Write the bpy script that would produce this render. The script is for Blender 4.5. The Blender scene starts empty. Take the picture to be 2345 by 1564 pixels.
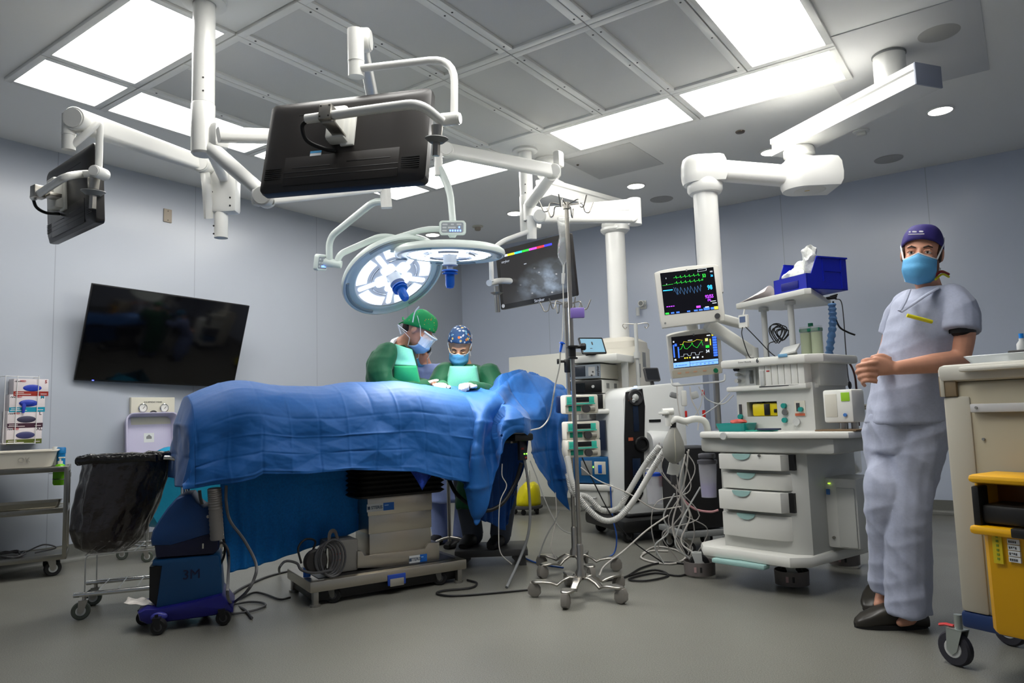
import bpy, bmesh, math, random
from mathutils import Vector, Matrix, noise
random.seed(7)
S = bpy.context.scene
COL = S.collection
PI = math.pi
def V(*a): return Vector(a) if len(a) > 1 else Vector(a[0])

# ------------------------------------------------------------------ camera
CAM = V(0, 0, 1.0)
FPX = 1661.0
_y, _p, _r = [math.radians(a) for a in (35.396, 5.611, -1.775)]
_fw = V(-math.sin(_y), math.cos(_y), 0); _rt = V(math.cos(_y), math.sin(_y), 0); _up = V(0, 0, 1)
FW = _fw*math.cos(_p) + _up*math.sin(_p)
_u2 = _up*math.cos(_p) - _fw*math.sin(_p)
RT = _rt*math.cos(_r) + _u2*math.sin(_r)
UP = _u2*math.cos(_r) - _rt*math.sin(_r)
cd = bpy.data.cameras.new('camera'); cam = bpy.data.objects.new('camera', cd); COL.objects.link(cam)
cd.sensor_width = 36; cd.lens = 36*FPX/2345; cd.clip_start = 0.05; cd.clip_end = 60
cam.matrix_world = Matrix(((RT.x, UP.x, -FW.x, CAM.x), (RT.y, UP.y, -FW.y, CAM.y), (RT.z, UP.z, -FW.z, CAM.z), (0, 0, 0, 1)))
S.camera = cam

# ------------------------------------------------------------------ world, exposure
w = bpy.data.worlds.new('world'); S.world = w; w.use_nodes = True
w.node_tree.nodes['Background'].inputs[0].default_value = (0.75, 0.82, 0.95, 1)
w.node_tree.nodes['Background'].inputs[1].default_value = 0.02
S.view_settings.view_transform = 'Standard'; S.view_settings.look = 'None'
S.view_settings.gamma = 1; S.view_settings.exposure = 0.15; S.view_settings.use_curve_mapping = False
PANEL_LIGHT = 13.0        # radiance of the ceiling light panels
DOWN_LIGHT = 14.0         # radiance of the round downlights

# ------------------------------------------------------------------ points in the room from places in the photograph
def ray(x, y): return RT*(x-1172.5) - UP*(y-782) + FW*FPX
def _pl(x, y, ax, val):
    d = ray(x, y); return CAM + d*((val-CAM[ax])/d[ax])
def pz(x, y, z=0.0): return _pl(x, y, 2, z)
def px(x, y, X): return _pl(x, y, 0, X)
def py(x, y, Y): return _pl(x, y, 1, Y)
def pd(x, y, D): return CAM + ray(x, y)*(D/FPX)
def pn(x, y, p0, n):
    d = ray(x, y); return CAM + d*(((V(p0)-CAM).dot(V(n)))/d.dot(V(n)))
def ov(x, y, p0):                 # on the upright plane through p0 that faces the lens
    return pn(x, y, V(p0[0], p0[1], 0), V(FW.x, FW.y, 0))
def depth(p): return (V(p)-CAM).dot(FW)

# ------------------------------------------------------------------ materials
def lin(c): return tuple((v/255/12.92 if v/255 <= .04045 else ((v/255+.055)/1.055)**2.4) for v in c) + (1.0,)
_mats = {}
def mat(name, rgb=(200, 200, 200), rough=.5, metal=0.0, emit=None, estr=1.0, trans=0.0, alpha=1.0, coat=0.0, bump=None, spec=.5, var=0.0, vscale=8.0, ior=1.45):
    if name in _mats: return _mats[name]
    m = bpy.data.materials.new(name); m.use_nodes = True
    nt = m.node_tree; b = nt.nodes['Principled BSDF']; L = nt.links.new
    b.inputs['Base Color'].default_value = lin(rgb)
    b.inputs['Roughness'].default_value = rough; b.inputs['Metallic'].default_value = metal
    b.inputs['Specular IOR Level'].default_value = spec; b.inputs['IOR'].default_value = ior
    if trans: b.inputs['Transmission Weight'].default_value = trans
    if alpha < 1: b.inputs['Alpha'].default_value = alpha
    if coat: b.inputs['Coat Weight'].default_value = coat; b.inputs['Coat Roughness'].default_value = .12
    if emit:
        b.inputs['Emission Color'].default_value = lin(emit); b.inputs['Emission Strength'].default_value = estr
    if var or bump:
        tc = nt.nodes.new('ShaderNodeTexCoord')
    if var:
        n = nt.nodes.new('ShaderNodeTexNoise'); n.inputs['Scale'].default_value = vscale; n.inputs['Detail'].default_value = 4
        L(tc.outputs['Object'], n.inputs['Vector'])
        mx = nt.nodes.new('ShaderNodeMix'); mx.data_type = 'RGBA'
        a = lin([max(0, c*(1-var)) for c in rgb]); bb = lin([min(255, c*(1+var)) for c in rgb])
        mx.inputs[6].default_value = a; mx.inputs[7].default_value = bb
        L(n.outputs['Fac'], mx.inputs[0]); L(mx.outputs[2], b.inputs['Base Color'])
    if bump:
        sc, st = bump
        n2 = nt.nodes.new('ShaderNodeTexNoise'); n2.inputs['Scale'].default_value = sc; n2.inputs['Detail'].default_value = 3
        L(tc.outputs['Object'], n2.inputs['Vector'])
        bp = nt.nodes.new('ShaderNodeBump'); bp.inputs['Strength'].default_value = st; bp.inputs['Distance'].default_value = .01
        L(n2.outputs['Fac'], bp.inputs['Height']); L(bp.outputs['Normal'], b.inputs['Normal'])
    _mats[name] = m; return m
WHITE = mat('white_paint', (228, 228, 224), .28, coat=.2)
WHITE2 = mat('white_plastic', (222, 222, 216), .4)
CREAM = mat('cream_plastic', (206, 203, 190), .42)
LGREY = mat('light_grey_plastic', (186, 188, 186), .45)
MGREY = mat('mid_grey_plastic', (128, 130, 130), .5)
DGREY = mat('dark_grey_plastic', (62, 62, 64), .5)
BLACK = mat('black_plastic', (16, 16, 17), .42)
RUBBER = mat('black_rubber', (20, 20, 21), .7)
STEEL = mat('brushed_steel', (176, 172, 164), .32, 1.0, bump=(60, .04))
CHROME = mat('chrome', (212, 212, 210), .12, 1.0)
TSTEEL = mat('table_steel', (186, 180, 168), .34, 1.0, bump=(40, .05))
BLUEP = mat('blue_plastic', (12, 92, 190), .35)

# ------------------------------------------------------------------ mesh building
def fr(c, x=(1, 0, 0), y=None, z=None):
    """matrix with origin c and axes; give x and z or x and y"""
    x = V(x).normalized()
    if z is not None:
        z = V(z).normalized(); y = z.cross(x).normalized(); z = x.cross(y)
    else:
        y = V(y) if y is not None else V(0, 0, 1).cross(x)
        y = (y - x*x.dot(y)).normalized(); z = x.cross(y)
    c = V(c)
    return Matrix(((x.x, y.x, z.x, c.x), (x.y, y.y, z.y, c.y), (x.z, y.z, z.z, c.z), (0, 0, 0, 1)))
def yaw(c, a): return Matrix.Translation(V(c)) @ Matrix.Rotation(a, 4, 'Z')
def zfr(p, d, ref=None):
    """frame at p whose z axis runs along d"""
    d = V(d).normalized(); ref = V(ref) if ref is not None else (V(0, 0, 1) if abs(d.z) < .9 else V(1, 0, 0))
    x = ref.cross(d).normalized(); y = d.cross(x)
    p = V(p)
    return Matrix(((x.x, y.x, d.x, p.x), (x.y, y.y, d.y, p.y), (x.z, y.z, d.z, p.z), (0, 0, 0, 1)))
class MB:
    def __init__(s, M=None): s.v = []; s.f = []; s.k = []; s.M = M or Matrix.Identity(4); s.mi = 0
    def add(s, vs, fs, M=None):
        T = s.M @ M if M is not None else s.M
        o = len(s.v); s.v += [T @ V(p) for p in vs]
        s.f += [tuple(i+o for i in f) for f in fs]; s.k += [s.mi]*len(fs); return s
    def bm(s, b, M=None):
        b.verts.ensure_lookup_table(); b.verts.index_update()
        s.add([v.co.copy() for v in b.verts], [[v.index for v in f.verts] for f in b.faces], M); b.free(); return s
    def box(s, c, size, bev=0, M=None, seg=2):
        b = bmesh.new(); bmesh.ops.create_cube(b, size=1)
        for v in b.verts: v.co = V(v.co.x*size[0], v.co.y*size[1], v.co.z*size[2])
        if bev: bmesh.ops.bevel(b, geom=b.edges[:], offset=min(bev, min(size)*.49), segments=seg, affect='EDGES', profile=.5)
        T = Matrix.Translation(V(c)); return s.bm(b, (M @ T) if M is not None else T)
    def span(s, a, b, bev=0):          # box between two corners
        a = V(a); b = V(b); return s.box((a+b)/2, [abs(q) for q in (b-a)], bev)
    def prism(s, poly, z0, z1, M=None, bev=0, hole=None):
        b = bmesh.new(); vs = [b.verts.new((p[0], p[1], z0)) for p in poly]; f = b.faces.new(vs)
        r = bmesh.ops.extrude_face_region(b, geom=[f])
        for e in r['geom']:
            if isinstance(e, bmesh.types.BMVert): e.co.z = z1
        bmesh.ops.recalc_face_normals(b, faces=b.faces[:])
        if bev:
            es = [e for e in b.edges if abs(e.verts[0].co.z-e.verts[1].co.z) < 1e-6]
            bmesh.ops.bevel(b, geom=es, offset=bev, segments=2, affect='EDGES', profile=.5)
        return s.bm(b, M)
    def rrect(s, w, h, r, z0, z1, M=None, bev=0, n=5):
        return s.prism(rr(w, h, r, n), z0, z1, M, bev)
    def cyl(s, p0, p1, r0, r1=None, n=20, cap=True):
        p0 = V(p0); p1 = V(p1); r1 = r0 if r1 is None else r1
        L = (p1-p0).length; return s.lathe([(r0, 0), (r1, L)], zfr(p0, p1-p0), n, cap)
    def lathe(s, prof, M=None, n=24, cap=True, a0=0, a1=2*PI):
        full = abs(a1-a0-2*PI) < 1e-6; m = n if full else n+1
        vs = []; fs = []
        for r, z in prof:
            for i in range(m):
                a = a0+(a1-a0)*i/n; vs.append((r*math.cos(a), r*math.sin(a), z))
        for j in range(len(prof)-1):
            for i in range(n if full else n):
                k = (i+1) % m
                fs.append((j*m+i, j*m+k, (j+1)*m+k, (j+1)*m+i))
        if cap and full:
            if prof[0][0] > 1e-6: fs.append(tuple(range(m-1, -1, -1)))
            if prof[-1][0] > 1e-6: fs.append(tuple(range((len(prof)-1)*m, len(prof)*m)))
        return s.add(vs, fs, M)
    def tube(s, pts, r, n=10, cap=True, bend=0, flat=None, closed=False):
        pts = [V(p) for p in pts]
        if bend: pts = fillet(pts, bend)
        N = len(pts); rs = r if isinstance(r, (list, tuple)) else [r]*N
        if len(rs) != N: rs = [rs[0]+(rs[-1]-rs[0])*i/(N-1) for i in range(N)]
        t = []
        for i in range(N):
            a = pts[(i-1) % N] if (closed or i) else pts[i]; b = pts[(i+1) % N] if (closed or i < N-1) else pts[i]
            d = (b-a); t.append(d.normalized() if d.length > 1e-9 else V(0, 0, 1))
        ref = V(0, 0, 1) if abs(t[0].z) < .9 else V(1, 0, 0)
        x = ref.cross(t[0]).normalized(); vs = []; fs = []
        for i in range(N):
            if i:
                ax = t[i-1].cross(t[i])
                if ax.length > 1e-8: x = Matrix.Rotation(t[i-1].angle(t[i]), 3, ax.normalized()) @ x
                x = (x - t[i]*x.dot(t[i])).normalized()
            y = t[i].cross(x)
            for k in range(n):
                a = 2*PI*k/n; fx, fy = (1, 1) if flat is None else flat
                vs.append(pts[i]+(x*math.cos(a)*fx+y*math.sin(a)*fy)*rs[i])
        for i in range(N if closed else N-1):
            j = (i+1) % N
            for k in range(n):
                q = (k+1) % n; fs.append((i*n+k, i*n+q, j*n+q, j*n+k))
        if cap and not closed: fs += [tuple(range(n-1, -1, -1)), tuple(range((N-1)*n, N*n))]
        return s.add(vs, fs)
    def ell(s, c, r, M=None, n=20, m=12):
        r = (r, r, r) if not isinstance(r, (list, tuple)) else r
        vs = [(0, 0, -1)]; fs = []
        for j in range(1, m):
            a = -PI/2+PI*j/m
            for i in range(n): b = 2*PI*i/n; vs.append((math.cos(a)*math.cos(b), math.cos(a)*math.sin(b), math.sin(a)))
        vs.append((0, 0, 1)); top = len(vs)-1
        for i in range(n):
            k = (i+1) % n; fs.append((0, 1+k, 1+i)); fs.append((top, 1+(m-2)*n+i, 1+(m-2)*n+k))
            for j in range(m-2): fs.append((1+j*n+i, 1+j*n+k, 1+(j+1)*n+k, 1+(j+1)*n+i))
        T = Matrix.Translation(V(c)) @ (M or Matrix.Identity(4)) @ Matrix.Diagonal((r[0], r[1], r[2], 1))
        return s.add(vs, fs, T)
    def loft(s, rings, cap=True, closed=True, M=None):
        n = len(rings[0]); vs = [p for R in rings for p in R]; fs = []
        for j in range(len(rings)-1):
            for i in range(n if closed else n-1):
                k = (i+1) % n; fs.append((j*n+i, j*n+k, (j+1)*n+k, (j+1)*n+i))
        if cap and closed: fs += [tuple(range(n-1, -1, -1)), tuple(range((len(rings)-1)*n, len(rings)*n))]
        return s.add(vs, fs, M)
    def quad(s, a, b, c, d): return s.add([a, b, c, d], [(0, 1, 2, 3)])
    def grid(s, rows, M=None): return s.loft(rows, cap=False, closed=False, M=M)
def rr(w, h, r, n=5):
    out = []
    for cx, cy, a in ((w/2-r, h/2-r, 0), (-w/2+r, h/2-r, PI/2), (-w/2+r, -h/2+r, PI), (w/2-r, -h/2+r, 3*PI/2)):
        for i in range(n+1): b = a+PI/2*i/n; out.append((cx+r*math.cos(b), cy+r*math.sin(b)))
    return out
def fillet(pts, R, n=6):
    out = [pts[0]]
    for i in range(1, len(pts)-1):
        a, b, c = pts[i-1], pts[i], pts[i+1]
        u = (a-b); v = (c-b); d = min(R, u.length*.48, v.length*.48); p = b+u.normalized()*d; q = b+v.normalized()*d
        for k in range(n+1):
            t = k/n; out.append(p*(1-t)**2+b*2*t*(1-t)+q*t*t)
    out.append(pts[-1]); return out
def spline(pts, n=8):
    pts = [V(p) for p in pts]; P = [pts[0]*2-pts[1]]+pts+[pts[-1]*2-pts[-2]]; out = []
    for i in range(1, len(P)-2):
        for k in range(n):
            t = k/n; a, b, c, d = P[i-1:i+3]
            out.append(((b*2)+(c-a)*t+(a*2-b*5+c*4-d)*t*t+(b*3-a-c*3+d)*t**3)*.5)
    out.append(pts[-1]); return out

_W = {}
def root_matrix(o): return _W.get(o.name, Matrix.Identity(4))
def thing(name, label, cat, loc, group=None, rz=0.0):
    o = bpy.data.objects.new(name, None); COL.objects.link(o)
    o.empty_display_size = .1; o.location = V(loc); o.rotation_euler = (0, 0, rz)
    o['label'] = label; o['category'] = cat
    if group: o['group'] = group
    _W[o.name] = yaw(loc, rz); return o
def _mesh(name, mb, ms, inv, smooth):
    me = bpy.data.meshes.new(name); me.from_pydata([inv @ p for p in mb.v], [], mb.f)
    for m in (ms if isinstance(ms, (list, tuple)) else [ms]): me.materials.append(m)
    me.polygons.foreach_set('material_index', mb.k)
    me.validate(); me.update()
    if smooth:
        me.polygons.foreach_set('use_smooth', [True]*len(me.polygons))
        me.set_sharp_from_angle(angle=math.radians(smooth))
    return me
def part(name, mb, ms, parent, label=None, stuff=False, smooth=38):
    W = root_matrix(parent); me = _mesh(name, mb, ms, W.inverted(), smooth)
    o = bpy.data.objects.new(name, me); COL.objects.link(o); o.parent = parent; _W[o.name] = W
    if label: o['label'] = label
    if stuff: o['kind'] = 'stuff'
    return o
def solo(name, mb, ms, label, cat, loc=None, group=None, kind=None, smooth=38):
    if loc is None:
        n = len(mb.v); loc = V(sum(p.x for p in mb.v)/n, sum(p.y for p in mb.v)/n, min(p.z for p in mb.v))
    me = _mesh(name, mb, ms, Matrix.Translation(V(loc)).inverted(), smooth)
    o = bpy.data.objects.new(name, me); COL.objects.link(o); o.location = V(loc); _W[o.name] = Matrix.Translation(V(loc))
    o['label'] = label; o['category'] = cat
    if group: o['group'] = group
    if kind: o['kind'] = kind
    return o
def struct(name, mb, ms, smooth=38):
    me = _mesh(name, mb, ms, Matrix.Identity(4), smooth)
    o = bpy.data.objects.new(name, me); COL.objects.link(o); o['kind'] = 'structure'; return o
def copy_tree(o, loc, rz, label, group=None, par=None):
    c = o.copy(); COL.objects.link(c)
    if par is None:
        c.location = V(loc); c.rotation_euler = (0, 0, rz); c['label'] = label
        if group: c['group'] = group
    else: c.parent = par
    for ch in [q for q in bpy.data.objects if q.parent == o]: copy_tree(ch, None, None, None, None, c)
    return c
def mod_solid(o, t, off=0.0):
    m = o.modifiers.new('thickness', 'SOLIDIFY'); m.thickness = t; m.offset = off; return o
def mod_sub(o, n=1):
    m = o.modifiers.new('smooth', 'SUBSURF'); m.levels = n; m.render_levels = n; return o
def text_mb(mb, body, M, size, depth_=.0006, bold=False, align='CENTER'):
    cu = bpy.data.curves.new('t', 'FONT'); cu.body = body; cu.size = size; cu.align_x = align; cu.align_y = 'CENTER'
    cu.extrude = depth_; cu.resolution_u = 2
    if bold: cu.offset = size*.025
    ob = bpy.data.objects.new('t', cu)
    me = bpy.data.meshes.new_from_object(ob)
    mb.add([v.co.copy() for v in me.vertices], [tuple(p.vertices) for p in me.polygons], M)
    bpy.data.meshes.remove(me); bpy.data.objects.remove(ob); bpy.data.curves.remove(cu); return mb
# ------------------------------------------------------------------ room shell
H = 3.10; XL = -5.93; YB = 7.42; YB2 = 7.25; XS = -2.75; XR = 2.2; YN = -1.6
def wall_material(name, axis, seams, rgb=(150, 160, 178)):
    m = bpy.data.materials.new(name); m.use_nodes = True; nt = m.node_tree; b = nt.nodes['Principled BSDF']; L = nt.links.new
    b.inputs['Roughness'].default_value = .27; b.inputs['Specular IOR Level'].default_value = .55
    tc = nt.nodes.new('ShaderNodeTexCoord'); sp = nt.nodes.new('ShaderNodeSeparateXYZ'); L(tc.outputs['Object'], sp.inputs[0])
    n = nt.nodes.new('ShaderNodeTexNoise'); n.inputs['Scale'].default_value = 1.6; n.inputs['Detail'].default_value = 2; L(tc.outputs['Object'], n.inputs['Vector'])
    bp = nt.nodes.new('ShaderNodeBump'); bp.inputs['Strength'].default_value = .05; bp.inputs['Distance'].default_value = .05
    L(n.outputs['Fac'], bp.inputs['Height']); L(bp.outputs['Normal'], b.inputs['Normal'])
    cur = None
    for s in seams:                                     # welded seams between the vinyl sheets
        a = nt.nodes.new('ShaderNodeMath'); a.operation = 'SUBTRACT'; a.inputs[1].default_value = s; L(sp.outputs[axis], a.inputs[0])
        c = nt.nodes.new('ShaderNodeMath'); c.operation = 'ABSOLUTE'; L(a.outputs[0], c.inputs[0])
        d = nt.nodes.new('ShaderNodeMath'); d.operation = 'LESS_THAN'; d.inputs[1].default_value = .0035; L(c.outputs[0], d.inputs[0])
        if cur is None: cur = d
        else:
            e = nt.nodes.new('ShaderNodeMath'); e.operation = 'ADD'; L(cur.outputs[0], e.inputs[0]); L(d.outputs[0], e.inputs[1]); cur = e
    mx = nt.nodes.new('ShaderNodeMix'); mx.data_type = 'RGBA'; mx.inputs[6].default_value = lin(rgb); mx.inputs[7].default_value = lin([c*.88 for c in rgb])
    L(cur.outputs[0], mx.inputs[0]); L(mx.outputs[2], b.inputs['Base Color'])
    return m
WL = wall_material('vinyl_wall_left', 'Y', [px(120, 800, XL).y, px(447, 520, XL).y, px(447, 520, XL).y+1.35, px(447, 520, XL).y+2.7, .9], (176, 182, 192))
WB = wall_material('vinyl_wall_back', 'X', [-4.6, -3.6, -1.9, -.62, .6, 1.7], (188, 197, 214))
struct('wall_left', MB().box((XL-.05, (YN+YB)/2, H/2), (.1, YB-YN+.2, H)), WL)
b = MB(); b.box(((XL+XS)/2, YB2+.1, H/2), (XS-XL, .2, H)); b.box(((XS+XR)/2, YB+.05, H/2), (XR-XS, .1, H)); struct('wall_back', b, WB)
struct('wall_right', MB().box((XR+.05, (YN+YB)/2, H/2), (.1, YB-YN+.2, H)), WB)
struct('wall_front', MB().box(((XL+XR)/2, YN-.05, H/2), (XR-XL+.2, .1, H)), WB)
fm = bpy.data.materials.new('vinyl_floor'); fm.use_nodes = True; nt = fm.node_tree; b_ = nt.nodes['Principled BSDF']; L = nt.links.new
tc = nt.nodes.new('ShaderNodeTexCoord')
n1 = nt.nodes.new('ShaderNodeTexNoise'); n1.inputs['Scale'].default_value = 220; n1.inputs['Detail'].default_value = 2; L(tc.outputs['Object'], n1.inputs['Vector'])
n3 = nt.nodes.new('ShaderNodeTexNoise'); n3.inputs['Scale'].default_value = 2.2; n3.inputs['Detail'].default_value = 5; L(tc.outputs['Object'], n3.inputs['Vector'])
cr = nt.nodes.new('ShaderNodeValToRGB'); cr.color_ramp.elements[0].position = .32; cr.color_ramp.elements[0].color = lin((90, 90, 84)); cr.color_ramp.elements[1].position = .72; cr.color_ramp.elements[1].color = lin((136, 135, 127))
L(n1.outputs['Fac'], cr.inputs[0]); L(cr.outputs[0], b_.inputs['Base Color'])
mr = nt.nodes.new('ShaderNodeMapRange'); mr.inputs[3].default_value = .26; mr.inputs[4].default_value = .44; L(n3.outputs['Fac'], mr.inputs[0]); L(mr.outputs[0], b_.inputs['Roughness'])
bp = nt.nodes.new('ShaderNodeBump'); bp.inputs['Strength'].default_value = .12; bp.inputs['Distance'].default_value = .002; L(n1.outputs['Fac'], bp.inputs['Height']); L(bp.outputs['Normal'], b_.inputs['Normal'])
struct('floor', MB().box(((XL+XR)/2, (YN+YB)/2, -.05), (XR-XL, YB-YN, .1)), fm)
struct('ceiling', MB().box(((XL+XR)/2, (YN+YB)/2, H+.05), (XR-XL, YB-YN, .1)), mat('ceiling_paint', (236, 236, 234), .6))
def cove(p0, p1, nrm, h=.125, r=.045):
    """coved vinyl skirting along the foot of a wall"""
    p0 = V(p0); p1 = V(p1); n_ = V(nrm); prof = [(0, h), (.004, h)]
    prof = [(.004, h), (.004, r)]+[(.004+r-r*math.cos(a), r-r*math.sin(a)) for a in [PI/2*i/6 for i in range(1, 7)]]
    rows = [[p+n_*a+V(0, 0, z+.001) for a, z in prof] for p in (p0, p1)]
    return MB().grid(rows)
COVE = mat('cove_vinyl', (104, 105, 100), .4, var=.06, vscale=150)
struct('baseboard_left', cove((XL, YN, 0), (XL, YB, 0), (1, 0, 0)), COVE)
b = cove((XS, YB, 0), (XR, YB, 0), (0, -1, 0)); b2 = cove((XL, YB2, 0), (XS, YB2, 0), (0, -1, 0)); b.add(b2.v, b2.f); struct('baseboard_back', b, COVE)
struct('baseboard_right', cove((XR, YB, 0), (XR, YN, 0), (-1, 0, 0)), COVE)
# low boxed-out section in the far corner
b = MB().span((-4.6, 6.4, 0), (-3.75, YB2+.01, 1.60), .006); struct('trim_1', b, mat('cream_panel', (204, 204, 196), .35))
struct('baseboard_trim', cove((-4.6, 6.4, 0), (-3.75, 6.4, 0), (0, -1, 0)), COVE)

# ------------------------------------------------------------------ ceiling grid: light panels and air filter panels
GX = lambda k: -0.767-.5135*k
RY = [1.66, 2.21, 3.325, 4.44, 4.99]
DIFF = mat('lit_diffuser', (255, 255, 255), .5, emit=(255, 253, 248), estr=PANEL_LIGHT)
FILT = mat('perforated_filter', (206, 206, 204), .7, bump=(900, .25), var=.05, vscale=700)
def ring(mb, x0, x1, y0, y1, w_, z0, z1):
    mb.span((x0, y0, z0), (x1, y0+w_, z1), .002); mb.span((x0, y1-w_, z0), (x1, y1, z1), .002)
    mb.span((x0, y0+w_, z0), (x0+w_, y1-w_, z1), .002); mb.span((x1-w_, y0+w_, z0), (x1, y1-w_, z1), .002)
def light_panel(x0, x1, y0, y1, label, group=None):
    g = .004
    t = thing('ceiling_light', label, 'ceiling light', ((x0+x1)/2, (y0+y1)/2, H), group)
    f = MB(); ring(f, x0+g, x1-g, y0+g, y1-g, .040, H-.022, H-.001); part('frame', f, WHITE, t)
    part('diffuser', MB().span((x0+.046, y0+.046, H-.012), (x1-.046, y1-.046, H-.002)), DIFF, t)
g0 = 'light panels beyond the frame of the grid'
light_panel(GX(8), GX(7), RY[0], RY[1], 'small square lit ceiling panel at the near left corner of the grid')
light_panel(GX(7), GX(5), RY[0], RY[1], 'wide lit ceiling panel just left of the monitor pendant column')
light_panel(GX(4), GX(2), RY[0], RY[1], 'lit ceiling panel above the near edge of the grid, overhead', g0)
light_panel(GX(2), GX(0), RY[0], RY[1], 'lit ceiling panel above the near edge of the grid, overhead', g0)
light_panel(GX(8), GX(7), RY[1], RY[2], 'long narrow lit panel beside the left wall, behind the monitor column')
light_panel(GX(8), GX(7), RY[2], RY[3], 'narrow lit panel on the left grid edge, half hidden by the central monitor')
light_panel(GX(8), GX(7), RY[3], RY[4], 'small lit panel in the far left grid corner above the lower lamp arm')
light_panel(GX(7), GX(5), RY[3], RY[4], 'wide lit panel on the far edge, crossed by the surgical lamp arm')
light_panel(GX(4), GX(2), RY[3], RY[4], 'lit panel on the far grid edge above the infusion stand')
light_panel(GX(2), GX(0), RY[3], RY[4], 'widest lit panel in the far right corner of the grid')
light_panel(GX(1), GX(0), RY[2], RY[3], 'tall bright panel at the top right, on the right grid edge')
light_panel(GX(1), GX(0), RY[1], RY[2], 'lit ceiling panel on the right grid edge, overhead', None)
SCREW = mat('screw', (60, 60, 60), .4, .8)
for i in range(6):
    for j in (1, 2):
        x1, x0, y0, y1 = GX(1+i)-.003, GX(2+i)+.003, RY[j]+.003, RY[j+1]-.003
        col = ['sixth', 'fifth', 'fourth', 'third', 'second', 'first'][i]
        t = thing('air_filter_panel', 'grey perforated air filter panel, %s column from the left, %s row of the grid' % (col, 'near' if j == 1 else 'far'), 'ceiling panel', ((x0+x1)/2, (y0+y1)/2, H), 'air filter panels in the ceiling')
        f = MB(); ring(f, x0, x1, y0, y1, .045, H-.024, H-.001)
        f.mi = 1
        for sx in (x0+.022, x1-.022):
            for sy in (y0+.10, y1-.10, (y0+y1)/2): f.cyl((sx, sy, H-.0255), (sx, sy, H-.023), .006, n=8)
        part('frame', f, [WHITE, SCREW], t)
        part('filter_mesh', MB().span((x0+.045, y0+.045, H-.008), (x1-.045, y1-.045, H-.001)), FILT, t)
for (a, b2, lab) in ((5, 4, 'blank white panel where the near pendant column is fixed'),):
    solo('blank_panel', MB().span((GX(5)+.004, RY[0]+.004, H-.012), (GX(4)-.004, RY[1]-.004, H-.001), .002), WHITE, lab, 'ceiling panel')
solo('blank_panel', MB().span((GX(5)+.004, RY[3]+.004, H-.012), (GX(4)-.004, RY[4]-.004, H-.001), .002), WHITE, 'blank white panel where the far pendant column is fixed', 'ceiling panel')
DL = mat('lit_downlight', (255, 255, 255), .5, emit=(255, 250, 240), estr=DOWN_LIGHT)
for (p, lab) in (((-.372, 6.0), 'round recessed downlight on the ceiling above the standing man'), ((-2.877, 6.145), 'round downlight between the two pendant columns'),
                 ((-1.60, 6.06), 'round downlight half hidden by the slanting pendant beam'), ((-5.53, 6.25), 'round downlight in the far corner, just above the surgical lamps'),
                 ((-4.28, 6.15), 'round downlight peeking out left of the far pendant column')):
    t = thing('downlight', lab, 'downlight', (p[0], p[1], H), None)
    part('trim_ring', MB(Matrix.Translation((p[0], p[1], H-.012))).lathe([(.076, .004), (.079, 0), (.086, 0), (.09, .010)], n=36), WHITE, t)
    part('lamp_face', MB(Matrix.Translation((p[0], p[1], H-.010))).lathe([(0, 0), (.077, 0), (.077, .008)], n=36, cap=False), DL, t)
for (q, lab) in (((2035, 364), 'round loudspeaker grille in the ceiling near the right wall'), ((1515, 456), 'round ceiling grille behind the right pendant column'), ((2150, 74), 'round ceiling grille beside the right pendant mount')):
    p = pz(q[0], q[1], H)
    solo('speaker_grille', MB(Matrix.Translation((p.x, p.y, H-.008))).lathe([(0, 0), (.10, 0), (.112, .003), (.115, .007)], n=40), mat('ceiling_grille', (176, 175, 172), .6, bump=(900, .3)), lab, 'grille')
p = pz(1972, 300, H); t = thing('smoke_detector', 'white rectangular detector on the ceiling above the right pendant beam', 'detector', p)
part('base_plate', MB(Matrix.Translation((p.x, p.y, H-.012))).lathe([(.05, 0), (.06, .004), (.06, .011)], n=28), WHITE, t)
part('sensor_head', MB().box((p.x, p.y, H-.024), (.07, .05, .028), .006), WHITE2, t)
p = pz(1094, 518, H); t = thing('smoke_detector', 'round cream smoke detector on the ceiling right of the lamp controls', 'detector', p)
part('base_plate', MB(Matrix.Translation((p.x, p.y, H-.016))).lathe([(.05, 0), (.062, .006), (.062, .015)], n=28), CREAM, t)
part('sensor_head', MB(Matrix.Translation((p.x, p.y, H-.05))).lathe([(.026, 0), (.034, .008), (.036, .034)], n=24), mat('detector_head', (170, 160, 145), .5), t)
for q, lab in (((1695, 301), 'small dark sprinkler rose on the ceiling right of the light panels'), ((1323, 376), 'tiny dark ceiling sensor right of the far pendant column')):
    p = pz(q[0], q[1], H); sz = .036 if q[0] > 1500 else .012
    solo('ceiling_sprinkler', MB(Matrix.Translation((p.x, p.y, H-.014))).lathe([(sz*.5, 0), (sz*.9, .004), (sz, .013)], n=24), mat('bronze', (110, 100, 90), .4, .6), lab, 'sprinkler')
# access hatches: thin raised plates in the ceiling
p = pz(2110, 90, H)
solo('ceiling_hatch', MB().span((-.90, 4.35, H-.006), (-.05, 5.45, H-.0005), .002), mat('hatch_paint', (214, 214, 214), .5), 'large white ceiling plate around the right pendant mount', 'ceiling panel')
a, c = pz(1420, 404, H), pz(1180, 470, H)
solo('ceiling_hatch', MB().span((-3.05, 5.1, H-.004), (-2.42, 5.75, H-.0005), .001), mat('hatch_paint2', (206, 206, 204), .6), 'flat access hatch in the ceiling behind the far pendant column', 'ceiling panel')
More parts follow.
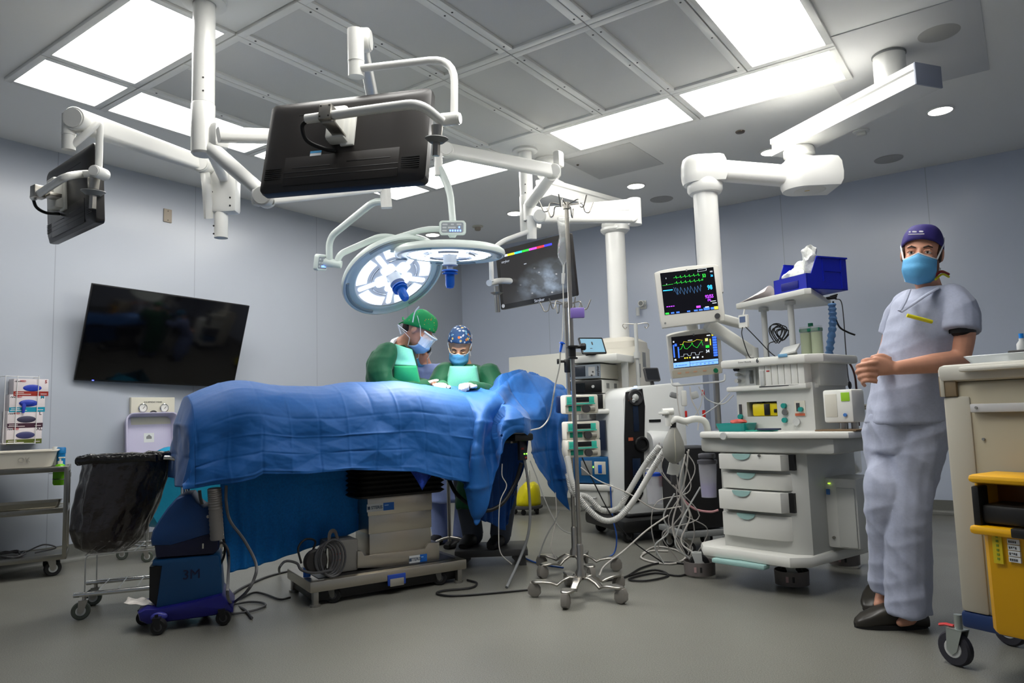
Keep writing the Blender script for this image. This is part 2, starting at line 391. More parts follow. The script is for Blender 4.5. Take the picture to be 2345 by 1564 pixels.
# ------------------------------------------------------------------ ceiling pendants
def beam(mb, A, B, w0, h0, w1=None, h1=None, r=.3, ref=(0, 0, 1)):
    """rounded rectangular arm from A to B; width w, height h at each end"""
    w1 = w0 if w1 is None else w1; h1 = h0 if h1 is None else h1
    A = V(A); B = V(B); d = B-A; T0 = zfr(A, d, ref); L_ = d.length
    rings = []
    for z, w_, h_ in ((0, w0, h0), (L_, w1, h1)):
        rings.append([V(p[0], p[1], z) for p in rr(w_, h_, min(w_, h_)*r, 4)])
    return mb.loft(rings, M=T0)
def joint(mb, c, axis, r, half, lip=True):
    """round pivot with a raised cover at each end"""
    a = V(axis).normalized(); c = V(c)
    prof = [(r*.75, -half-.006), (r*.8, -half-.006), (r*.82, -half), (r*.93, -half), (r, -half+.006), (r, half-.006), (r*.93, half), (r*.82, half), (r*.8, half+.006), (r*.75, half+.006)]
    return mb.lathe(prof, zfr(c, a), 28)
def screws(mb, pts, nrm, r=.0045):
    for p in pts: mb.cyl(V(p)-V(nrm)*.002, V(p)+V(nrm)*.0015, r, n=8)
TOCAM = -FW
SC2 = mat('screw_dark', (50, 48, 46), .4, .7)

# near column, carrying two monitor arms and the lower lamp's arm
c1 = V(-3.190, 1.936, 0)
def onc(p0, y, x): return ov(x, y, p0)
t = thing('ceiling_pendant', 'white ceiling pendant column at upper left with three jointed arms', 'ceiling pendant', (c1.x, c1.y, H))
b = MB(Matrix.Translation(c1))
b.lathe([(.105, H-.012), (.105, H-.03), (.09, H-.034), (.056, H-.034)], n=36, cap=False)
part('ceiling_flange', b, WHITE, t)
b = MB(Matrix.Translation(c1)); b.lathe([(.0, 2.555), (.053, 2.555), (.053, H-.02)], n=36, cap=False); part('column', b, WHITE, t)
b = MB(Matrix.Translation(c1))
b.lathe([(.0, 2.295), (.045, 2.295), (.054, 2.305), (.056, 2.44), (.056, 2.548), (.051, 2.556)], n=36, cap=False)
hubdir = V(RT.x, RT.y, 0).normalized(); back = V(FW.x, FW.y, 0).normalized()
b.box(V(0, 0, 0)+hubdir*.075+V(0, 0, 2.385), (.09, .09, .13), .03, M=None)
b.mi = 1
for q in ((465, 188), (465, 218), (455, 266), (455, 318)):
    p = ov(q[0], q[1], c1); nn = V(CAM.x-c1.x, CAM.y-c1.y, 0).normalized(); s_ = b.M; b.M = Matrix.Identity(4)
    screws(b, [p+nn*.054], nn, .0045); b.M = s_
part('hub', b, [WHITE, SC2], t)
# arm behind the central monitor
a0 = pd(500, 309, 3.27); e1 = pd(868, 318, 3.75); k1 = pd(828, 92, 3.1)
b = MB(); beam(b, a0, e1, .055, .066); joint(b, e1+V(0, 0, .0), (0, 0, 1), .055, .06); part('extension_arm', b, WHITE, t)
b = MB(); beam(b, e1+V(0, 0, .05), k1+V(0, 0, -.01), .055, .075, .045, .06); joint(b, k1, RT, .05, .036); part('spring_arm', b, WHITE, t)
b = MB(); p0, p1 = pd(814, 68, 3.03), pd(816, 176, 3.03); b.cyl(p0, p1, .034, n=28); b.lathe([(.0355, 0), (.0355, .004)], zfr(p0.lerp(p1, .66), p1-p0), 28); part('knuckle', b, WHITE, t)
# arm to the left monitor
bx = pd(515, 420, 4.2)
b = MB(); beam(b, c1+V(0, 0, 2.40)+back*.03, V(bx.x, bx.y, 2.40), .055, .066); part('extension_arm', b, WHITE, t)
b = MB(); Tm = fr(bx, V(RT.x, RT.y, 0), z=V(0, 0, 1))
top = ov(515, 372, bx).z; bot = ov(515, 490, bx).z
b.M = Tm; b.box((.004, 0, (top+bot)/2-bx.z), (.155, .09, top-bot), .022); b.M = Matrix.Identity(4)
pb = ov(505, 545, bx); b.cyl((bx.x-.02*RT.x, bx.y-.02*RT.y, bot+.01), (bx.x-.02*RT.x, bx.y-.02*RT.y, pb.z), .038, n=28)
b.mi = 1; screws(b, [ov(q[0], q[1], bx)+TOCAM*.047 for q in ((493, 443), (534, 456), (534, 474), (497, 520), (497, 538))], V(TOCAM.x, TOCAM.y, 0), .005)
part('spindle_housing', b, [WHITE, SC2], t)
jr = pd(466, 377, 4.12); jl = pd(181, 277, 3.62)
b = MB(); beam(b, jr, jl, .06, .085, .07, .115); joint(b, jr, TOCAM, .052, .045); joint(b, jl, TOCAM, .058, .05)
b.tube([jr+V(0, 0, 0), jr+V(.02, .01, -.13), pd(478, 500, 4.15)], .03, bend=.05, flat=(1, .6)); part('spring_arm', b, WHITE, t)
b = MB(); p0, p1 = pd(158, 262, 3.6), pd(157, 343, 3.6); b.cyl(p0, p1, .031, n=28); b.lathe([(.033, 0), (.033, .005)], zfr(p0.lerp(p1, .55), p1-p0), 28); part('knuckle', b, WHITE, t)
# arm to the lower lamp
e2 = pd(606, 452, 3.34); f2 = pd(872, 427, 4.45)
b = MB(); b.tube([c1+V(0, 0, 2.33)+hubdir*.04, e2+V(0, 0, .01)], [.038, .033], n=16); part('extension_arm', b, WHITE, t)
b = MB(); joint(b, e2, TOCAM, .046, .04); b.box(e2-RT*.03, (.05, .05, .08), .015, M=None); beam(b, e2+RT*.02, f2, .05, .070, .05, .066); joint(b, f2, TOCAM, .04, .034); part('spring_arm', b, WHITE, t)
b = MB(); b.cyl(pd(874, 415, 4.45)+RT*.02, pd(878, 476, 4.45)+RT*.02, .045, n=4); b.cyl(pd(874, 435, 4.45)+RT*.02, pd(878, 474, 4.45)+RT*.02, .034, n=20); part('knuckle', b, WHITE, t)

# far column, carrying the upper lamp and the far monitor
c2 = V(-3.135, 4.671, 0)
t = thing('ceiling_pendant', 'white ceiling pendant column in the middle, behind the infusion stand', 'ceiling pendant', (c2.x, c2.y, H))
b = MB(Matrix.Translation(c2)); b.lathe([(.1, H-.012), (.1, H-.03), (.08, H-.036), (.056, H-.036)], n=36, cap=False); part('ceiling_flange', b, WHITE, t)
b = MB(Matrix.Translation(c2)); b.lathe([(0, 2.71), (.053, 2.71), (.053, H-.02)], n=36, cap=False); part('column', b, WHITE, t)
b = MB(Matrix.Translation(c2)); b.lathe([(0, 2.41), (.05, 2.41), (.057, 2.42), (.057, 2.70), (.052, 2.71)], n=36, cap=False)
b.M = Matrix.Identity(4); b.box(ov(1222, 500, c2)+TOCAM*.02, (.10, .10, .19), .03)
b.mi = 1; nn = V(CAM.x-c2.x, CAM.y-c2.y, 0).normalized(); screws(b, [ov(1203, y, c2)+nn*.0565 for y in (427, 446, 511)], nn, .005)
part('hub', b, [WHITE, SC2], t)
d0 = ov(1212, 472, c2)+TOCAM*.06; d1 = pd(1252, 415, 5.3); d2 = pd(1268, 392, 5.2); d3 = pd(1023, 344, 4.75)
b = MB(); b.tube([d0, d1, d1+(d1-d0)*.25], .045, n=16); b.tube([d0+V(0, 0, -.13), d0], .05, n=16); part('extension_arm', b, WHITE, t)
b = MB(); beam(b, d2, d3, .062, .098, .06, .092); joint(b, d2, TOCAM, .048, .04); joint(b, d3, TOCAM, .047, .036); b.box(pd(1279, 365, 5.25), (.06, .08, .12), .02); part('spring_arm', b, WHITE, t)
b = MB(); b.cyl(pd(1004, 352, 4.7), pd(1004, 402, 4.7), .026, n=20); part('knuckle', b, WHITE, t)
el = pd(1452, 470, 5.75); h0 = ov(1222, 490, c2)
b = MB(); beam(b, h0, el, .07, .09, .07, .10); part('extension_arm', b, WHITE, t)
b = MB(); s0 = pd(1447, 497, 5.65); s1 = pd(1236, 496, 5.1)
b.cyl(el+V(0, 0, .05), V(el.x, el.y, s0.z-.04), .055, n=24); beam(b, s0, s1, .07, .09, .07, .095); joint(b, s0, TOCAM, .046, .04); joint(b, s1, TOCAM, .047, .042); part('spring_arm', b, WHITE, t)
b = MB(); b.cyl(pd(1218, 495, 5.12), pd(1218, 548, 5.12), .034, n=24); part('knuckle', b, WHITE, t)

# heavy pendant with a broad rail, carrying the equipment tower column
c3 = V(-3.11, 4.985, 0)
t = thing('equipment_pendant', 'heavy ceiling pendant with ribbed beam and thick white column in the middle', 'ceiling pendant', (c3.x, c3.y, H))
b = MB(Matrix.Translation(c3)); b.lathe([(.115, H-.012), (.115, H-.025), (.1, H-.03), (.098, H-.15), (.07, H-.19), (.07, H-.26)], n=40, cap=False); part('ceiling_mount', b, WHITE, t)
def rail(mb, A, B, w_=.17, h_=.13):
    T0 = zfr(A, V(B)-V(A)); L_ = (V(B)-V(A)).length
    prof = [(-w_/2, -h_/2), (w_/2, -h_/2), (w_/2, -h_*.22), (w_/2-.012, -h_*.17), (w_/2-.012, h_*.17), (w_/2, h_*.22), (w_/2, h_/2), (-w_/2, h_/2), (-w_/2, h_*.22), (-w_/2+.012, h_*.17), (-w_/2+.012, -h_*.17), (-w_/2, -h_*.22)]
    return mb.prism(prof, 0, L_, T0)
ra, rb = V(-3.09, 4.86, 2.80), V(-2.89, 5.86, 2.80)
b = MB(); rail(b, ra, rb); b.box(ra+V(0, .1, .07), (.16, .2, .05), .01); part('beam', b, WHITE, t)
pc = V(-2.62, 5.52, 0)
pc = pd(1411, 600, 6.55); pc.z = 0
b = MB(); b.cyl((rb.x, rb.y-.06, 2.735), (rb.x, rb.y-.06, 2.60), .085, n=32); beam(b, (rb.x, rb.y-.06, 2.66), (pc.x, pc.y, 2.66), .15, .11); b.ell((pc.x, pc.y, 2.66), (.12, .12, .07)); part('swivel_arm', b, WHITE, t)
b = MB(Matrix.Translation(pc)); zb = ov(1425, 775, pc).z
b.lathe([(.0, 2.63), (.128, 2.63), (.128, 2.61), (.11, 2.59), (.088, 2.585), (.088, zb)], n=40, cap=False); part('column', b, WHITE, t)
PCZ = zb

# right pendant: slanting beam, two housings, column
c4 = V(-.537, 4.795, 0)
t = thing('equipment_pendant', 'white ceiling pendant at upper right with slanting beam and round housings', 'ceiling pendant', (c4.x, c4.y, H))
b = MB(Matrix.Translation(c4)); b.lathe([(.0, 2.82), (.090, 2.82), (.090, H-.02), (.095, H-.008)], n=40, cap=False)
b.mi = 1; b.lathe([(.092, H-.022), (.095, H-.018), (.095, H-.009)], n=40, cap=False); part('ceiling_mount', b, [WHITE, MGREY], t)
ra, rb = V(-.42, 4.52, 2.765), pz(1790, 342, 2.765)
ra = ra + (ra-rb).normalized()*.12
b = MB(); rail(b, ra, rb, .19, .12); b.span((c4.x-.09, c4.y-.09, 2.82), (c4.x+.09, c4.y+.09, 2.85), .01); part('beam', b, WHITE, t)
dv = (ra-rb).normalized(); sd = V(-dv.y, dv.x, 0)
b = MB(); b.M = fr(ra+dv*.004, sd, y=V(0, 0, 1)); b.box((0, 0, 0), (.195, .125, .012), .003); part('end_cap', b, mat('end_cap_grey', (150, 156, 172), .45), t)
jc = pd(1832, 378, 4.85)
b = MB(); zt = 2.70
b.lathe([(.085, 0), (.1, .02), (.1, .06), (.085, .075), (.1, .09), (.1, .13), (.08, .16)], Matrix.Translation((jc.x, jc.y, jc.z-.03)), 36); b.cyl((jc.x, jc.y, jc.z+.1), (jc.x, jc.y, 2.71), .06, n=24); part('swivel_joint', b, WHITE, t)
def housing(c, ax, L_=.30, w_=.24, h_=.2):
    """rounded pendant knuckle: a half drum with a rounded nose and flat tail"""
    mb = MB(fr(c, ax, z=V(0, 0, 1))); n_ = 14; rings = []
    for z, s_ in ((-h_/2, .90), (-h_/2+.03, .98), (-.02, 1.0), (h_/2-.05, .97), (h_/2-.015, .88), (h_/2, .7)):
        poly = [(-w_/2*s_*math.sin(PI*i/n_)-L_*.15, w_/2*s_*math.cos(PI*i/n_)) for i in range(n_+1)]
        poly += [(L_*.5*s_, -w_/2*s_), (L_*.5*s_, w_/2*s_)]
        rings.append([V(p[0], p[1], z) for p in poly])
    mb.loft(rings); return mb
hc = pd(1852, 402, 4.68); ha = pd(1612, 392, 4.72)
axd = V((hc-ha).x, (hc-ha).y, 0).normalized()
b = housing(hc, axd, .34, .26, .20); part('housing', b, WHITE, t)
b = MB(Matrix.Translation(hc+V(0, 0, -.105))); b.lathe([(0, 0), (.085, 0), (.10, .006)], n=30, cap=False); b.mi = 1; b.box((-.01, -.03, -.0005), (.03, .008, .002)); part('service_cover', b, [WHITE2, mat('yellow_label', (214, 180, 70), .5)], t)
b = housing(ha, axd, .25, .22, .18); b.M = Matrix.Identity(4); part('housing', b, WHITE, t)
b = MB(); beam(b, ha+axd*.09, hc-axd*.12, .13, .125); part('arm', b, WHITE, t)
pcr = V(ha.x, ha.y, 0)
zb2 = 1.72
b = MB(Matrix.Translation(pcr)); zt = ov(1612, 430, pcr).z
b.lathe([(.0, zt+.07), (.07, zt+.07), (.105, zt+.045), (.112, zt+.02), (.112, zt-.02), (.10, zt-.04), (.077, zt-.045), (.077, zb2)], n=40, cap=False); part('column', b, WHITE, t)
PCR = pcr

# ------------------------------------------------------------------ monitors on arms
MON = mat('monitor_shell', (34, 31, 30), .38, coat=.1); SCRN = mat('dark_screen', (6, 7, 9), .12)
STICK = mat('white_sticker', (220, 224, 226), .5); BSTICK = mat('blue_sticker', (70, 150, 200), .5)
def ringpts(w_, h_, r, z): return [V(p[0], p[1], z) for p in rr(w_, h_, r, 4)]
def monitor_shell(T0, w_=.72, h_=.42):
    b = MB(T0); b.loft([ringpts(w_, h_, .02, -.055), ringpts(w_+.004, h_+.004, .022, -.03), ringpts(w_, h_, .024, -.014), ringpts(w_*.93, h_*.90, .03, 0), ringpts(w_*.60, h_*.80, .03, .004)])
    v = MB(T0)
    for i in range(3): v.box((-.0, h_*.43-.020*i-.006, .0015-.004*(2-i)*.6), (w_*.60, .007, .006), .002)
    for x0, y0, ln in ((-.13, -.115, .17), (.12, -.105, .19), (-.0, -.135, .5), (-.0, -.158, .5)): v.box((x0*w_/.72, y0*h_/.42, .002), (ln, .007, .006), .002)
    for sx in (-1, 1):
        for i in range(6): v.box((sx*w_*.415, -.11-.009*i, .0015), (.075, .0035, .004))
    return b, v
def arm_monitor(T0, label, bar, tube, jnt, stem, block, bracket, cable, sticker=True):
    c = T0.translation
    t = thing('monitor', label, 'monitor', c, 'monitors hanging from the near pendant')
    b, v = monitor_shell(T0); sh = part('casing', b, MON, t); part('vent_slots', v, BLACK, sh)
    part('screen', MB(T0).rrect(.70, .40, .012, -.0575, -.0545), SCRN, t)
    pl_ = MB(T0); pl_.box((0, -.128, .0035), (.50, .13, .002), .0008); part('rear_panel', pl_, MON, t)
    if sticker:
        s_ = MB(T0); s_.box((-.115, -.055, .0045), (.05, .022, .0015)); s_.mi = 1; s_.box((-.115, -.049, .0048), (.05, .010, .0016)); part('sticker', s_, [STICK, BSTICK], t)
    part('yoke_tube', MB().tube(tube[0], tube[1], 14, bend=tube[2]), WHITE, t)
    part('handle_bar', MB().tube(bar[0], bar[1], 16, bend=bar[2]), WHITE, t)
    j = MB(); joint(j, jnt[0], jnt[1], jnt[2], jnt[3]); part('yoke_joint', j, WHITE, t)
    p, q, s_ = stem; d = (q-p).normalized()
    st = MB(); st.cyl(p, p+d*.05*s_, .026*s_, .022*s_, 20); st.cyl(p+d*.02*s_, q, .0165*s_, n=6); part('stem', st, STEEL, t)
    st = MB(); st.lathe([(.02*s_, -.012*s_), (.03*s_, -.012*s_), (.052*s_, .006*s_), (.05*s_, .010*s_), (.02*s_, .012*s_)], zfr(p.lerp(q, .48), -d), 28); part('handle_disc', st, MGREY, t)
    part('clamp', block, [STEEL, SC2], t); part('mount_bracket', bracket, WHITE2, t)
    part('cable', MB().tube(spline(cable), .0085, 10), RUBBER, t)
    return t
T2 = fr((-2.192, 1.946, 2.128), (.924, .382, -.02), y=(-.059, .195, .979)); n2 = T2.to_3x3() @ V(0, 0, 1)
def on2(x, y, d): return pn(x, y, T2.translation+n2*d, n2)
P = on2
bl = MB(fr(P(752, 270, .125), T2.to_3x3() @ V(1, 0, 0), y=T2.to_3x3() @ V(0, 1, 0))); bl.box((0, .008, .01), (.052, .066, .05), .003); bl.box((.012, -.03, -.035), (.05, .012, .11), .002)
bl.mi = 1
for a_ in (-.018, .018):
    for b_ in (-.014, .032): bl.cyl((a_, b_, .033), (a_, b_, .0365), .0035, n=8)
br = MB(T2); q = T2.inverted() @ P(778, 290, .02)
br.box((q.x, q.y, .03), (.085, .15, .06), .012); br.box((q.x+.035, q.y, .008), (.06, .17, .014), .005)
arm_monitor(T2, 'black flat monitor seen from behind at top centre, hung on a white bent tube',
    ([P(701, 273, .135), P(850, 251, .14), P(962, 236, .15), pd(1012, 278, 2.80)], .0185, .16),
    ([pd(826, 157, 3.02), pd(920, 146, 2.98), pd(1040, 128, 2.92), pd(1040, 268, 2.86)], [.0155]*30, .16) if False else ([pd(826, 157, 3.02), pd(920, 146, 2.98), pd(1041, 132, 2.92), pd(1040, 268, 2.86)], .0155, .17),
    (pd(1030, 273, 2.86), RT*.93+FW*-.25, .026, .038), (pd(1001, 288, 2.80), pd(999, 357, 2.80), .88), bl, br,
    [P(703, 276, .135), P(692, 290, .13), P(703, 322, .10), P(740, 340, .05), P(768, 346, .01)])
T1 = fr((-4.215, 1.764, 2.262), (.995, -.094, -.014), y=(.009, -.051, .999)); n1_ = T1.to_3x3() @ V(0, 0, 1)
def on1(x, y, d): return pn(x, y, T1.translation+n1_*d, n1_)
P = on1
bl = MB(fr(P(88, 440, .13), V(1, 0, 0), y=V(0, 0, 1))); bl.box((0, 0, 0), (.06, .065, .06), .003); bl.box((.05, -.02, -.05), (.08, .02, .06), .002); bl.mi = 1
br = MB(T1); q = T1.inverted() @ P(130, 445, .03); br.box((q.x, q.y, .035), (.11, .17, .06), .012); br.box((q.x+.04, q.y, .01), (.08, .19, .016), .005)
arm_monitor(T1, 'black flat monitor turned edge-on at far left, hung on a white bent tube',
    ([P(77, 452, .13), P(150, 404, .14), pd(190, 398, 3.78), pd(224, 398, 3.68)], .0195, .10),
    ([pd(160, 337, 3.6), pd(205, 300, 3.62), pd(229, 276, 3.66), pd(226, 392, 3.68)], .0175, .1),
    (pd(228, 396, 3.66), TOCAM, .03, .05), (pd(215, 408, 3.72), pd(212, 478, 3.72), 1.12), bl, br,
    [P(76, 456, .13), P(84, 475, .12), P(105, 487, .06), P(136, 490, .01)], sticker=False)

# far monitor with the live picture
T3 = fr((-2.777, 4.205, 1.978), (.998, -.051, .036), y=(-.039, -.059, .998)); R3 = T3.to_3x3()
t = thing('monitor', 'monitor on the far arm showing an endoscopic picture under a coloured bar', 'monitor', T3.translation)
b = MB(T3); b.loft([ringpts(.66, .435, .012, 0), ringpts(.66, .435, .014, -.03), ringpts(.6, .38, .02, -.055)]); part('casing', b, MON, t)
def screen_mat(name, build):
    m = bpy.data.materials.new(name); m.use_nodes = True; nt = m.node_tree; bs = nt.nodes['Principled BSDF']
    bs.inputs['Base Color'].default_value = (.006, .006, .007, 1); bs.inputs['Roughness'].default_value = .2
    build(nt, bs); return m
def endo(nt, bs):
    L = nt.links.new; tc = nt.nodes.new('ShaderNodeTexCoord'); mp = nt.nodes.new('ShaderNodeMapping'); L(tc.outputs['Generated'], mp.inputs['Vector'])
    mp.inputs['Location'].default_value = (-.72, 0, -.28); mp.inputs['Scale'].default_value = (1, 0, 1)
    g = nt.nodes.new('ShaderNodeTexGradient'); g.gradient_type = 'SPHERICAL'
    mp2 = nt.nodes.new('ShaderNodeMapping'); mp2.inputs['Scale'].default_value = (2.0, 1, 2.2); L(mp.outputs[0], mp2.inputs[0]); L(mp2.outputs[0], g.inputs['Vector'])
    v = nt.nodes.new('ShaderNodeTexVoronoi'); v.inputs['Scale'].default_value = 9; L(tc.outputs['Generated'], v.inputs['Vector'])
    n = nt.nodes.new('ShaderNodeTexNoise'); n.inputs['Scale'].default_value = 5; n.inputs['Detail'].default_value = 8; L(tc.outputs['Generated'], n.inputs['Vector'])
    c1_ = nt.nodes.new('ShaderNodeValToRGB'); c1_.color_ramp.elements[0].color = (1, 1, 1, 1); c1_.color_ramp.elements[1].position = .18; c1_.color_ramp.elements[1].color = (0, 0, 0, 1); L(v.outputs['Distance'], c1_.inputs[0])
    c2_ = nt.nodes.new('ShaderNodeValToRGB'); c2_.color_ramp.elements[0].position = .42; c2_.color_ramp.elements[0].color = (.05, .06, .07, 1); c2_.color_ramp.elements[1].position = .7; c2_.color_ramp.elements[1].color = (.22, .28, .36, 1); L(n.outputs['Fac'], c2_.inputs[0])
    ad = nt.nodes.new('ShaderNodeMix'); ad.data_type = 'RGBA'; ad.blend_type = 'ADD'; ad.inputs[0].default_value = .7; L(c2_.outputs[0], ad.inputs[6]); L(c1_.outputs[0], ad.inputs[7])
    mu = nt.nodes.new('ShaderNodeMix'); mu.data_type = 'RGBA'; mu.blend_type = 'MULTIPLY'; mu.inputs[0].default_value = 1; L(ad.outputs[2], mu.inputs[6]); L(g.outputs['Fac'], mu.inputs[7])
    a2 = nt.nodes.new('ShaderNodeMix'); a2.data_type = 'RGBA'; a2.blend_type = 'ADD'; a2.inputs[0].default_value = 1; a2.inputs[7].default_value = (.018, .017, .017, 1); L(mu.outputs[2], a2.inputs[6])
    L(a2.outputs[2], bs.inputs['Emission Color']); bs.inputs['Emission Strength'].default_value = 1.5
sc = part('screen', MB(T3).box((.0, .0, .0005), (.60, .365, .002)), screen_mat('endoscope_picture', endo), t)
def glow(name, rgb, s=1.6): return mat('glow_'+name, rgb, .5, emit=rgb, estr=s)
cols = [('white', (230, 240, 255)), ('yellow', (235, 225, 30)), ('cyan', (40, 190, 225)), ('green', (30, 200, 50)), ('magenta', (215, 60, 215)), ('red', (230, 40, 50)), ('blue', (50, 50, 225))]
b = MB(T3)
for i in range(7): b.mi = i; b.box((-.255+.066*i+(.02 if i == 0 else 0), .168, .0018), (.066 if i else .026, .014, .0012))
part('colour_bar', b, [glow(n_, c_) for n_, c_ in cols], sc)
b = MB(T3); text_mb(b, 'stryker', T3.inverted() @ T3 @ Matrix.Translation((-.245, .125, .0018)), .026); text_mb(b, 'Stryker', Matrix.Translation((.02, -.201, .0008)), .03); b.box((-.07, .075, .0018), (.022, .006, .001)); part('lettering', b, glow('grey_text', (170, 175, 185), .7), sc)
b = MB(T3 @ Matrix.Translation((-.305, -.192, .0008))); b.lathe([(.0, 0), (.014, 0), (.014, .001)], n=20, cap=False); part('badge', b, mat('white_print', (225, 225, 225), .5), t)
b = MB(); b.tube([pd(1216, 528, 5.12), pd(1150, 552, 5.05), pd(1124, 575, 5.0), pd(1126, 645, 4.98)], .016, 12, bend=.12); part('yoke_tube', b, WHITE, t)
b = MB(); b.tube([pd(1120, 648, 4.97), pd(1150, 642, 5.25), T3 @ V(-.1, -.05, -.10)], .022, 12, bend=.1); part('handle_bar', b, WHITE, t)
b = MB(); b.cyl(pd(1136, 655, 5.03), pd(1140, 715, 5.03), .018, n=10); b.lathe([(.02, -.01), (.045, .004), (.02, .01)], zfr(pd(1138, 672, 5.03), (0, 0, 1)), 24); part('stem', b, STEEL, t)
b = MB(T3); b.box((-.05, -.02, -.085), (.12, .15, .07), .01); part('mount_bracket', b, WHITE2, t)

# ------------------------------------------------------------------ surgical lamps
RIM = mat('lamp_rim', (212, 222, 218), .3, coat=.2); LENS = mat('lamp_lens', (255, 255, 255), .3, emit=(236, 244, 255), estr=2.4)
REFL = mat('lamp_reflector', (190, 196, 205), .15, .6); GLOW = mat('lamp_glass_field', (150, 160, 175), .25, emit=(225, 236, 250), estr=.30); HBLUE = mat('handle_blue', (14, 100, 200), .3)
def lamp_head(t, T0, R, rot=0):
    """T0: z axis runs out of the light; R outer radius"""
    g = .75*R; T0 = T0 @ Matrix.Rotation(rot, 4, 'Z')
    b = MB(T0)
    b.lathe([(0, -.075), (R*.45, -.07), (R*.80, -.05), (R*.93, -.042), (R*.985, -.028), (R, -.010), (R*.985, .006), (R*.955, .010), (R*.93, .004), (R*.90, .001), (R*.86, .004), (g+.012, .008), (g+.004, .004)], n=72, cap=False)
    rim = part('rim', b, RIM, t)
    for k in range(3):                                   # long grip slots round the rim
        a = 2*PI*k/3+.5; gr = MB(T0)
        gr.tube([V(R*.905*math.cos(a+.62*(i/12-.5)*2), R*.905*math.sin(a+.62*(i/12-.5)*2), .006) for i in range(13)], .012, 8, flat=(1, .55))
        part('grip_slot', gr, mat('rim_slot', (150, 158, 158), .35), rim)
    b = MB(T0); b.lathe([(0, -.004), (g+.006, -.004), (g+.006, -.02)], n=60, cap=False); fld = part('glass_field', b, GLOW, t)
    rf = MB(T0)
    for k in range(5):
        a = 2*PI*k/5
        rf.tube([V(g*.60*math.cos(a+.40*(i/8-.5)*2), g*.60*math.sin(a+.40*(i/8-.5)*2), -.002) for i in range(9)], .013*R/.35, 8, flat=(.4, 1))
    part('reflector', rf, REFL, fld)
    for k in range(5):
        a = 2*PI*k/5; m = MB(T0)
        def sect(r0, r1, da0, da1, z):
            pin = [(r0*math.cos(a+da0+(da1-da0)*i/8), r0*math.sin(a+da0+(da1-da0)*i/8)) for i in range(9)]
            pout = [(r1*math.cos(a+da0+(da1-da0)*i/8), r1*math.sin(a+da0+(da1-da0)*i/8)) for i in range(9)]
            m.prism(pin+pout[::-1], -.003, z)
        sect(g*.71, g*.975, -.44, .44, .001)
        m.rrect(g*.45, g*.13, g*.05, -.003, .002, Matrix.Rotation(a+PI/5, 4, 'Z') @ Matrix.Translation((g*.72, 0, 0)))
        m.rrect(g*.30, g*.36, g*.10, -.003, .002, Matrix.Rotation(a+PI/5, 4, 'Z') @ Matrix.Translation((g*.34, 0, 0)))
        part('lens_segment', m, LENS, fld)
    b = MB(T0); b.lathe([(.048, 0), (.043, .012), (.042, .055), (.05, .058), (.05, .066), (.02, .07), (.02, .095)], n=28); hub = part('hub', b, mat('lamp_hub', (205, 210, 214), .35), t)
    b = MB(T0); b.lathe([(.022, .092), (.05, .095), (.052, .103), (.038, .106), (.038, .112), (.05, .115), (.048, .121), (.03, .124), (.029, .19), (.022, .208), (.0, .213)], n=28); part('sterile_handle', b, HBLUE, t)
    return T0
def lamp_spot(name, T0, power, size, off=.24):
    ld = bpy.data.lights.new(name, 'SPOT'); ld.energy = power; ld.spot_size = math.radians(size); ld.spot_blend = .9; ld.shadow_soft_size = .16; ld.color = (1, .97, .92)
    o = bpy.data.objects.new(name, ld); COL.objects.link(o)
    d = T0.to_3x3() @ V(0, 0, 1); p = T0.translation + d*off
    o.matrix_world = zfr(p, -d); return o
LEDB = glow('blue_led', (90, 130, 255), 5)
def control(t, T0, w_, h_):
    b = MB(T0); b.loft([ringpts(w_, h_, .018, -.03), ringpts(w_, h_, .02, -.004), ringpts(w_*.95, h_*.92, .016, 0)]); cp = part('control_box', b, RIM, t)
    b = MB(T0); b.rrect(w_*.84, h_*.74, .012, 0, .0015); part('key_panel', b, mat('key_grey', (140, 146, 152), .5), cp)
    b = MB(T0)
    for i in range(5): b.box((w_*(-.08+.095*i), -h_*.22, .002), (w_*.05, h_*.11, .002))
    b.box((w_*.26, h_*.02, .002), (w_*.05, h_*.1, .002)); part('indicator_led', b, LEDB, cp)
    b = MB(T0)
    for x_, y_, l_ in ((-.28, .22, .2), (.25, .22, .18), (-.3, 0, .16), (-.02, .0, .3), (-.3, -.22, .18), (0, .22, .12)): b.rrect(w_*l_, h_*.10, h_*.04, .0015, .0022, Matrix.Translation((w_*x_, h_*y_, 0)))
    part('key_marks', b, mat('key_light', (190, 194, 198), .5), cp)
k_ = 4.6/4.3
CL2 = V(-2.927, 3.469, 2.006); RL2 = .352
t = thing('surgical_lamp', 'upper round surgical lamp, nearly level, below the control panel', 'surgical lamp', CL2, None)
T0 = zfr(CL2, (-.055, .033, -.998), (0, 1, 0)); lamp_head(t, T0, RL2, .3)
lamp_spot('lamp_beam', T0, 48, 118)
b = MB(); b.tube([pd(1005, 385, 4.7), pd(1014, 400, 4.7), pd(1031, 440, 4.66), pd(1037, 508, 4.6)], [.026, .022], 14, bend=.2); part('hanger_tube', b, RIM, t)
control(t, fr(pd(1036, 521, 4.52), RT, y=UP), .165, .088)
b = MB(); b.cyl(pd(1036, 538, 4.58), pd(1036, 544, 4.58), .03, .018, 16); b.tube([pd(1020, 525, 4.58), pd(975, 524, 4.6), pd(905, 545, 4.62), pd(892, 556, 4.62), pd(891, 576, 4.62)], .0175, 14, bend=.12); part('yoke_tube', b, RIM, t)
b = MB(); b.cyl(pd(884, 570, 4.62), pd(918, 570, 4.6), .024, n=20); part('yoke_joint', b, RIM, t)
CL1 = V(-3.367, 3.413, 1.918); RL1 = .354
t = thing('surgical_lamp', 'lower round surgical lamp, tilted so its lit face shows fully', 'surgical lamp', CL1, None)
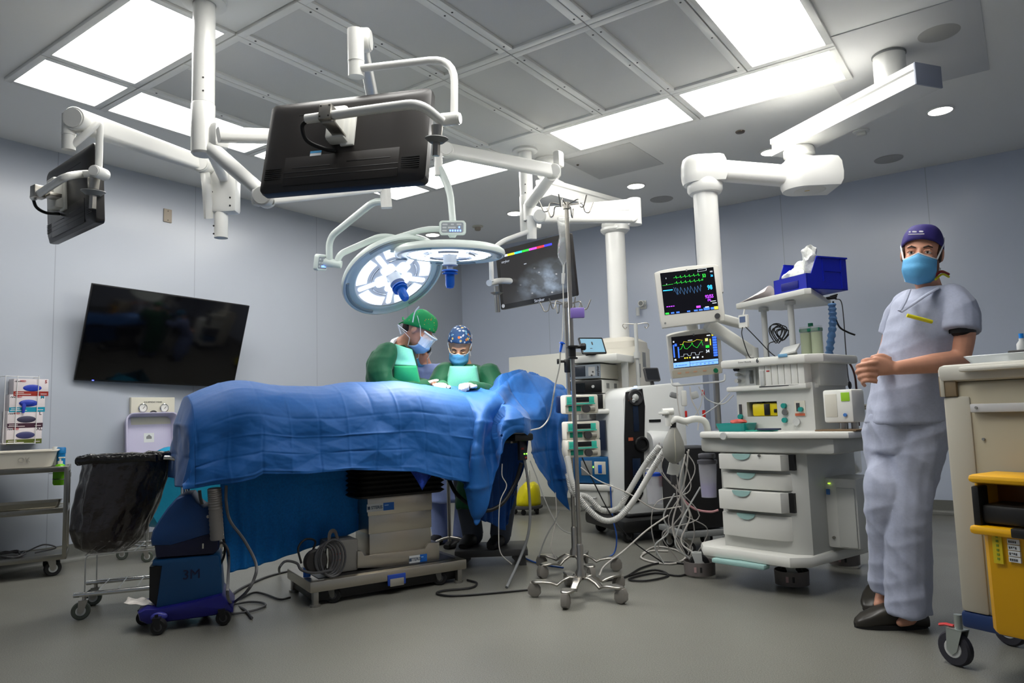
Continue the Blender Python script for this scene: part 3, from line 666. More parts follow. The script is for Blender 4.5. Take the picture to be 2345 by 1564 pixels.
T0 = zfr(CL1, (.601, -.105, -.792), (0, 1, 0)); lamp_head(t, T0, RL1, 1.1)
lamp_spot('lamp_beam', T0, 48, 118)
b = MB(); b.tube([pd(884, 462, 4.46), pd(856, 462, 4.5), pd(753, 545, 4.72), pd(755, 600, 4.75)], .022, 14, bend=.12); part('hanger_tube', b, RIM, t)
control(t, fr(pd(739, 602, 4.72), RT*.4+FW*.9+UP*.05, y=UP+RT*.2), .105, .105)
b = MB(); b.cyl(pd(742, 600, 4.75), pd(782, 606, 4.75), .032, .024, 16); b.tube([pd(770, 606, 4.75), pd(778, 582, 4.75), pd(872, 540, 4.8), pd(908, 545, 4.82), pd(925, 560, 4.9)], .021, 14, bend=.14); part('yoke_tube', b, RIM, t)
b = MB(); b.M = T0; b.box((0, 0, 0), (.001, .001, .001)); b.M = Matrix.Identity(4)
pr = CL1 + (pd(880, 572, 4.85)-CL1)
b = MB(); b.tube([pd(866, 576, 4.8), pd(900, 562, 4.85)], .05, 8, flat=(1, .5)); part('yoke_joint', b, RIM, t)
# ------------------------------------------------------------------ left wall: television, gauges, gloves
Tt = fr((-5.742, 3.205, 1.683), (.067, .997, -.037), y=(.293, .016, .956))
t = thing('television', 'large black wall television tilted downwards on the left wall', 'television', Tt.translation)
b = MB(Tt); b.box((0, 0, -.012), (1.30, .752, .022), .004); b.box((0, .12, -.040), (.9, .4, .02), .006); part('casing', b, mat('tv_shell', (20, 20, 22), .35), t)
part('screen', MB(Tt).box((0, .004, -.001), (1.282, .728, .006), .001), mat('tv_glass', (5, 5, 7), .1), t)
b = MB(Tt); b.box((-.52, -.369, .001), (.014, .006, .003)); part('power_led', b, glow('tv_led', (80, 90, 255), 4), t)
b = MB(); m_ = Tt @ V(0, -.05, -.05); b.span((XL+.001, m_.y-.2, m_.z-.15), (XL+.02, m_.y+.2, m_.z+.15)); b.box((XL+.05, m_.y, m_.z+.05), (.09, .06, .10), .005); part('wall_bracket', b, DGREY, t)
p = px(384, 494, XL+.006)
t = thing('wall_plate', 'small beige blank outlet plate high on the left wall', 'wall plate', p)
part('plate', MB().box(p, (.010, .072, .116), .003), mat('beige_plate', (168, 156, 140), .45), t)
for s_ in (1, -1): part('plate_screw', MB().cyl(V(p.x+.004, p.y, p.z+s_*.04), V(p.x+.0062, p.y, p.z+s_*.04), .004, n=8), SC2, t)

a, c = px(299, 910, XL+.02), px(399, 911, XL+.02); zb_ = px(299, 1010, XL+.02).z
t = thing('gauge_panel', 'cream wall panel with two round pressure gauges above the lilac tray', 'gauge panel', ((a+c)/2))
X0 = XL+.03
part('panel', MB().span((XL+.001, a.y, zb_), (X0, c.y, a.z), .004), mat('cream_enamel', (202, 199, 184), .4), t)
for q in ((326, 934), (375, 934)):
    g_ = px(q[0], q[1], X0); b = MB(fr(g_, (0, 1, 0), y=(0, 0, 1))); b.lathe([(.036, 0), (.036, .012), (.031, .014), (.030, .010)], n=28, cap=False)
    gg = part('gauge', b, CHROME, t)
    b = MB(fr(g_, (0, 1, 0), y=(0, 0, 1))); b.lathe([(0, .009), (.0305, .009)], n=24, cap=False); part('dial', b, mat('dial_white', (225, 225, 220), .4), gg)
    b = MB(fr(g_, (0, 1, 0), y=(0, 0, 1))); b.box((.004, .006, .011), (.003, .024, .002), M=Matrix.Rotation(-.7, 4, 'Z')); part('needle', b, BLACK, gg)
g_ = px(350, 944, X0); b = MB(fr(g_, (0, 1, 0), y=(0, 0, 1))); b.tube([V(.032*math.cos(PI*i/12), .03*math.sin(PI*i/12)-.02, .01) for i in range(13)], .006, 8); part('valve_handle', b, DGREY, t)
b = MB(fr(px(351, 921, X0), (0, 1, 0), y=(0, 0, 1))); text_mb(b, 'EQUIPMENT PANEL', Matrix.Translation((0, 0, .001)), .018); part('lettering', b, mat('print_grey', (70, 70, 70), .6), t)

# lilac tray leaning on the wall
TY = mat('lilac_plastic', (196, 192, 216), .4)
p0, p1 = px(288, 946, XL+.10), px(411, 946, XL+.10); z1 = p0.z; cy = (p0.y+p1.y)/2; wdt = p1.y-p0.y; hgt = .52
t = thing('plastic_tray', 'lilac plastic tray standing on its side against the left wall', 'tray', (XL+.1, cy, z1-hgt))
T0 = fr((XL+.075, cy, z1-hgt/2), (0, 1, 0), y=(-.06, 0, 1))
b = MB(T0)
rg = lambda w_, h_, r, z: [V(p[0], p[1], z) for p in rr(w_, h_, r, 6)]
b.loft([rg(wdt*.86, hgt*.9, .05, -.045), rg(wdt*.97, hgt*.98, .06, .035), rg(wdt, hgt, .065, .038), rg(wdt, hgt, .065, .046), rg(wdt*.965, hgt*.975, .06, .046), rg(wdt*.93, hgt*.95, .055, .040), rg(wdt*.84, hgt*.88, .05, -.035)]); part('tub', b, TY, t)
b = MB(T0); b.box((0, .06, -.034), (.085, .075, .001)); b.mi = 1; b.prism([(-.022, .05), (.022, .05), (.022, .068), (0, .085), (-.022, .068)], -.0335, -.0325); part('tray_label', b, [mat('label_white', (215, 218, 218), .5), MGREY], t)

# glove boxes in a wire rack
XG = XL+.10
t = thing('glove_rack', 'white wire rack on the left wall holding four glove boxes', 'wire rack', px(60, 950, XL+.05))
b = MB(); W_ = .0028
q = lambda x, y, X=XG: px(x, y, X)
for xs in ((41, 33), (90, 80)): b.tube([q(xs[0], 860), q(xs[1], 1016)], W_, 6)
A = [q(12, 860, XL+.01), q(17, 861), q(78, 863), q(91, 861, XL+.01)]
b.tube([q(13, 861), q(90, 864)], W_, 6); b.tube([q(13, 861), q(6, 1016)], W_, 6); b.tube([q(6, 1016), q(81, 1015)], W_, 6)
b.tube([q(13, 861), V(XL+.002, q(13, 861).y, q(13, 861).z)], W_, 6); b.tube([q(90, 864), V(XL+.002, q(90, 864).y, q(90, 864).z)], W_, 6); b.tube([q(6, 1016), V(XL+.002, q(6, 1016).y, q(6, 1016).z)], W_, 6); b.tube([q(81, 1015), V(XL+.002, q(81, 1015).y, q(81, 1015).z)], W_, 6)
part('wire_frame', b, mat('white_wire', (222, 222, 222), .35), t)
BOXW = mat('box_card', (214, 206, 208), .5); GLB = mat('glove_blue', (40, 62, 170), .4)
for (sz, x0, y0, x1, y1, band, ov_, nm) in (('S', 32, 867, 110.5, 905.5, (150, 38, 26), GLB, 'small'), ('M', 22, 903, 102.5, 941.5, (0, 140, 168), GLB, 'medium'),
        ('L', 17.5, 941.5, 97.5, 977, (58, 24, 44), mat('glove_dark', (60, 58, 80), .4), 'large'), ('XL', 15, 977.5, 95, 1013.5, (82, 92, 22), mat('glove_navy', (58, 60, 104), .4), 'extra large')):
    a = px(x0, y0, XG-.006); c = px(x1, y1+1.5, XG-.006); w_ = c.y-a.y; h_ = a.z-c.z
    t = thing('glove_box', {'S': 'white glove box with a red band, topmost in the rack', 'M': 'white glove box with a teal band, a blue glove hanging out', 'L': 'white glove box with a dark purple band, third in the rack', 'XL': 'white glove box with an olive band, lowest in the rack'}[sz], 'glove box', ((XL+XG)/2, (a.y+c.y)/2, c.z), 'glove boxes in the wall rack')
    T0 = fr((XG-.006, (a.y+c.y)/2, (a.z+c.z)/2), (0, 1, 0), y=(0, 0, 1))
    b = MB(T0); b.box((0, 0, -.043), (w_, h_-.001, .086), .002); part('carton', b, BOXW, t)
    bd = mat('band_'+sz, band, .5); b = MB(T0); b.box((0, -h_*.36, .0004), (w_, h_*.27, .001)); bp_ = part('colour_band', b, bd, t)
    b = MB(T0); 
    for x_, y_, l_ in ((-.24, -.40, .46), (-.33, -.31, .24), (.36, -.38, .18)): b.box((w_*x_, h_*y_, .0011), (w_*l_, h_*.035, .0006))
    part('band_print', b, mat('band_print', (225, 215, 210), .5), bp_)
    b = MB(T0); b.ell((w_*.03, -h_*.03 if sz == 'S' else h_*.0, .0), (w_*.27, h_*.2, .006)); part('glove_opening', b, ov_, t)
    b = MB(T0); text_mb(b, sz, Matrix.Translation((w_*.42, h_*.34, .0006)), h_*.26, bold=True); part('size_letter', b, mat('letter_'+sz, band if sz in 'SM' else (60, 50, 58), .5), t)
    b = MB(T0); text_mb(b, 'MED', Matrix.Translation((-w_*.24, h_*.36, .0006)), h_*.15, bold=True); b.mi = 1
    for k in range(3): b.lathe([(h_*.05, 0), (h_*.075, 0), (h_*.075, .0008), (h_*.05, .0008)], Matrix.Translation((-w_*.44+k*h_*.09, h_*.30, .0004)), 10, False, .2, PI-.2)
    part('carton_print', b, [mat('print_red', (180, 60, 60), .5), DGREY], t)
    if sz == 'M':
        b = MB(T0); b.tube([V(-w_*.1, 0, .006), V(-w_*.12, -h_*.25, .014), V(-w_*.13, -h_*.55, .012)], [.016, .008], 8, flat=(1, .5)); b.ell((-w_*.02, h_*.02, .006), (w_*.2, h_*.17, .009)); part('pulled_glove', b, GLB, t)

# ------------------------------------------------------------------ stainless trolley on the left
def caster(parent, p, r=.05, wd=.028, ang=0.0, top=.13, fm=None, wm=None, hub=True):
    """swivel caster standing on the floor at p: wheel, hub and fork"""
    p = V(p[0], p[1], 0); R_ = Matrix.Rotation(ang, 3, 'Z'); ax = R_ @ V(0, 1, 0); fwv = R_ @ V(1, 0, 0)
    c = p + V(0, 0, r); b = MB(); Tm = zfr(c-ax*wd/2, ax)
    b.lathe([(r*.55, 0), (r*.9, 0), (r, wd*.2), (r, wd*.8), (r*.9, wd), (r*.55, wd)], Tm, 28)
    wh = part('wheel', b, wm or RUBBER, parent)
    b = MB(); b.lathe([(0, -.002), (r*.5, -.002), (r*.56, .002), (r*.56, wd-.002), (r*.5, wd+.002), (0, wd+.002)], Tm, 20, False); part('hub', b, LGREY if hub else DGREY, wh)
    f = MB(); st = c + V(0, 0, r*.35) - fwv*r*.45
    for s in (-1, 1): f.prism([(-r*.7, r*1.15), (r*.25, r*1.15), (r*.32, -r*.1), (r*.0, -r*.35), (-r*.3, -r*.1)], -.0015, .0015, fr(c+ax*s*(wd/2+.005), fwv, y=V(0, 0, 1)))
    f.box(c-fwv*r*.22+V(0, 0, r*1.15), (r*.9, wd+.013, .004), M=None) if ang == 0 else f.add(*_boxvf((r*.95, wd+.013, .004)), fr(c-fwv*r*.22+V(0, 0, r*1.15), fwv, y=ax))
    f.cyl(c-fwv*r*.3+V(0, 0, r*1.1), V(c.x-fwv.x*r*.3, c.y-fwv.y*r*.3, top), r*.22, n=12); part('caster_fork', f, fm or STEEL, wh)
def _boxvf(s):
    x, y, z = [q/2 for q in s]
    return ([V(i, j, k) for i in (-x, x) for j in (-y, y) for k in (-z, z)], [(0, 1, 3, 2), (4, 6, 7, 5), (0, 4, 5, 1), (2, 3, 7, 6), (0, 2, 6, 4), (1, 5, 7, 3)])
SS = mat('stainless_sheet', (150, 147, 138), .28, 1.0, bump=(30, .05))
FRc = pz(152, 1277, .12); ed = V(.43, .903, 0).normalized(); dp = V(-ed.y, ed.x, 0)
t = thing('instrument_trolley', 'stainless steel trolley with three shelves at the far left', 'trolley', FRc-ed*.4)
LN, DPH = .80, .36; ZT = ov(155, 1068, FRc).z; ZM = ov(152, 1165, FRc).z
o3 = FRc.copy(); o3.z = 0
Fm = fr(o3, ed, y=dp)
for nm, z in (('lower_shelf', .135), ('middle_shelf', ZM), ('top_shelf', ZT-.01)):
    b = MB(Fm); b.box((-LN/2, DPH/2, z), (LN-.02, DPH-.02, .012)); b.box((-LN/2, .006, z-.006), (LN, .012, .036), .003); b.box((-LN/2, DPH-.006, z-.006), (LN, .012, .036), .003); b.box((-.006, DPH/2, z-.006), (.012, DPH, .036), .003); b.box((-LN+.006, DPH/2, z-.006), (.012, DPH, .036), .003); part(nm, b, SS, t)
for x, y in ((-.014, .012), (-.014, DPH-.012), (-LN+.014, .012), (-LN+.014, DPH-.012)):
    part('post', MB(Fm).box((x, y, (ZT+.12)/2), (.026, .026, ZT-.12), .003), SS, t)
b = MB(Fm); b.box((.008, .10, ZT-.06), (.006, .05, .03), .001); part('tag', b, MGREY, t)
for x, y in ((-.08, .06), (-.10, DPH-.06), (-LN+.08, .06), (-LN+.08, DPH-.06)):
    p = Fm @ V(x, y, 0); caster(t, p, .052, .03, math.atan2(ed.y, ed.x)+.25, .13)
# white tub and bottles on it
T0 = Fm @ Matrix.Translation((-.36, .16, ZT))
t = thing('plastic_tub', 'translucent white plastic tub on top of the steel trolley', 'tub', T0.translation)
b = MB(T0); b.loft([rg(.50, .24, .04, .003), rg(.56, .29, .045, .105), rg(.585, .31, .05, .108), rg(.585, .31, .05, .116), rg(.555, .285, .045, .116), rg(.49, .23, .04, .012)]); part('tub', b, mat('milky_plastic', (232, 226, 212), .35), t)
b = MB(T0 @ fr((.1, -.138, .055), (1, 0, 0), y=(0, .15, 1))); text_mb(b, 'OK', Matrix.Translation((0, 0, .001)), .05); part('handwriting', b, mat('pen_grey', (165, 160, 150), .6), t)
p = ov(137, 1090, Fm @ V(.04, .16, 0)); T0 = yaw(p, .5)
t = thing('sanitiser_bottle', 'lime green pump bottle hanging at the end of the steel trolley', 'bottle', T0 @ V(0, 0, -.06))
b = MB(T0); b.loft([rg(.075, .05, .02, -.062), rg(.085, .06, .022, -.05), rg(.085, .06, .022, .05), rg(.06, .045, .02, .075), rg(.034, .034, .016, .085)]); part('body', b, mat('lime_plastic', (110, 190, 14), .3), t)
b = MB(T0); b.cyl((0, 0, .085), (0, 0, .105), .016, n=16); b.cyl((0, 0, .1), (0, 0, .125), .006, n=10); b.box((.012, 0, .128), (.045, .014, .010), .003); part('pump', b, WHITE2, t)
b = MB(T0); b.tube([V(.05*math.cos(a), .037*math.sin(a), -.02) for a in [2*PI*i/20 for i in range(20)]], .003, 6, closed=True); b.box((-.05, .0, .02), (.03, .05, .006)); part('wire_holder', b, CHROME, t)
p = Fm @ V(-.10, .30, ZT)
t = thing('small_bottle', 'small white bottle behind the tub on the steel trolley', 'bottle', p)
part('body', MB(Matrix.Translation(p)).lathe([(0, 0), (.022, 0), (.022, .09), (.014, .105), (.0, .106)], n=18, cap=False), WHITE2, t)
part('cap', MB(Matrix.Translation(p)).lathe([(.0155, .10), (.0155, .13), (0, .131)], n=18, cap=False), WHITE, t)
p = Fm @ V(-.06, .28, ZT)
solo('blue_cap_bottle', MB(Matrix.Translation(p)).lathe([(0, 0), (.026, 0), (.026, .08), (.029, .082), (.029, .118), (.024, .125), (0, .126)], n=20, cap=False), mat('cap_blue', (10, 110, 170), .4), 'squat blue capped bottle behind the white tub on the trolley', 'bottle', p)
def coil(c, r, n, amp=.3, z=.006, seed=1, turns=3, tr=.005, tilt=0.0):
    rnd = random.Random(seed); pts = []
    for i in range(n*turns):
        a = 2*PI*i/n; k = 1+amp*(rnd.random()-.5)
        pts.append(V(c[0]+r*k*math.cos(a), c[1]+r*k*.6*math.sin(a), c[2]+z+rnd.random()*.02))
    return spline(pts, 4)
p = Fm @ V(-.34, .14, .142)
b = MB(); b.tube(coil(p, .13, 9, .5, .008, 4, 3), .006, 8); b.tube(spline([p+V(.02, .1, .02), p+ed*.2+V(0, 0, .06), p+ed*.27+V(0, 0, .03), p+ed*.15+V(0, 0, .01)]), .005, 8)
solo('cable', b, DGREY, 'dark coiled cable lying on the lowest shelf of the steel trolley', 'cable', p)
p = Fm @ V(-.24, .12, ZM+.006)
b = MB(yaw(p, math.atan2(ed.y, ed.x))); b.loft([rg(.36, .2, .02, 0), rg(.39, .22, .02, .045), rg(.40, .23, .02, .046), rg(.385, .215, .02, .044), rg(.355, .19, .02, .006)])
solo('steel_tray', b, SS, 'shallow steel tray on the middle shelf of the trolley', 'tray', p)

# ------------------------------------------------------------------ bag stand with black rubbish bag
A = pz(176, 1363, .125); A.z = 0; e = V(.57, .82, 0).normalized(); f = V(-.82, .57, 0).normalized()
Fb = fr(A, e, y=f)
LB, WB_ = .50, .31
t = thing('bag_stand', 'chrome wheeled bag stand at left holding a black bag', 'bag stand', Fb @ V(.25, .15, 0))
for y in (0, WB_):
    part('base_rail', MB().tube([Fb @ V(-.015, y, .125), Fb @ V(LB+.03, y, .125)], .0125, 14), CHROME, t)
zt = .815
fr_pts = [Fb @ V(LB, 0, .125), Fb @ V(LB, 0, zt), Fb @ V(.0, 0, zt), Fb @ V(.0, WB_, zt), Fb @ V(LB, WB_, zt), Fb @ V(LB, WB_, .125)]
part('hoop_frame', MB().tube(fr_pts, .0125, 14, bend=.10), CHROME, t)
b = MB(); zs = .325
wire = [Fb @ V(.035, 0, .13), Fb @ V(.035, 0, zs), Fb @ V(LB, 0, zs)]; b.tube(wire, .0035, 8, bend=.03)
wire = [Fb @ V(.035, WB_, .13), Fb @ V(.035, WB_, zs), Fb @ V(LB, WB_, zs)]; b.tube(wire, .0035, 8, bend=.03)
for i in range(5):
    x = .06+.1*i; b.tube([Fb @ V(x, 0, zs), Fb @ V(x+.02, WB_, zs)], .003, 6)
b.tube([Fb @ V(.035, 0, zs), Fb @ V(.035, WB_, zs)], .003, 6)
for i in range(5): b.tube([Fb @ V(.10+.09*i, .005, .138), Fb @ V(.10+.09*i, WB_-.005, .138)], .003, 6)
part('wire_shelf', b, mat('grey_wire', (186, 186, 184), .3, .6), t)
for x, y in ((.02, 0), (.02, WB_), (LB, 0), (LB, WB_)): caster(t, Fb @ V(x, y, 0), .045, .028, math.atan2(e.y, e.x)+PI+.1, .12, wm=mat('grey_tyre', (74, 80, 72), .6))
BAG = mat('black_bag_film', (36, 25, 17), .2, alpha=.9, coat=.35, bump=(22, .9))
cb = Fb @ V(.2, WB_/2, 0)
def bag_rings(prof, ctr, thick, seed, n=40, amp=.012, ex=2.4):
    """prof: rows of (y, xleft, xright) in the photograph; rings upright around ctr"""
    rings = []; fine = []
    for a_, c_ in zip(prof, prof[1:]): fine += [tuple(a_[q]+(c_[q]-a_[q])*k/4 for q in range(4)) for k in range(4)]
    for (y, xl, xr, th) in fine+[prof[-1]]:
        l = ov(xl, y, ctr); r = ov(xr, y, ctr); m = (l+r)/2; hw = (r-l).length/2; ring_ = []
        ax = (r-l).normalized(); bx_ = V(-ax.y, ax.x, 0)
        for i in range(n):
            a = 2*PI*i/n; c_, s_ = math.cos(a), math.sin(a); k = (abs(c_)**ex+abs(s_)**ex)**(-1/ex)
            w_ = 1+amp/hw*(noise.noise(V(c_*3+seed, s_*3, m.z*5))*1.0+.7*(1-2.4*abs(noise.noise(V(c_*6+m.z*5, s_*6+seed, m.z*7))))+.6*math.sin(7*a+seed)*max(0, (m.z-.45)/.4))
            ring_.append(m+ax*hw*c_*k*w_+bx_*thick*th*s_*k*w_)
        rings.append(ring_)
    return rings
prof = [(1046, 203, 379, 1), (1058, 204, 380, 1), (1072, 202, 377, 1.0), (1100, 197, 370, 1.02), (1140, 190, 358, 1.05), (1180, 184, 342, 1.08), (1210, 180.5, 328, 1.05), (1232, 183, 316, .98), (1248, 189, 300, .85), (1258, 199, 286, .6), (1265, 206, 268, .35)]
b = MB(); b.loft(bag_rings(prof, cb, .15, 3, 80, .019), cap=False); b.f.append(tuple(range(len(b.v)-80, len(b.v)))); b.k.append(0)
t2 = thing('rubbish_bag', 'black plastic rubbish bag hanging in the chrome stand', 'bag', (cb.x, cb.y, .33))
bo = part('bag_film', b, BAG, t2); mod_sub(bo, 1)
b = MB(); pts = []
for (u_, v_) in ((0, 0), (.12, -.006), (.25, -.008), (.36, -.004), (.40, .02), (.42, .15), (.40, .28), (.36, WB_+.006), (.2, WB_+.008), (.02, WB_), (-.012, .28), (-.016, .15), (-.012, .03)): pts.append(Fb @ V(u_, v_, zt+.004))
sp_ = spline(pts+[pts[0]], 6)
b.tube([p+V(0, 0, .006*noise.noise(p*30)) for p in sp_[:-1]], [.020+.007*noise.noise(V(i*.7, 2, 0)) for i in range(len(sp_)-1)], 9, closed=True, flat=(1, 1.1)); part('rolled_rim', b, mat('black_bag_roll', (16, 13, 12), .2, coat=.4, bump=(60, .6)), t2)
# small second stand behind with a teal bag
p1, p2 = fl_ = (pz(345, 1288), pz(291, 1281)); c = (p1+p2)/2
c = V(-5.28, 3.02, 0)
t = thing('bag_stand', 'low chrome bag stand by the left wall, mostly hidden behind the black bag', 'bag stand', c)
b = MB()
ZZ = ov(375, 1042, c).z
cor = [V(-5.62, 2.80, 0), V(-5.34, 2.84, 0), V(-5.10, 3.28, 0), V(-5.42, 3.34, 0)]
for q in cor: b.tube([q+V(0, 0, .1), q+V(0, 0, ZZ)], .011, 10)
b.tube([q+V(0, 0, .11) for q in cor], .009, 8, closed=True); b.tube([q+V(0, 0, ZZ) for q in cor], .011, 10, closed=True); part('frame', b, CHROME, t)
for q in cor: caster(t, q, .04, .025, 1.0, .1, wm=mat('grey_tyre'))
b = MB(); rings = []
for z, s_ in ((ZZ+.012, 1.03), (ZZ-.08, .98), (ZZ-.25, .97), (ZZ-.42, .9), (.24, .6)):
    ring_ = []
    for k in range(4):
        a_, d_ = cor[k], cor[(k+1) % 4]
        for i in range(7):
            q = a_.lerp(d_, i/7); m_ = c.lerp(q, s_); ring_.append(V(m_.x, m_.y, z)+V(noise.noise(q*9)*.02, noise.noise(q*7+V(3, 0, z*4))*.02, noise.noise(q*8+V(0, 0, z))*.015))
    rings.append(ring_)
b.loft(rings, cap=False)
solo('linen_bag', b, mat('teal_film', (10, 128, 160), .35, alpha=.9, bump=(20, .4)), 'teal plastic linen bag hanging in the low stand behind the black bag', 'bag', (c.x, c.y, .24))
b = MB(); rows = []
for i in range(9):
    rows.append([V(0, 0, 0)+ov(335+11*i, 1040, c)+V(0, 0, -.03+.075*math.sin(PI*i/8)*math.sin(PI*j/6)+.012*noise.noise(V(i*.9, j*.9, 0)))+FW*(.05*j-.1) for j in range(7)])
b.grid(rows); o_ = solo('folded_drape', b, mat('teal_cloth', (20, 140, 180), .6, bump=(25, .4)), 'crumpled light teal drape lying on top of the low bag stand', 'drape', None); mod_solid(o_, .004)

# ------------------------------------------------------------------ blue patient warming unit
wA = V(-3.535, 1.95, 0); we = V(.58, .8146, 0).normalized(); wf = V(-we.y, we.x, 0)
nW = -wf
def onw(x, y, off=0): return pn(x, y, wA+nW*off, nW)
def uz(x, y, off=0): p = onw(x, y, off)-wA; return (p.dot(we), p.z)
Zw = lambda x, y: (280+x/3.909, 1080+y/3.909)
Fw = Matrix(((we.x, 0, wf.x, wA.x), (we.y, 0, wf.y, wA.y), (0, 1, 0, 0), (0, 0, 0, 1)))   # local x=we, y=up, z=into depth
t = thing('patient_warmer', 'blue wheeled patient warming unit standing at the foot of the table', 'warming unit', wA+we*.15+wf*.12)
WBL = mat('warmer_blue', (9, 56, 108), .4, bump=(300, .06)); WNV = mat('warmer_navy', (10, 14, 48), .4); WBS = mat('warmer_base', (22, 22, 104), .35); WCB = mat('warmer_cart', (8, 64, 108), .45, bump=(300, .08))
def wp(poly, d0, d1, bev=.012): return MB(Fw).prism([uz(*Zw(*q)) for q in poly], d0, d1, bev=bev)
DW = .24
part('cart_body', wp([(350, 850), (262, 842), (272, 798), (860, 745), (872, 770), (898, 1095), (700, 1150), (300, 1225)], 0, DW, .01), WCB, t)
b = wp([(348, 856), (236, 862), (232, 1160), (300, 1222)], .03, DW-.03, 0); part('storage_opening', b, BLACK, t)
part('base_skirt', wp([(140, 1255), (215, 1215), (330, 1215), (640, 1150), (895, 1085), (992, 1210), (992, 1255), (700, 1300), (230, 1362), (160, 1330)], -.03, DW+.03, .02), WBS, t)
b = MB(Fw); b.ell((*uz(*Zw(335, 1285)), -.025), (.04, .022, .02)); part('foot_dome', b, mat('warmer_dome', (60, 62, 150), .2), t)
part('lower_housing', wp([(282, 660), (300, 778), (820, 742), (862, 700), (862, 540)], .006, DW-.006, .012), WNV, t)
hd = wp([(250, 610), (268, 535), (330, 430), (400, 330), (478, 242), (560, 203), (625, 197), (668, 262), (725, 312), (835, 302), (862, 335), (862, 548), (700, 592), (560, 635), (430, 672), (258, 672)], -.006, DW+.006, .028)
part('upper_housing', hd, WBL, t)
a_, c_ = V(*uz(*Zw(276, 540)), 0), V(*uz(*Zw(412, 338)), 0)
d_ = (c_-a_).normalized(); L_ = (c_-a_).length
T0 = Fw @ fr((a_+c_)/2+V(-.004, .004, DW*.5), d_, y=(0, 0, 1))
b = MB(T0); b.prism(rr(L_*1.0, DW*.62, .05, 8), -.001, .004); lp = part('control_label', b, mat('label_ivory', (214, 208, 186), .45), t)
b = MB(T0)
for i, j in ((-.3, -.25), (-.1, -.25), (.1, -.25), (.3, -.2), (-.2, .05), (.05, .1), (.25, .2), (-.3, .25)): b.box((L_*i, DW*j*.8, .0045), (L_*.09, DW*.09, .0015), .0004)
part('control_keys', b, DGREY, lp)
T0 = Fw @ Matrix.Translation((*uz(*Zw(622, 920)), -.001)) @ Matrix.Rotation(PI, 4, 'Y') @ Matrix.Scale(-1, 4, (1, 0, 0))
b = MB(); p3 = onw(*Zw(620, 922), .002); text_mb(b, '3M', fr(p3, we, y=V(0, 0, 1)), .066, .001); part('lettering', b, mat('logo_navy', (6, 14, 50), .5), t)
p3 = onw(*Zw(768, 402), .006); b = MB(); b.lathe([(.008, 0), (.008, .005), (.005, .006)], zfr(p3, nW), 16); part('lock', b, STEEL, t)
p3 = onw(*Zw(722, 670), .0); b = MB(); b.cyl(p3+V(0, 0, .014), p3-V(0, 0, .01), .004, n=8); part('latch', b, CREAM, t)
for q in ((363, 1452), (512, 1430), (330, 1430), (470, 1412)):
    p = pz(*q); caster(t, p, .036, .05, .9, .09, fm=BLACK, hub=False)
# hose and cables round the unit
hz = [pd(491, 1118, 3.62), pd(493, 1160, 3.62), pd(497, 1235, 3.62)]
b = MB(); hp = spline(hz, 16); b.tube(hp, [.031+.003*(i % 2) for i in range(len(hp))], 18)
solo('air_hose', b, mat('hose_grey', (120, 116, 112), .5), 'ribbed grey air hose rising behind the blue warming unit', 'hose', (hp[-1].x, hp[-1].y, hp[-1].z))
def cable(pts, r, m, label, name='cable', n=7, sm=7, group=None, cat=None):
    sp = spline(pts, sm); return solo(name, MB().tube(sp, r, n), m, label, cat or name.replace('_', ' '), sp[0], group)
CG = mat('cable_grey', (70, 70, 72), .5); CBK = mat('cable_black', (22, 22, 24), .5)
fz = lambda x, y, z=.008: pz(x, y, z)
cable([pd(518, 1112, 3.6), pd(518, 1150, 3.6), pd(527, 1192, 3.6), pd(560, 1238, 3.55), pd(586, 1290, 3.45), pd(582, 1325, 3.4), pd(562, 1358, 3.42), fz(533, 1382)], .0075, CG, 'long grey cable sweeping down from the drape beside the blue unit')
cable([onw(*Zw(868, 640), -.1), onw(*Zw(905, 640), -.1), onw(*Zw(945, 700), -.08), onw(*Zw(955, 800), -.05), pd(522, 1330, 3.2), pd(522, 1368, 3.15), fz(534, 1384), fz(560, 1396), fz(577, 1415)], .007, CG, 'grey power cable dropping from the back of the blue unit to the floor')
cable([onw(*Zw(880, 560), -.1), onw(*Zw(915, 640), -.1), onw(*Zw(915, 740), -.1), onw(*Zw(880, 830), -.1)], .006, CBK, 'short black cable looping behind the blue unit')
cable([fz(520, 1374), fz(540, 1355), fz(575, 1336), fz(620, 1318), fz(680, 1304), fz(740, 1296, .03)], .007, CG, 'grey cable running on the floor from the blue unit towards the table base')
cable([fz(533, 1384), fz(570, 1378), fz(600, 1380), fz(607, 1387), fz(580, 1398), fz(530, 1406), fz(500, 1405)], .006, CG, 'grey cable loop lying on the floor behind the blue unit')
cable([fz(548, 1372), fz(580, 1357), fz(605, 1360), fz(640, 1372), fz(665, 1368)], .006, CBK, 'dark cable on the floor between the blue unit and table base')
cable([pd(457, 1123, 3.5), pd(459, 1140, 3.5), pd(463, 1155, 3.5)], .008, CBK, 'dark cable stub rising from the top of the blue unit')
# crumpled white plastic on its base
b = MB(); rows = []
ca = onw(*Zw(195, 1175), -.1)
for i in range(10):
    row = []
    for j in range(8):
        u_, v_ = i/9-.5, j/7-.5
        row.append(ca+we*(u_*.17)+wf*(v_*.12)+V(0, 0, .028*noise.noise(V(u_*7, v_*7, 2))+.03*(.5-u_)-.01))
    rows.append(row)
b.grid(rows); o_ = solo('plastic_wrap', b, mat('white_film', (214, 208, 202), .3, bump=(40, .5)), 'crumpled white plastic wrap lying on the foot of the blue unit', 'plastic wrap'); mod_solid(o_, .003); mod_sub(o_, 1)
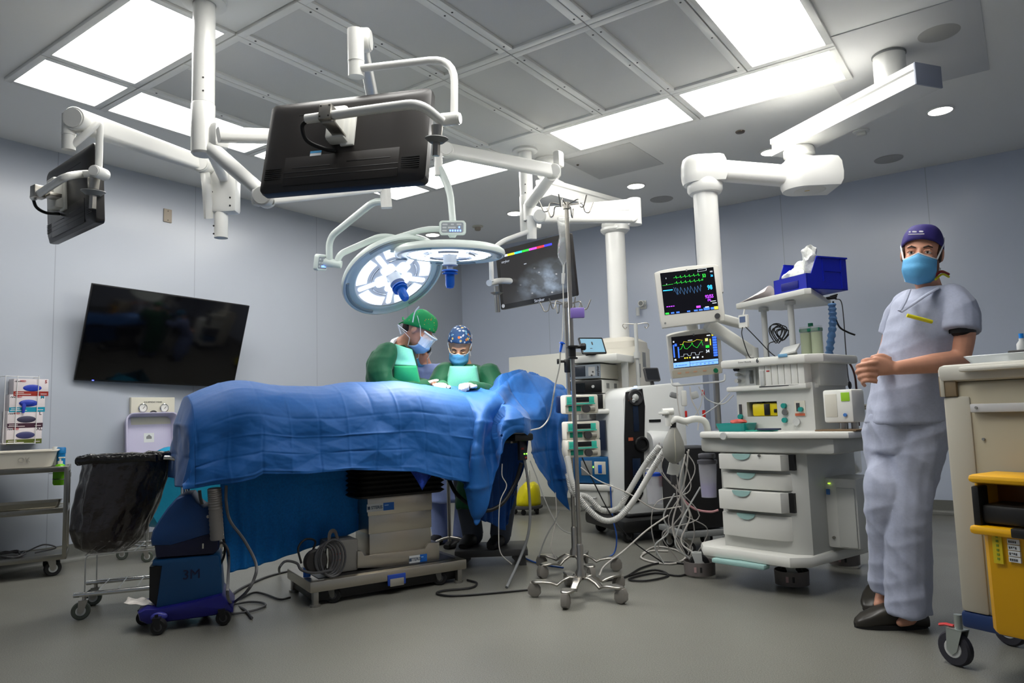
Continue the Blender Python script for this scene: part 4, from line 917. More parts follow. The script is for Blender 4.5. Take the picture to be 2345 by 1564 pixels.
# ------------------------------------------------------------------ operating table
TO = V(-3.196, 2.596, 0); TU = V(.3838, .9234, 0); TV = V(-.9234, .3838, 0)
Ft = fr(TO, TU, y=TV)
def tp(x, y, v): return pn(x, y, TO+TV*v, TV)                 # point on the upright plane v metres behind the table's front
def tu(x, y, v): q = tp(x, y, v)-TO; return q.dot(TU), q.z
t = thing('operating_table', 'steel operating table base under the blue drapes', 'operating table', TO+TU*.45+TV*.25)
u0, zt0 = tu(710, 1334, 0); u1, zt1 = tu(1069, 1282, 0); _, zb0 = tu(710, 1360, 0)
u0 -= .0; BD = .46
b = MB(Ft); b.span((u0, 0, zb0), (u1, BD, zt0), .008); part('base_cover', b, TSTEEL, t)
b = MB(Ft); b.span((u0+.06, .05, zt0-.002), (u1-.05, BD-.04, zt0+.004), .002); part('base_mat', b, mat('dark_mat', (24, 24, 26), .3), t)
b = MB(Ft); b.span((u0+.03, .04, .022), (u1-.03, BD-.03, zb0), .004); part('base_chassis', b, BLACK, t)
b = MB(Ft); um = (u0+u1)/2+.02; b.span((um-.055, -.006, zb0-.025), (um+.055, .004, zb0+.035), .004); b.mi = 1; b.span((um-.042, -.009, zb0-.03), (um+.042, -.004, zb0+.012), .003); part('brake_pedal', b, [mat('pedal_blue', (30, 66, 160), .4), mat('pedal_steel', (190, 186, 176), .35, .8)], t)
for uu in (u0+.02, u1-.06):
    b = MB(Ft); b.span((uu, .005, .012), (uu+.028, .045, zb0+.002), .002); b.cyl((uu+.014, .025, 0), (uu+.014, .025, .014), .028, n=18); part('levelling_foot', b, mat('foot_steel', (150, 148, 142), .35, .8), t)
    b = MB(Ft); b.span((uu, BD-.04, .012), (uu+.028, BD-.005, zb0+.002), .002); b.cyl((uu+.014, BD-.025, 0), (uu+.014, BD-.025, .014), .028, n=18); part('levelling_foot', b, mat('foot_steel'), t)
for uu in (u0+.14, u1-.16):
    for vv in (.045, BD-.045): p = Ft @ V(uu, vv, 0); caster(t, p, .042, .03, .6, zb0+.01, fm=mat('caster_steel', (120, 118, 112), .4, .8), hub=False)
# lower shroud with a cut-out, telescopic column, bellows
pv = .09
L_ = lambda *q: [tu(x, y, pv) for x, y in q]
Fz = Matrix(((TU.x, 0, TV.x, TO.x), (TU.y, 0, TV.y, TO.y), (0, 1, 0, 0), (0, 0, 0, 1)))
Z2 = lambda x, y: (620+x/3.782, 1080+y/3.782)
poly = [tu(*Z2(*q), pv) for q in ((752, 838), (1080, 828), (1462, 778), (1462, 612), (1368, 618), (1335, 668), (1080, 700), (812, 728), (790, 690), (752, 690))]
b = MB(Fz); b.prism(poly, pv, pv+.28, bev=.003)
part('lower_shroud', b, TSTEEL, t)
ua, ub = tu(*Z2(830, 400), pv+.02)[0], tu(*Z2(1395, 400), pv+.02)[0]; zc0 = tu(*Z2(1070, 700), pv)[1]; zc1 = tu(*Z2(1070, 210), pv)[1]
zs_ = [zc0-.03, zc0+(zc1-zc0)*.36, zc0+(zc1-zc0)*.68, zc1]
for k in range(3):
    b = MB(Ft); g = .006*(2-k); b.span((ua+.004-g*-.3+.004*(2-k), pv+.012+.004*(2-k), zs_[k]), (ub-.004*(2-k), pv+.26-.004*(2-k), zs_[k+1]+.002), .003); part('column_section', b, TSTEEL, t)
b = MB(); um = (ua+ub)/2; zb1 = tu(*Z2(1070, -10), pv)[1]+.10; rings = []; n_ = 9
for i in range(2*n_+1):
    k = 1.0 if i % 2 else .93; z = zc1+(zb1-zc1)*i/(2*n_)
    rings.append([Ft @ V(um+p[0], pv+.14+p[1], z) for p in rr((ub-ua+.16)*k, .36*k, .05, 4)])
b.loft(rings); part('bellows', b, mat('bellows_rubber', (10, 10, 11), .55), t, smooth=20)
b = MB(Ft); b.span((um-.30, .0, zb1-.01), (um+.30, .36, zb1+.05), .01); part('saddle', b, TSTEEL, t)
b = MB(Ft); b.span((-.45, .02, .85), (1.10, .38, .94), .02); part('table_top', b, BLACK, t)
def plate(x0, y0, x1, y1, v_, txt):
    a, c = tp(x0, y0, v_), tp(x1, y1, v_); w_ = (V(c.x, c.y, 0)-V(a.x, a.y, 0)).length; h_ = a.z-c.z
    Tp = fr((a+c)/2, TU, y=(0, 0, 1)); b = MB(Tp); b.box((-w_*.2, 0, 0), (w_*.6, h_, .002)); b.mi = 1; b.box((w_*.3, 0, 0), (w_*.4, h_, .0022)); b.mi = 2
    text_mb(b, txt, Tp.inverted() @ Tp @ Matrix.Translation((-w_*.14, 0, .0012)), h_*.55, bold=True); b.box((-w_*.43, 0, .0011), (h_*.35, h_*.4, .001)); b.mi = 3; b.box((w_*.22, h_*.18, .0013), (w_*.15, h_*.12, .001))
    return b
PM = [mat('plate_white', (200, 204, 206), .4), mat('plate_blue', (16, 96, 184), .4), mat('plate_print', (60, 76, 96), .5), mat('plate_light', (150, 190, 230), .5)]
part('name_plate', plate(*Z2(832, 285), *Z2(1068, 328), pv+.010, 'STERIS'), PM, t)
part('name_plate', plate(*Z2(1198, 732), *Z2(1354, 778), pv-.002, 'STERIS'), PM, t)
# pump box with coiled cable standing on the base
pb_ = tp(770, 1308, .10); zB = zt0+.005
Fp = fr((pb_.x, pb_.y, zB), TU, y=TV)
t = thing('pump_unit', 'grey pump box with red outline standing on the left end of the table base', 'pump', Fp.translation)
w_ = .17; hB = tu(760, 1240, .1)[1]-zB
b = MB(Fp); b.span((-.05, 0, .0), (.13, .16, hB), .012); part('casing', b, mat('pump_grey', (120, 118, 114), .5), t)
b = MB(Fp); 
for a_, c_ in (((-.022, .02), (-.018, hB-.02)), ((.03, .06), (.034, hB-.07)), ((-.02, .07), (.034, .074)), ((-.02, hB-.074), (.034, hB-.07))): b.span((a_[0], -.0015, a_[1]), (c_[0], .001, c_[1]))
part('red_outline', b, mat('red_print', (150, 50, 40), .5), t)
b = MB(); b.tube(spline([Fp @ V(-.06, .02, .03), Fp @ V(-.05, -.02, hB*.8), Fp @ V(-.035, .0, hB+.045), Fp @ V(0, .02, hB+.05), Fp @ V(.02, .03, hB+.0)]), .012, 8, flat=(1, .5)); part('strap', b, mat('strap_grey', (90, 84, 80), .6), t)
b = MB(Fp); b.cyl((-.06, -.03, .03), (-.06, -.03, hB*.85), .012, n=12); part('valve_post', b, CHROME, t)
b = MB(Fp); b.cyl((-.155, .03, .0), (-.155, .03, .05), .02, n=14); part('blue_valve', b, BLUEP, t)
b = MB()
for k in range(5):
    pts = [Fp @ V(-.085+.012*k+.05*math.cos(a)*(1+.1*k), -.055+.008*math.sin(k), hB*.55+(.075+.006*k)*math.sin(a)) for a in [2*PI*i/22 for i in range(22)]]
    b.tube(pts, .0065, 7, closed=True)
solo('cable', b, CG, 'thick coil of grey cable hanging on the pump box at the table base', 'cable', Fp @ V(-.07, -.05, .03))
b = MB(Fp); b.lathe([(0, -.02), (.055, -.02), (.065, -.01), (.065, .01), (.055, .02), (0, .02)], Matrix.Translation((-.125, -.03, hB*.5)) @ Matrix.Rotation(PI/2, 4, 'X'), 24, False); solo('cable_reel', b, mat('reel_dark', (38, 36, 36), .5), 'dark round cable reel at the left of the pump box', 'reel', Fp @ V(-.12, -.03, .05))
cable([tp(690, 1290, .05), tp(683, 1255, .06), tp(700, 1235, .08), tp(722, 1240, .1), tp(712, 1270, .1)], .006, CBK, 'black cable arching over the left end of the table base')
cable([fz(640, 1312, .02), tp(640, 1300, .05), tp(655, 1285, .05), tp(680, 1290, .05), tp(690, 1305, .03), tp(720, 1312, .02), tp(760, 1305, .05)], .007, CG, 'grey cable climbing from the floor onto the table base')

# ------------------------------------------------------------------ drapes
def drape_mat(name, rgb, rough=.62, mot=.06, trans=.0):
    m = bpy.data.materials.new(name); m.use_nodes = True; nt = m.node_tree; b = nt.nodes['Principled BSDF']; L = nt.links.new
    b.inputs['Roughness'].default_value = rough; b.inputs['Sheen Weight'].default_value = .15; b.inputs['Sheen Roughness'].default_value = .4; b.inputs['Specular IOR Level'].default_value = .3
    tc = nt.nodes.new('ShaderNodeTexCoord'); n = nt.nodes.new('ShaderNodeTexNoise'); n.inputs['Scale'].default_value = 90; n.inputs['Detail'].default_value = 4; L(tc.outputs['Object'], n.inputs['Vector'])
    mx = nt.nodes.new('ShaderNodeMix'); mx.data_type = 'RGBA'; mx.inputs[6].default_value = lin([c*(1-mot) for c in rgb]); mx.inputs[7].default_value = lin([min(255, c*(1+mot)) for c in rgb])
    L(n.outputs['Fac'], mx.inputs[0]); L(mx.outputs[2], b.inputs['Base Color'])
    n2 = nt.nodes.new('ShaderNodeTexNoise'); n2.inputs['Scale'].default_value = 420; L(tc.outputs['Object'], n2.inputs['Vector'])
    bp = nt.nodes.new('ShaderNodeBump'); bp.inputs['Strength'].default_value = .12; bp.inputs['Distance'].default_value = .002; L(n2.outputs['Fac'], bp.inputs['Height']); L(bp.outputs['Normal'], b.inputs['Normal'])
    return m
DB = drape_mat('drape_blue', (16, 84, 152)); DB2 = drape_mat('drape_under', (4, 108, 182), .7, .16); DB3 = drape_mat('drape_dark', (12, 66, 134), .6, .1)
def interp(P, x):
    for i in range(len(P)-1):
        if x <= P[i+1][0]:
            k = (x-P[i][0])/(P[i+1][0]-P[i][0]); k = max(0, min(1, k)); return P[i][1]*(1-k)+P[i+1][1]*k
    return P[-1][1]
def smooth_interp(P, x, w_=.04): return sum(interp(P, x+w_*(i-2)/2) for i in range(5))/5
def tri(x): f = x-math.floor(x); return 1-4*abs(f-.5)
def facets(x, y, seed):
    """flat facets between randomly raised grid nodes: the look of sharply folded cloth"""
    i, j = math.floor(x), math.floor(y); fx, fy = x-i, y-j
    h = lambda m, n: (math.sin(m*127.1+n*311.7+seed*17.3)*43758.5453) % 1-.5
    if (i+j) % 2: fx_ = 1-fx; i0, i1 = i+1, i
    else: fx_ = fx; i0, i1 = i, i+1
    if fx_ > fy: return h(i0, j)+(h(i1, j)-h(i0, j))*fx_+(h(i1, j+1)-h(i1, j))*fy
    return h(i0, j)+(h(i0, j+1)-h(i0, j))*fy+(h(i1, j+1)-h(i0, j+1))*fx_
def creases(a, b, per_a, per_b, seed, amp):
    """packaging folds on a square grid with facets, thin raised crease lines and finer crumples"""
    ja = a+.014*noise.noise(V(a*2.3+seed, b*3.1, 1)); jb = b+.016*noise.noise(V(a*2.7, b*2.1+seed, 5))
    fa = abs(tri(ja/per_a/2+.25)); fb = abs(tri(jb/per_b/2+.25))
    ma, mb_ = .5+.9*noise.noise(V(a*3+seed, b*5, 8)), .5+.9*noise.noise(V(a*5, b*3+seed, 2))
    e = ma*(1-fa)**14*(1 if math.floor(ja/per_a+.5) % 2 else -1)+mb_*(1-fb)**14*(1 if math.floor(jb/per_b+.5) % 2 else -1)
    r1, r2 = ja*.82+jb*.57, jb*.82-ja*.57
    return amp*(e*.55+2.3*facets(ja/per_a, jb/per_b, seed)+.75*facets(r1/.085, r2/.11, seed+4)+.30*facets(r2/.04, r1/.05, seed+9))
ZTOP = [(-.66, 1.12), (-.61, 1.145), (-.565, 1.172), (-.40, 1.238), (-.31, 1.243), (-.12, 1.2), (.1, 1.193), (.28, 1.218), (.56, 1.229), (.70, 1.209), (.91, 1.18), (1.12, 1.158), (1.3, 1.15)]
HEM = [(-.70, .66), (-.66, .676), (-.40, .70), (-.33, .712), (-.29, .732), (-.07, .717), (.17, .723), (.28, .712), (.40, .70), (.55, .686), (.74, .63), (.92, .595), (1.1, .58)]
t0 = None
NU, NT = 300, 170; rows = []
for j in range(NT+1):
    tt = j/NT; row = []
    for i in range(NU+1):
        k = i/NU; u = -.60+k*(1.565)
        zt_ = smooth_interp(ZTOP, u, .05); zh = interp(HEM, u)
        # profile across the patient: back edge, dome, shoulder, front fall
        prof = [(0, .62, zt_-.22), (.10, .50, zt_-.07), (.20, .36, zt_-.012), (.27, .24, zt_), (.36, .09, zt_-.028), (.46, -.03, zt_-.10), (.54, -.085, zt_-.20), (1.0, -.135, zh)]
        v_ = smooth_interp([(p[0], p[1]) for p in prof], tt, .05); z_ = smooth_interp([(p[0], p[2]) for p in prof], tt, .05)
        if tt > .97: z_ = interp([(p[0], p[2]) for p in prof], tt); v_ = interp([(p[0], p[1]) for p in prof], tt)
        s_len = tt*1.15
        fall = max(0, (tt-.40)/.60)
        d = creases(u+.29, s_len+.03, .152, .165, 3, .017)*(.5+.5*min(1, fall*2))
        d += .016*noise.noise(V(u*2.2, tt*2.2, 3))+.010*noise.noise(V(u*6, tt*4, 9))*(.4+fall)
        d += .022*fall*math.sin(u*9+1.2*math.sin(tt*3))*max(0, min(1, (u-.5)*3))               # looser vertical folds towards the head end
        leftend = max(0, (-.30-u)/.35); d += -.10*leftend*leftend*fall + .05*leftend*fall*math.sin(u*26+tt*5)
        ang = max(0, min(1, (tt-.25)/.3)); nz, nv = math.cos(ang*PI/2), -math.sin(ang*PI/2)
        if tt < .2: nz, nv = .8, .5
        row.append(Ft @ V(u, v_+nv*d, z_+nz*d*.6))
    rows.append(row)
b = MB(); b.grid(rows)
o_ = solo('surgical_drape', b, DB, 'large blue surgical drape with fold creases covering the patient and table', 'drape', Ft @ V(.2, .2, .6), smooth=None)
for p_ in o_.data.polygons: p_.use_smooth = True
mod_solid(o_, .002, 1)
def curtain(name, label, m, rows_px, nu=90, nv=70, amp=.01, fold=.0, seed=1, per=(.15, .16), cat='drape', nfold=7, top=True, thick=.002):
    """cloth laid through rows of (x, y, v) places; v is the distance behind the table's front plane"""
    ctrl = [[tp(x, y, v) for x, y, v in R] for R in rows_px]
    A = [spline(R, 12) for R in ctrl]; m_ = min(len(q) for q in A)
    def samp(L_, k): f = k*(len(L_)-1); i = min(int(f), len(L_)-2); return L_[i].lerp(L_[i+1], f-i)
    g = []
    for j in range(nu+1):
        col = spline([samp(R, j/nu) for R in A], 14); g.append([samp(col, i/nv) for i in range(nv+1)])
    out = []
    for i in range(nv+1):
        row = []
        for j in range(nu+1):
            p = g[j][i]; a = g[max(j-1, 0)][i]; c = g[min(j+1, nu)][i]; d_ = g[j][max(i-1, 0)]; e_ = g[j][min(i+1, nv)]
            n_ = (c-a).cross(e_-d_); n_ = n_.normalized() if n_.length > 1e-9 else -TV
            if n_.dot(-TV) < 0: n_ = -n_
            uu, zz = (p-TO).dot(TU), p.z; k = i/nv
            d = creases(uu, zz, per[0], per[1], seed, amp)+.5*amp*noise.noise(V(uu*9+seed, zz*9, 4))+fold*k*math.sin(nfold*2*PI*j/nu+2*noise.noise(V(j*.05, i*.05, seed)))
            row.append(p+n_*d)
        out.append(row)
    b = MB(); b.grid(out); o = solo(name, b, m, label, cat, smooth=None)
    for p_ in o.data.polygons: p_.use_smooth = True
    mod_solid(o, thick, 0); return o
curtain('surgical_drape', 'darker blue under drape hanging low at the foot end of the table', DB2,
    [[(500, 1000, .20), (590, 1010, .22), (700, 1010, .24), (850, 1010, .26)], [(505, 1120, .18), (590, 1120, .20), (700, 1115, .22), (848, 1110, .27)],
     [(512, 1220, .17), (590, 1205, .20), (700, 1180, .23), (845, 1160, .28)], [(522, 1312, .16), (600, 1292, .2), (690, 1262, .22), (842, 1207, .28)]], 90, 70, .009, .010, 8)
b = MB(); g_ = []; edge = [r[0] for r in rows]; NE = 60
for k in range(NE+1):
    q = k/NE; row = []
    for j in range(0, len(edge), 2):
        p = Ft.inverted() @ edge[j]; tt = j/(len(edge)-1); zb = .66+.05*tt
        if tt < .12: zb = .70
        z = p.z+(min(zb, p.z)-p.z)*q; s_ = math.sin(PI*.5*min(1, q*3))
        u = p.x-.022*s_-.014*q*(1+.8*math.sin(tt*19+2*q))
        row.append(Ft @ V(u+creases(tt*1.15, z, .15, .165, 5, .010)*s_, p.y*(1-.05*q)+.02*q*math.sin(tt*23), z))
    g_.append(row)
b.grid(g_); o_ = solo('surgical_drape', b, DB, 'blue drape end panel hanging down at the far left end of the table', 'drape', None, smooth=None)
for p_ in o_.data.polygons: p_.use_smooth = True
mod_solid(o_, .002, 1)
TOPP = [(1032, 886), (1081, 894), (1128, 891), (1153, 866), (1190, 852), (1215, 857), (1242, 864), (1270, 880), (1296, 897), (1322, 906)]
HEMP = [(1016, 1098), (1059, 1113), (1091, 1203), (1133, 1102), (1163, 1003), (1204, 997), (1234, 1068), (1276, 1137), (1310, 1169), (1296, 1085)]
MID1 = [(1030, 930), (1075, 935), (1110, 935), (1140, 925), (1175, 915), (1205, 925), (1240, 930), (1265, 935), (1285, 945), (1300, 950)]
MID2 = [(1025, 1010), (1060, 1020), (1090, 1020), (1125, 985), (1160, 955), (1195, 960), (1225, 980), (1255, 1010), (1280, 1025), (1293, 1010)]
MID3 = [(1020, 1060), (1058, 1075), (1090, 1100), (1128, 1050), (1162, 985), (1200, 982), (1230, 1025), (1263, 1070), (1290, 1095), (1296, 1050)]
vt = [.25, .25, .22, .2, .2, .2, .2, .2, .22, .25]; BK = [(x, y+6, v+.22) for (x, y), v in zip(TOPP, vt)]
curtain('surgical_drape', 'crumpled blue drape tented over the arm board at the head end', DB,
    [BK, [(x, y, v) for (x, y), v in zip(TOPP, vt)], [(x, y, v) for (x, y), v in zip(MID1, [.0, .02, -.06, -.02, .04, .0, -.04, .02, .0, .06])],
     [(x, y, v) for (x, y), v in zip(MID2, [-.08, -.02, -.15, -.06, -.2, -.2, -.08, -.02, -.10, -.02])], [(x, y, v) for (x, y), v in zip(MID3, [-.11, -.05, -.16, -.10, -.24, -.24, -.12, -.05, -.12, -.04])],
     [(x, y, v) for (x, y), v in zip(HEMP, [-.12, -.08, -.14, -.14, -.24, -.24, -.14, -.08, -.10, -.05])]], 170, 120, .024, .0, 21, (.17, .19))
curtain('surgical_drape', 'dark blue drape hanging behind the arm board, near the stool', DB3,
    [[(1085, 985, .1), (1130, 985, .1), (1175, 985, .08), (1212, 985, .08)], [(1085, 1080, .12), (1125, 1080, .1), (1165, 1080, .12), (1203, 1060, .1)], [(1090, 1190, .14), (1125, 1198, .12), (1158, 1211, .14), (1172, 1140, .12)]], 50, 50, .008, .015, 31)
b = MB(); rows = [[tp(938+(64-30*j/8)*i/10+8*j/8*1.5, 1076+j*5.8-abs(i-5)*j*.75, -.10+.01*math.sin(i)) for i in range(11)] for j in range(9)]
b.grid(rows); o_ = solo('patterned_cloth', b, mat('dotted_blue', (20, 52, 140), .7, var=.5, vscale=120), 'small dotted blue cloth corner hanging below the drape in front of the bellows', 'cloth'); mod_solid(o_, .002)
# arm board, hanging control box
b = MB(); p = tp(1187, 1001, -.18)
t = thing('arm_board', 'black padded arm board poking out under the crumpled drape', 'arm board', p)
b = MB(fr(p, TU, y=TV)); b.box((0, .14, .0), (.135, .42, .045), .012); part('pad', b, BLACK, t)
b = MB(fr(p, TU, y=TV)); b.box((0, .2, -.03), (.05, .3, .015), .002); part('rail', b, STEEL, t)
p = tp(1196, 1031, -.17)
t = thing('control_box', 'small dark box with two green lights hanging under the arm board', 'control box', p)
b = MB(fr(p, TU, y=TV)); b.box((0, 0, 0), (.055, .03, .12), .006); part('casing', b, mat('navy_box', (28, 30, 40), .4), t)
b = MB(fr(p, TU, y=TV)); 
for s_ in (-.008, .008): b.lathe([(0, -.002), (.004, -.002), (.004, .002)], Matrix.Translation((.012+s_, -.016, -.022)) @ Matrix.Rotation(PI/2, 4, 'X'), 10)
part('green_led', b, glow('green_led', (120, 255, 60), 4), t)
b = MB(fr(p, TU, y=TV)); b.box((-.008, -.015, .01), (.02, .004, .012)); b.box((.015, -.015, -.045), (.016, .004, .010)); part('socket', b, mat('red_print'), t)
# steel stand behind the table
p0 = pz(1030, 1258); p0 = V(p0.x, p0.y, 0); zt_ = 1.1
t = thing('instrument_stand', 'slim steel stand pole with angled feet behind the table', 'stand', p0)
part('pole', MB().cyl(p0+V(0, 0, .06), p0+V(0, 0, zt_), .0135, n=16), STEEL, t)
b = MB()
for a in (0.2, 2.3, 4.4): b.tube([p0+V(0, 0, .09), p0+V(.10*math.cos(a), .10*math.sin(a), .08), p0+V(.22*math.cos(a), .22*math.sin(a), .012)], .011, 10, bend=.05)
part('foot', b, STEEL, t)
b = MB(fr(p0+V(0, 0, zt_), TU, y=TV)); b.box((0, 0, 0), (.5, .32, .015), .004); part('tray', b, SS, t)
# step stool
s0 = pz(1120, 1262, .20)
sd0, sd1 = pz(1052, 1262, .20), pz(1140, 1266, .20)
Fs = fr((-3.06, 3.99, 0), V(.80, .6, 0), y=V(-.6, .8, 0))
t = thing('step_stool', 'dark grey step stool under the feet of the surgeon in green', 'stool', Fs.translation)
b = MB(Fs); b.box((0, 0, .098), (.48, .32, .022), .006); b.box((0, -.155, .085), (.48, .012, .04), .004); b.box((.235, 0, .085), (.012, .32, .04), .004); part('step_top', b, mat('stool_grey', (66, 66, 66), .5), t)
for x, y in ((-.18, -.11), (.18, -.11), (-.18, .11), (.18, .11)):
    b = MB(Fs); b.loft([[V(x*(1.16 if z == 0 else 1)+p[0], y*(1.1 if z == 0 else 1)+p[1], z) for p in rr(*((.045, .04) if z == 0 else (.09, .06)), .008, 3)] for z in (0, .05, .09)]); part('leg', b, mat('stool_grey'), t)
# ------------------------------------------------------------------ people
SKIN = mat('skin', (206, 150, 124), .5, var=.05, vscale=30); SKIN2 = mat('skin_warm', (214, 164, 132), .5, var=.05, vscale=30)
MASKB = mat('mask_blue', (92, 166, 214), .7, bump=(120, .1)); MASKW = mat('mask_white', (226, 230, 234), .7)
EYEW = mat('eye_white', (222, 216, 210), .3); EYED = mat('eye_dark', (44, 32, 26), .2); HAIR = mat('hair_brown', (58, 40, 30), .6, bump=(200, .3)); HAIRB = mat('hair_black', (22, 18, 17), .55)
GLOVE = mat('surgical_glove', (232, 226, 212), .45)
RTh = V(RT.x, RT.y, 0).normalized(); FWh = V(FW.x, FW.y, 0).normalized(); Z = V(0, 0, 1)
def remesh(mb, vox, it=4, fac=.5, disp=None):
    me = bpy.data.meshes.new('r'); me.from_pydata([tuple(p) for p in mb.v], [], mb.f); me.validate(); me.update()
    b = bmesh.new(); b.from_mesh(me); bmesh.ops.recalc_face_normals(b, faces=b.faces[:]); b.to_mesh(me); b.free()
    o = bpy.data.objects.new('r', me); COL.objects.link(o)
    m = o.modifiers.new('a', 'REMESH'); m.mode = 'VOXEL'; m.voxel_size = vox
    if it: m = o.modifiers.new('b', 'SMOOTH'); m.iterations = it; m.factor = fac
    dg = bpy.context.evaluated_depsgraph_get(); r = bpy.data.meshes.new_from_object(o.evaluated_get(dg))
    out = MB(); vs = [v.co.copy() for v in r.vertices]
    if disp:
        r.update(); ns = [v.normal.copy() for v in r.vertices]; vs = [p+n_*disp(p, n_) for p, n_ in zip(vs, ns)]
    out.add(vs, [tuple(p.vertices) for p in r.polygons])
    bpy.data.objects.remove(o); bpy.data.meshes.remove(r); bpy.data.meshes.remove(me); return out
def limb(mb, pts, rs, n=14, e0=True, e1=True):
    sp = spline(pts, 5); N = len(sp); R_ = [interp([(i/(len(rs)-1), r) for i, r in enumerate(rs)], k/(N-1)) for k in range(N)]
    mb.tube(sp, R_, n)
    if e0: mb.ell(sp[0], R_[0]*.98, n=14, m=8)
    if e1: mb.ell(sp[-1], R_[-1]*.98, n=14, m=8)
def add_head(mb, Hd, s=1.0, ear=True, jaw=True):
    """skull, jaw, nose, brow, ears; x across, y up, z out of the face"""
    M_ = mb.M; mb.M = Hd @ Matrix.Scale(s, 4)
    mb.ell((0, .028, -.018), (.077, .090, .096)); mb.ell((0, -.025, .010), (.066, .085, .080)); mb.ell((0, -.082, .040), (.040, .034, .042))
    mb.ell((0, -.055, .030), (.056, .055, .055)); mb.ell((0, .022, .066), (.056, .016, .022))
    mb.tube([V(0, .012, .082), V(0, -.014, .098), V(0, -.032, .106)], [.010, .013, .016], 10); mb.ell((0, -.034, .100), (.020, .013, .014))
    mb.ell((0, -.066, .082), (.026, .010, .012)); mb.ell((.034, -.022, .066), (.022, .018, .018)); mb.ell((-.034, -.022, .066), (.022, .018, .018))
    if ear:
        for sx in (-1, 1): mb.ell((sx*.078, -.008, -.012), (.010, .034, .020), Matrix.Rotation(sx*.3, 4, 'Y'))
    mb.M = M_
def eyes(t, Hd, s=1.0, closed=False, brow=None):
    T0 = Hd @ Matrix.Scale(s, 4)
    for sx in (-1, 1):
        if closed:
            b = MB(T0); b.ell((sx*.032, -.001, .0745), (.016, .011, .011)); b.mi = 1; b.tube([V(sx*.032-.016, -.004, .081), V(sx*.032, -.0095, .086), V(sx*.032+.016, -.004, .081)], .0016, 6); part('eyelid', b, [SKIN2, EYED], t)
        else:
          b = MB(T0); b.ell((sx*.032, .000, .0745), (.015, .0095, .012)); b.mi = 1; b.ell((sx*.032, .0, .0815), (.0062, .0066, .0065)); b.mi = 2
          b.tube([V(sx*.032-.017, .000, .078), V(sx*.032-.008, .0085, .0865), V(sx*.032+.008, .0085, .0865), V(sx*.032+.017, .000, .078)], .0042, 6); part('eye', b, [EYEW, EYED, SKIN], t)
        if brow: b = MB(T0); b.tube([V(sx*.015, .020, .088), V(sx*.033, .027, .085), V(sx*.050, .021, .074)], [.0035, .0045, .002], 8); part('eyebrow', b, brow, t)
def cap(t, Hd, m, s=1.0, low=.035, lett=None, tail=False, puff=1.0):
    """cloth theatre cap down to the hairline at the brow and lower at the nape"""
    T0 = Hd @ Matrix.Scale(s, 4); rings = []
    for i in range(13):
        k = i/12; phi = k*PI*.5; row = []
        for j in range(40):
            a = 2*PI*j/40; ca, sa = math.cos(a), math.sin(a)
            front = (sa+1)/2; ylow = low*front-.030*(1-front); ytop = .128*puff
            y = ylow+(ytop-ylow)*math.sin(phi); rr_ = math.cos(phi)**.62 if phi < PI/2-.01 else .02
            w_ = 1+.018*math.sin(9*a+3*k)*(1-k)+.02*noise.noise(V(ca*3, sa*3, k*3))
            row.append(V(.084*ca*rr_*w_, y, (-.016+.104*sa*w_)*rr_-.012*k))
        rings.append(row)
    b = MB(T0); b.loft(rings, cap=False); o = part('cap', b, m, t, smooth=None)
    for p_ in o.data.polygons: p_.use_smooth = True
    mod_solid(o, .004, 1)
    if tail: b = MB(T0); b.tube([V(0, .0, -.115), V(.01, -.01, -.14), V(.03, -.0, -.16)], [.008, .006], 8, flat=(1, .4)); b.tube([V(0, .0, -.115), V(-.01, -.03, -.13), V(-.02, -.05, -.135)], [.008, .006], 8, flat=(1, .4)); part('cap_tie', b, m, o)
    return o
def mask(t, Hd, m, s=1.0, trim_=MASKW, up=-.004, side=.070):
    T0 = Hd @ Matrix.Scale(s, 4); rows = []
    for i in range(15):
        k = i/14; y = up-.128*k; row = []
        for j in range(19):
            q = j/9-1; edge = abs(q)
            z = .128-.012*(k-.45)**2*7-.062*edge**2.0-.03*max(0, k-.6)*2
            x = q*side*(1-.18*max(0, k-.5)*2-.05*(1-k)); yy = y-.018*edge*(0.5-k)*1.6+(.012*(1-edge)**2 if i == 0 else 0)
            row.append(V(x, yy, z+.0028*math.sin(k*PI*6)*(1-edge*.5)))
        rows.append(row)
    b = MB(T0); b.grid(rows); o = part('face_mask', b, m, t, smooth=None)
    for p_ in o.data.polygons: p_.use_smooth = True
    mod_solid(o, .003, 0)
    b = MB(T0); b.tube(rows[0], .0032, 6); part('mask_edge', b, trim_, o)
    for sx, c0, c1 in ((-1, rows[0][0], rows[-1][0]), (1, rows[0][-1], rows[-1][-1])):
        b = MB(T0); b.tube([c0, V(sx*.083, .03, .015), V(sx*.08, .075, -.05)], .0035, 6, flat=(1, .5)); part('mask_tie', b, trim_, o)
        b = MB(T0); b.tube([c1, V(sx*.076, -.07, -.0), V(sx*.06, -.06, -.075)], .0035, 6, flat=(1, .5)); part('mask_tie', b, trim_, o)
    return o
def folds(seed, amp=.006, f=7.0, st=.35):
    return lambda p, n_: amp*(noise.noise(V(p.x*f+seed, p.y*f, p.z*f*st))*1.2+.6*noise.noise(V(p.x*f*2.3, p.y*f*2.3+seed, p.z*f*st*2)))
def ring(c, ax, fwv, a, b_, n=28, ex=2.3):
    out = []
    for i in range(n):
        t_ = 2*PI*i/n; c_, s_ = math.cos(t_), math.sin(t_); k = (abs(c_)**ex+abs(s_)**ex)**(-1/ex); out.append(c+ax*(a*c_*k)+fwv*(b_*s_*k))
    return out
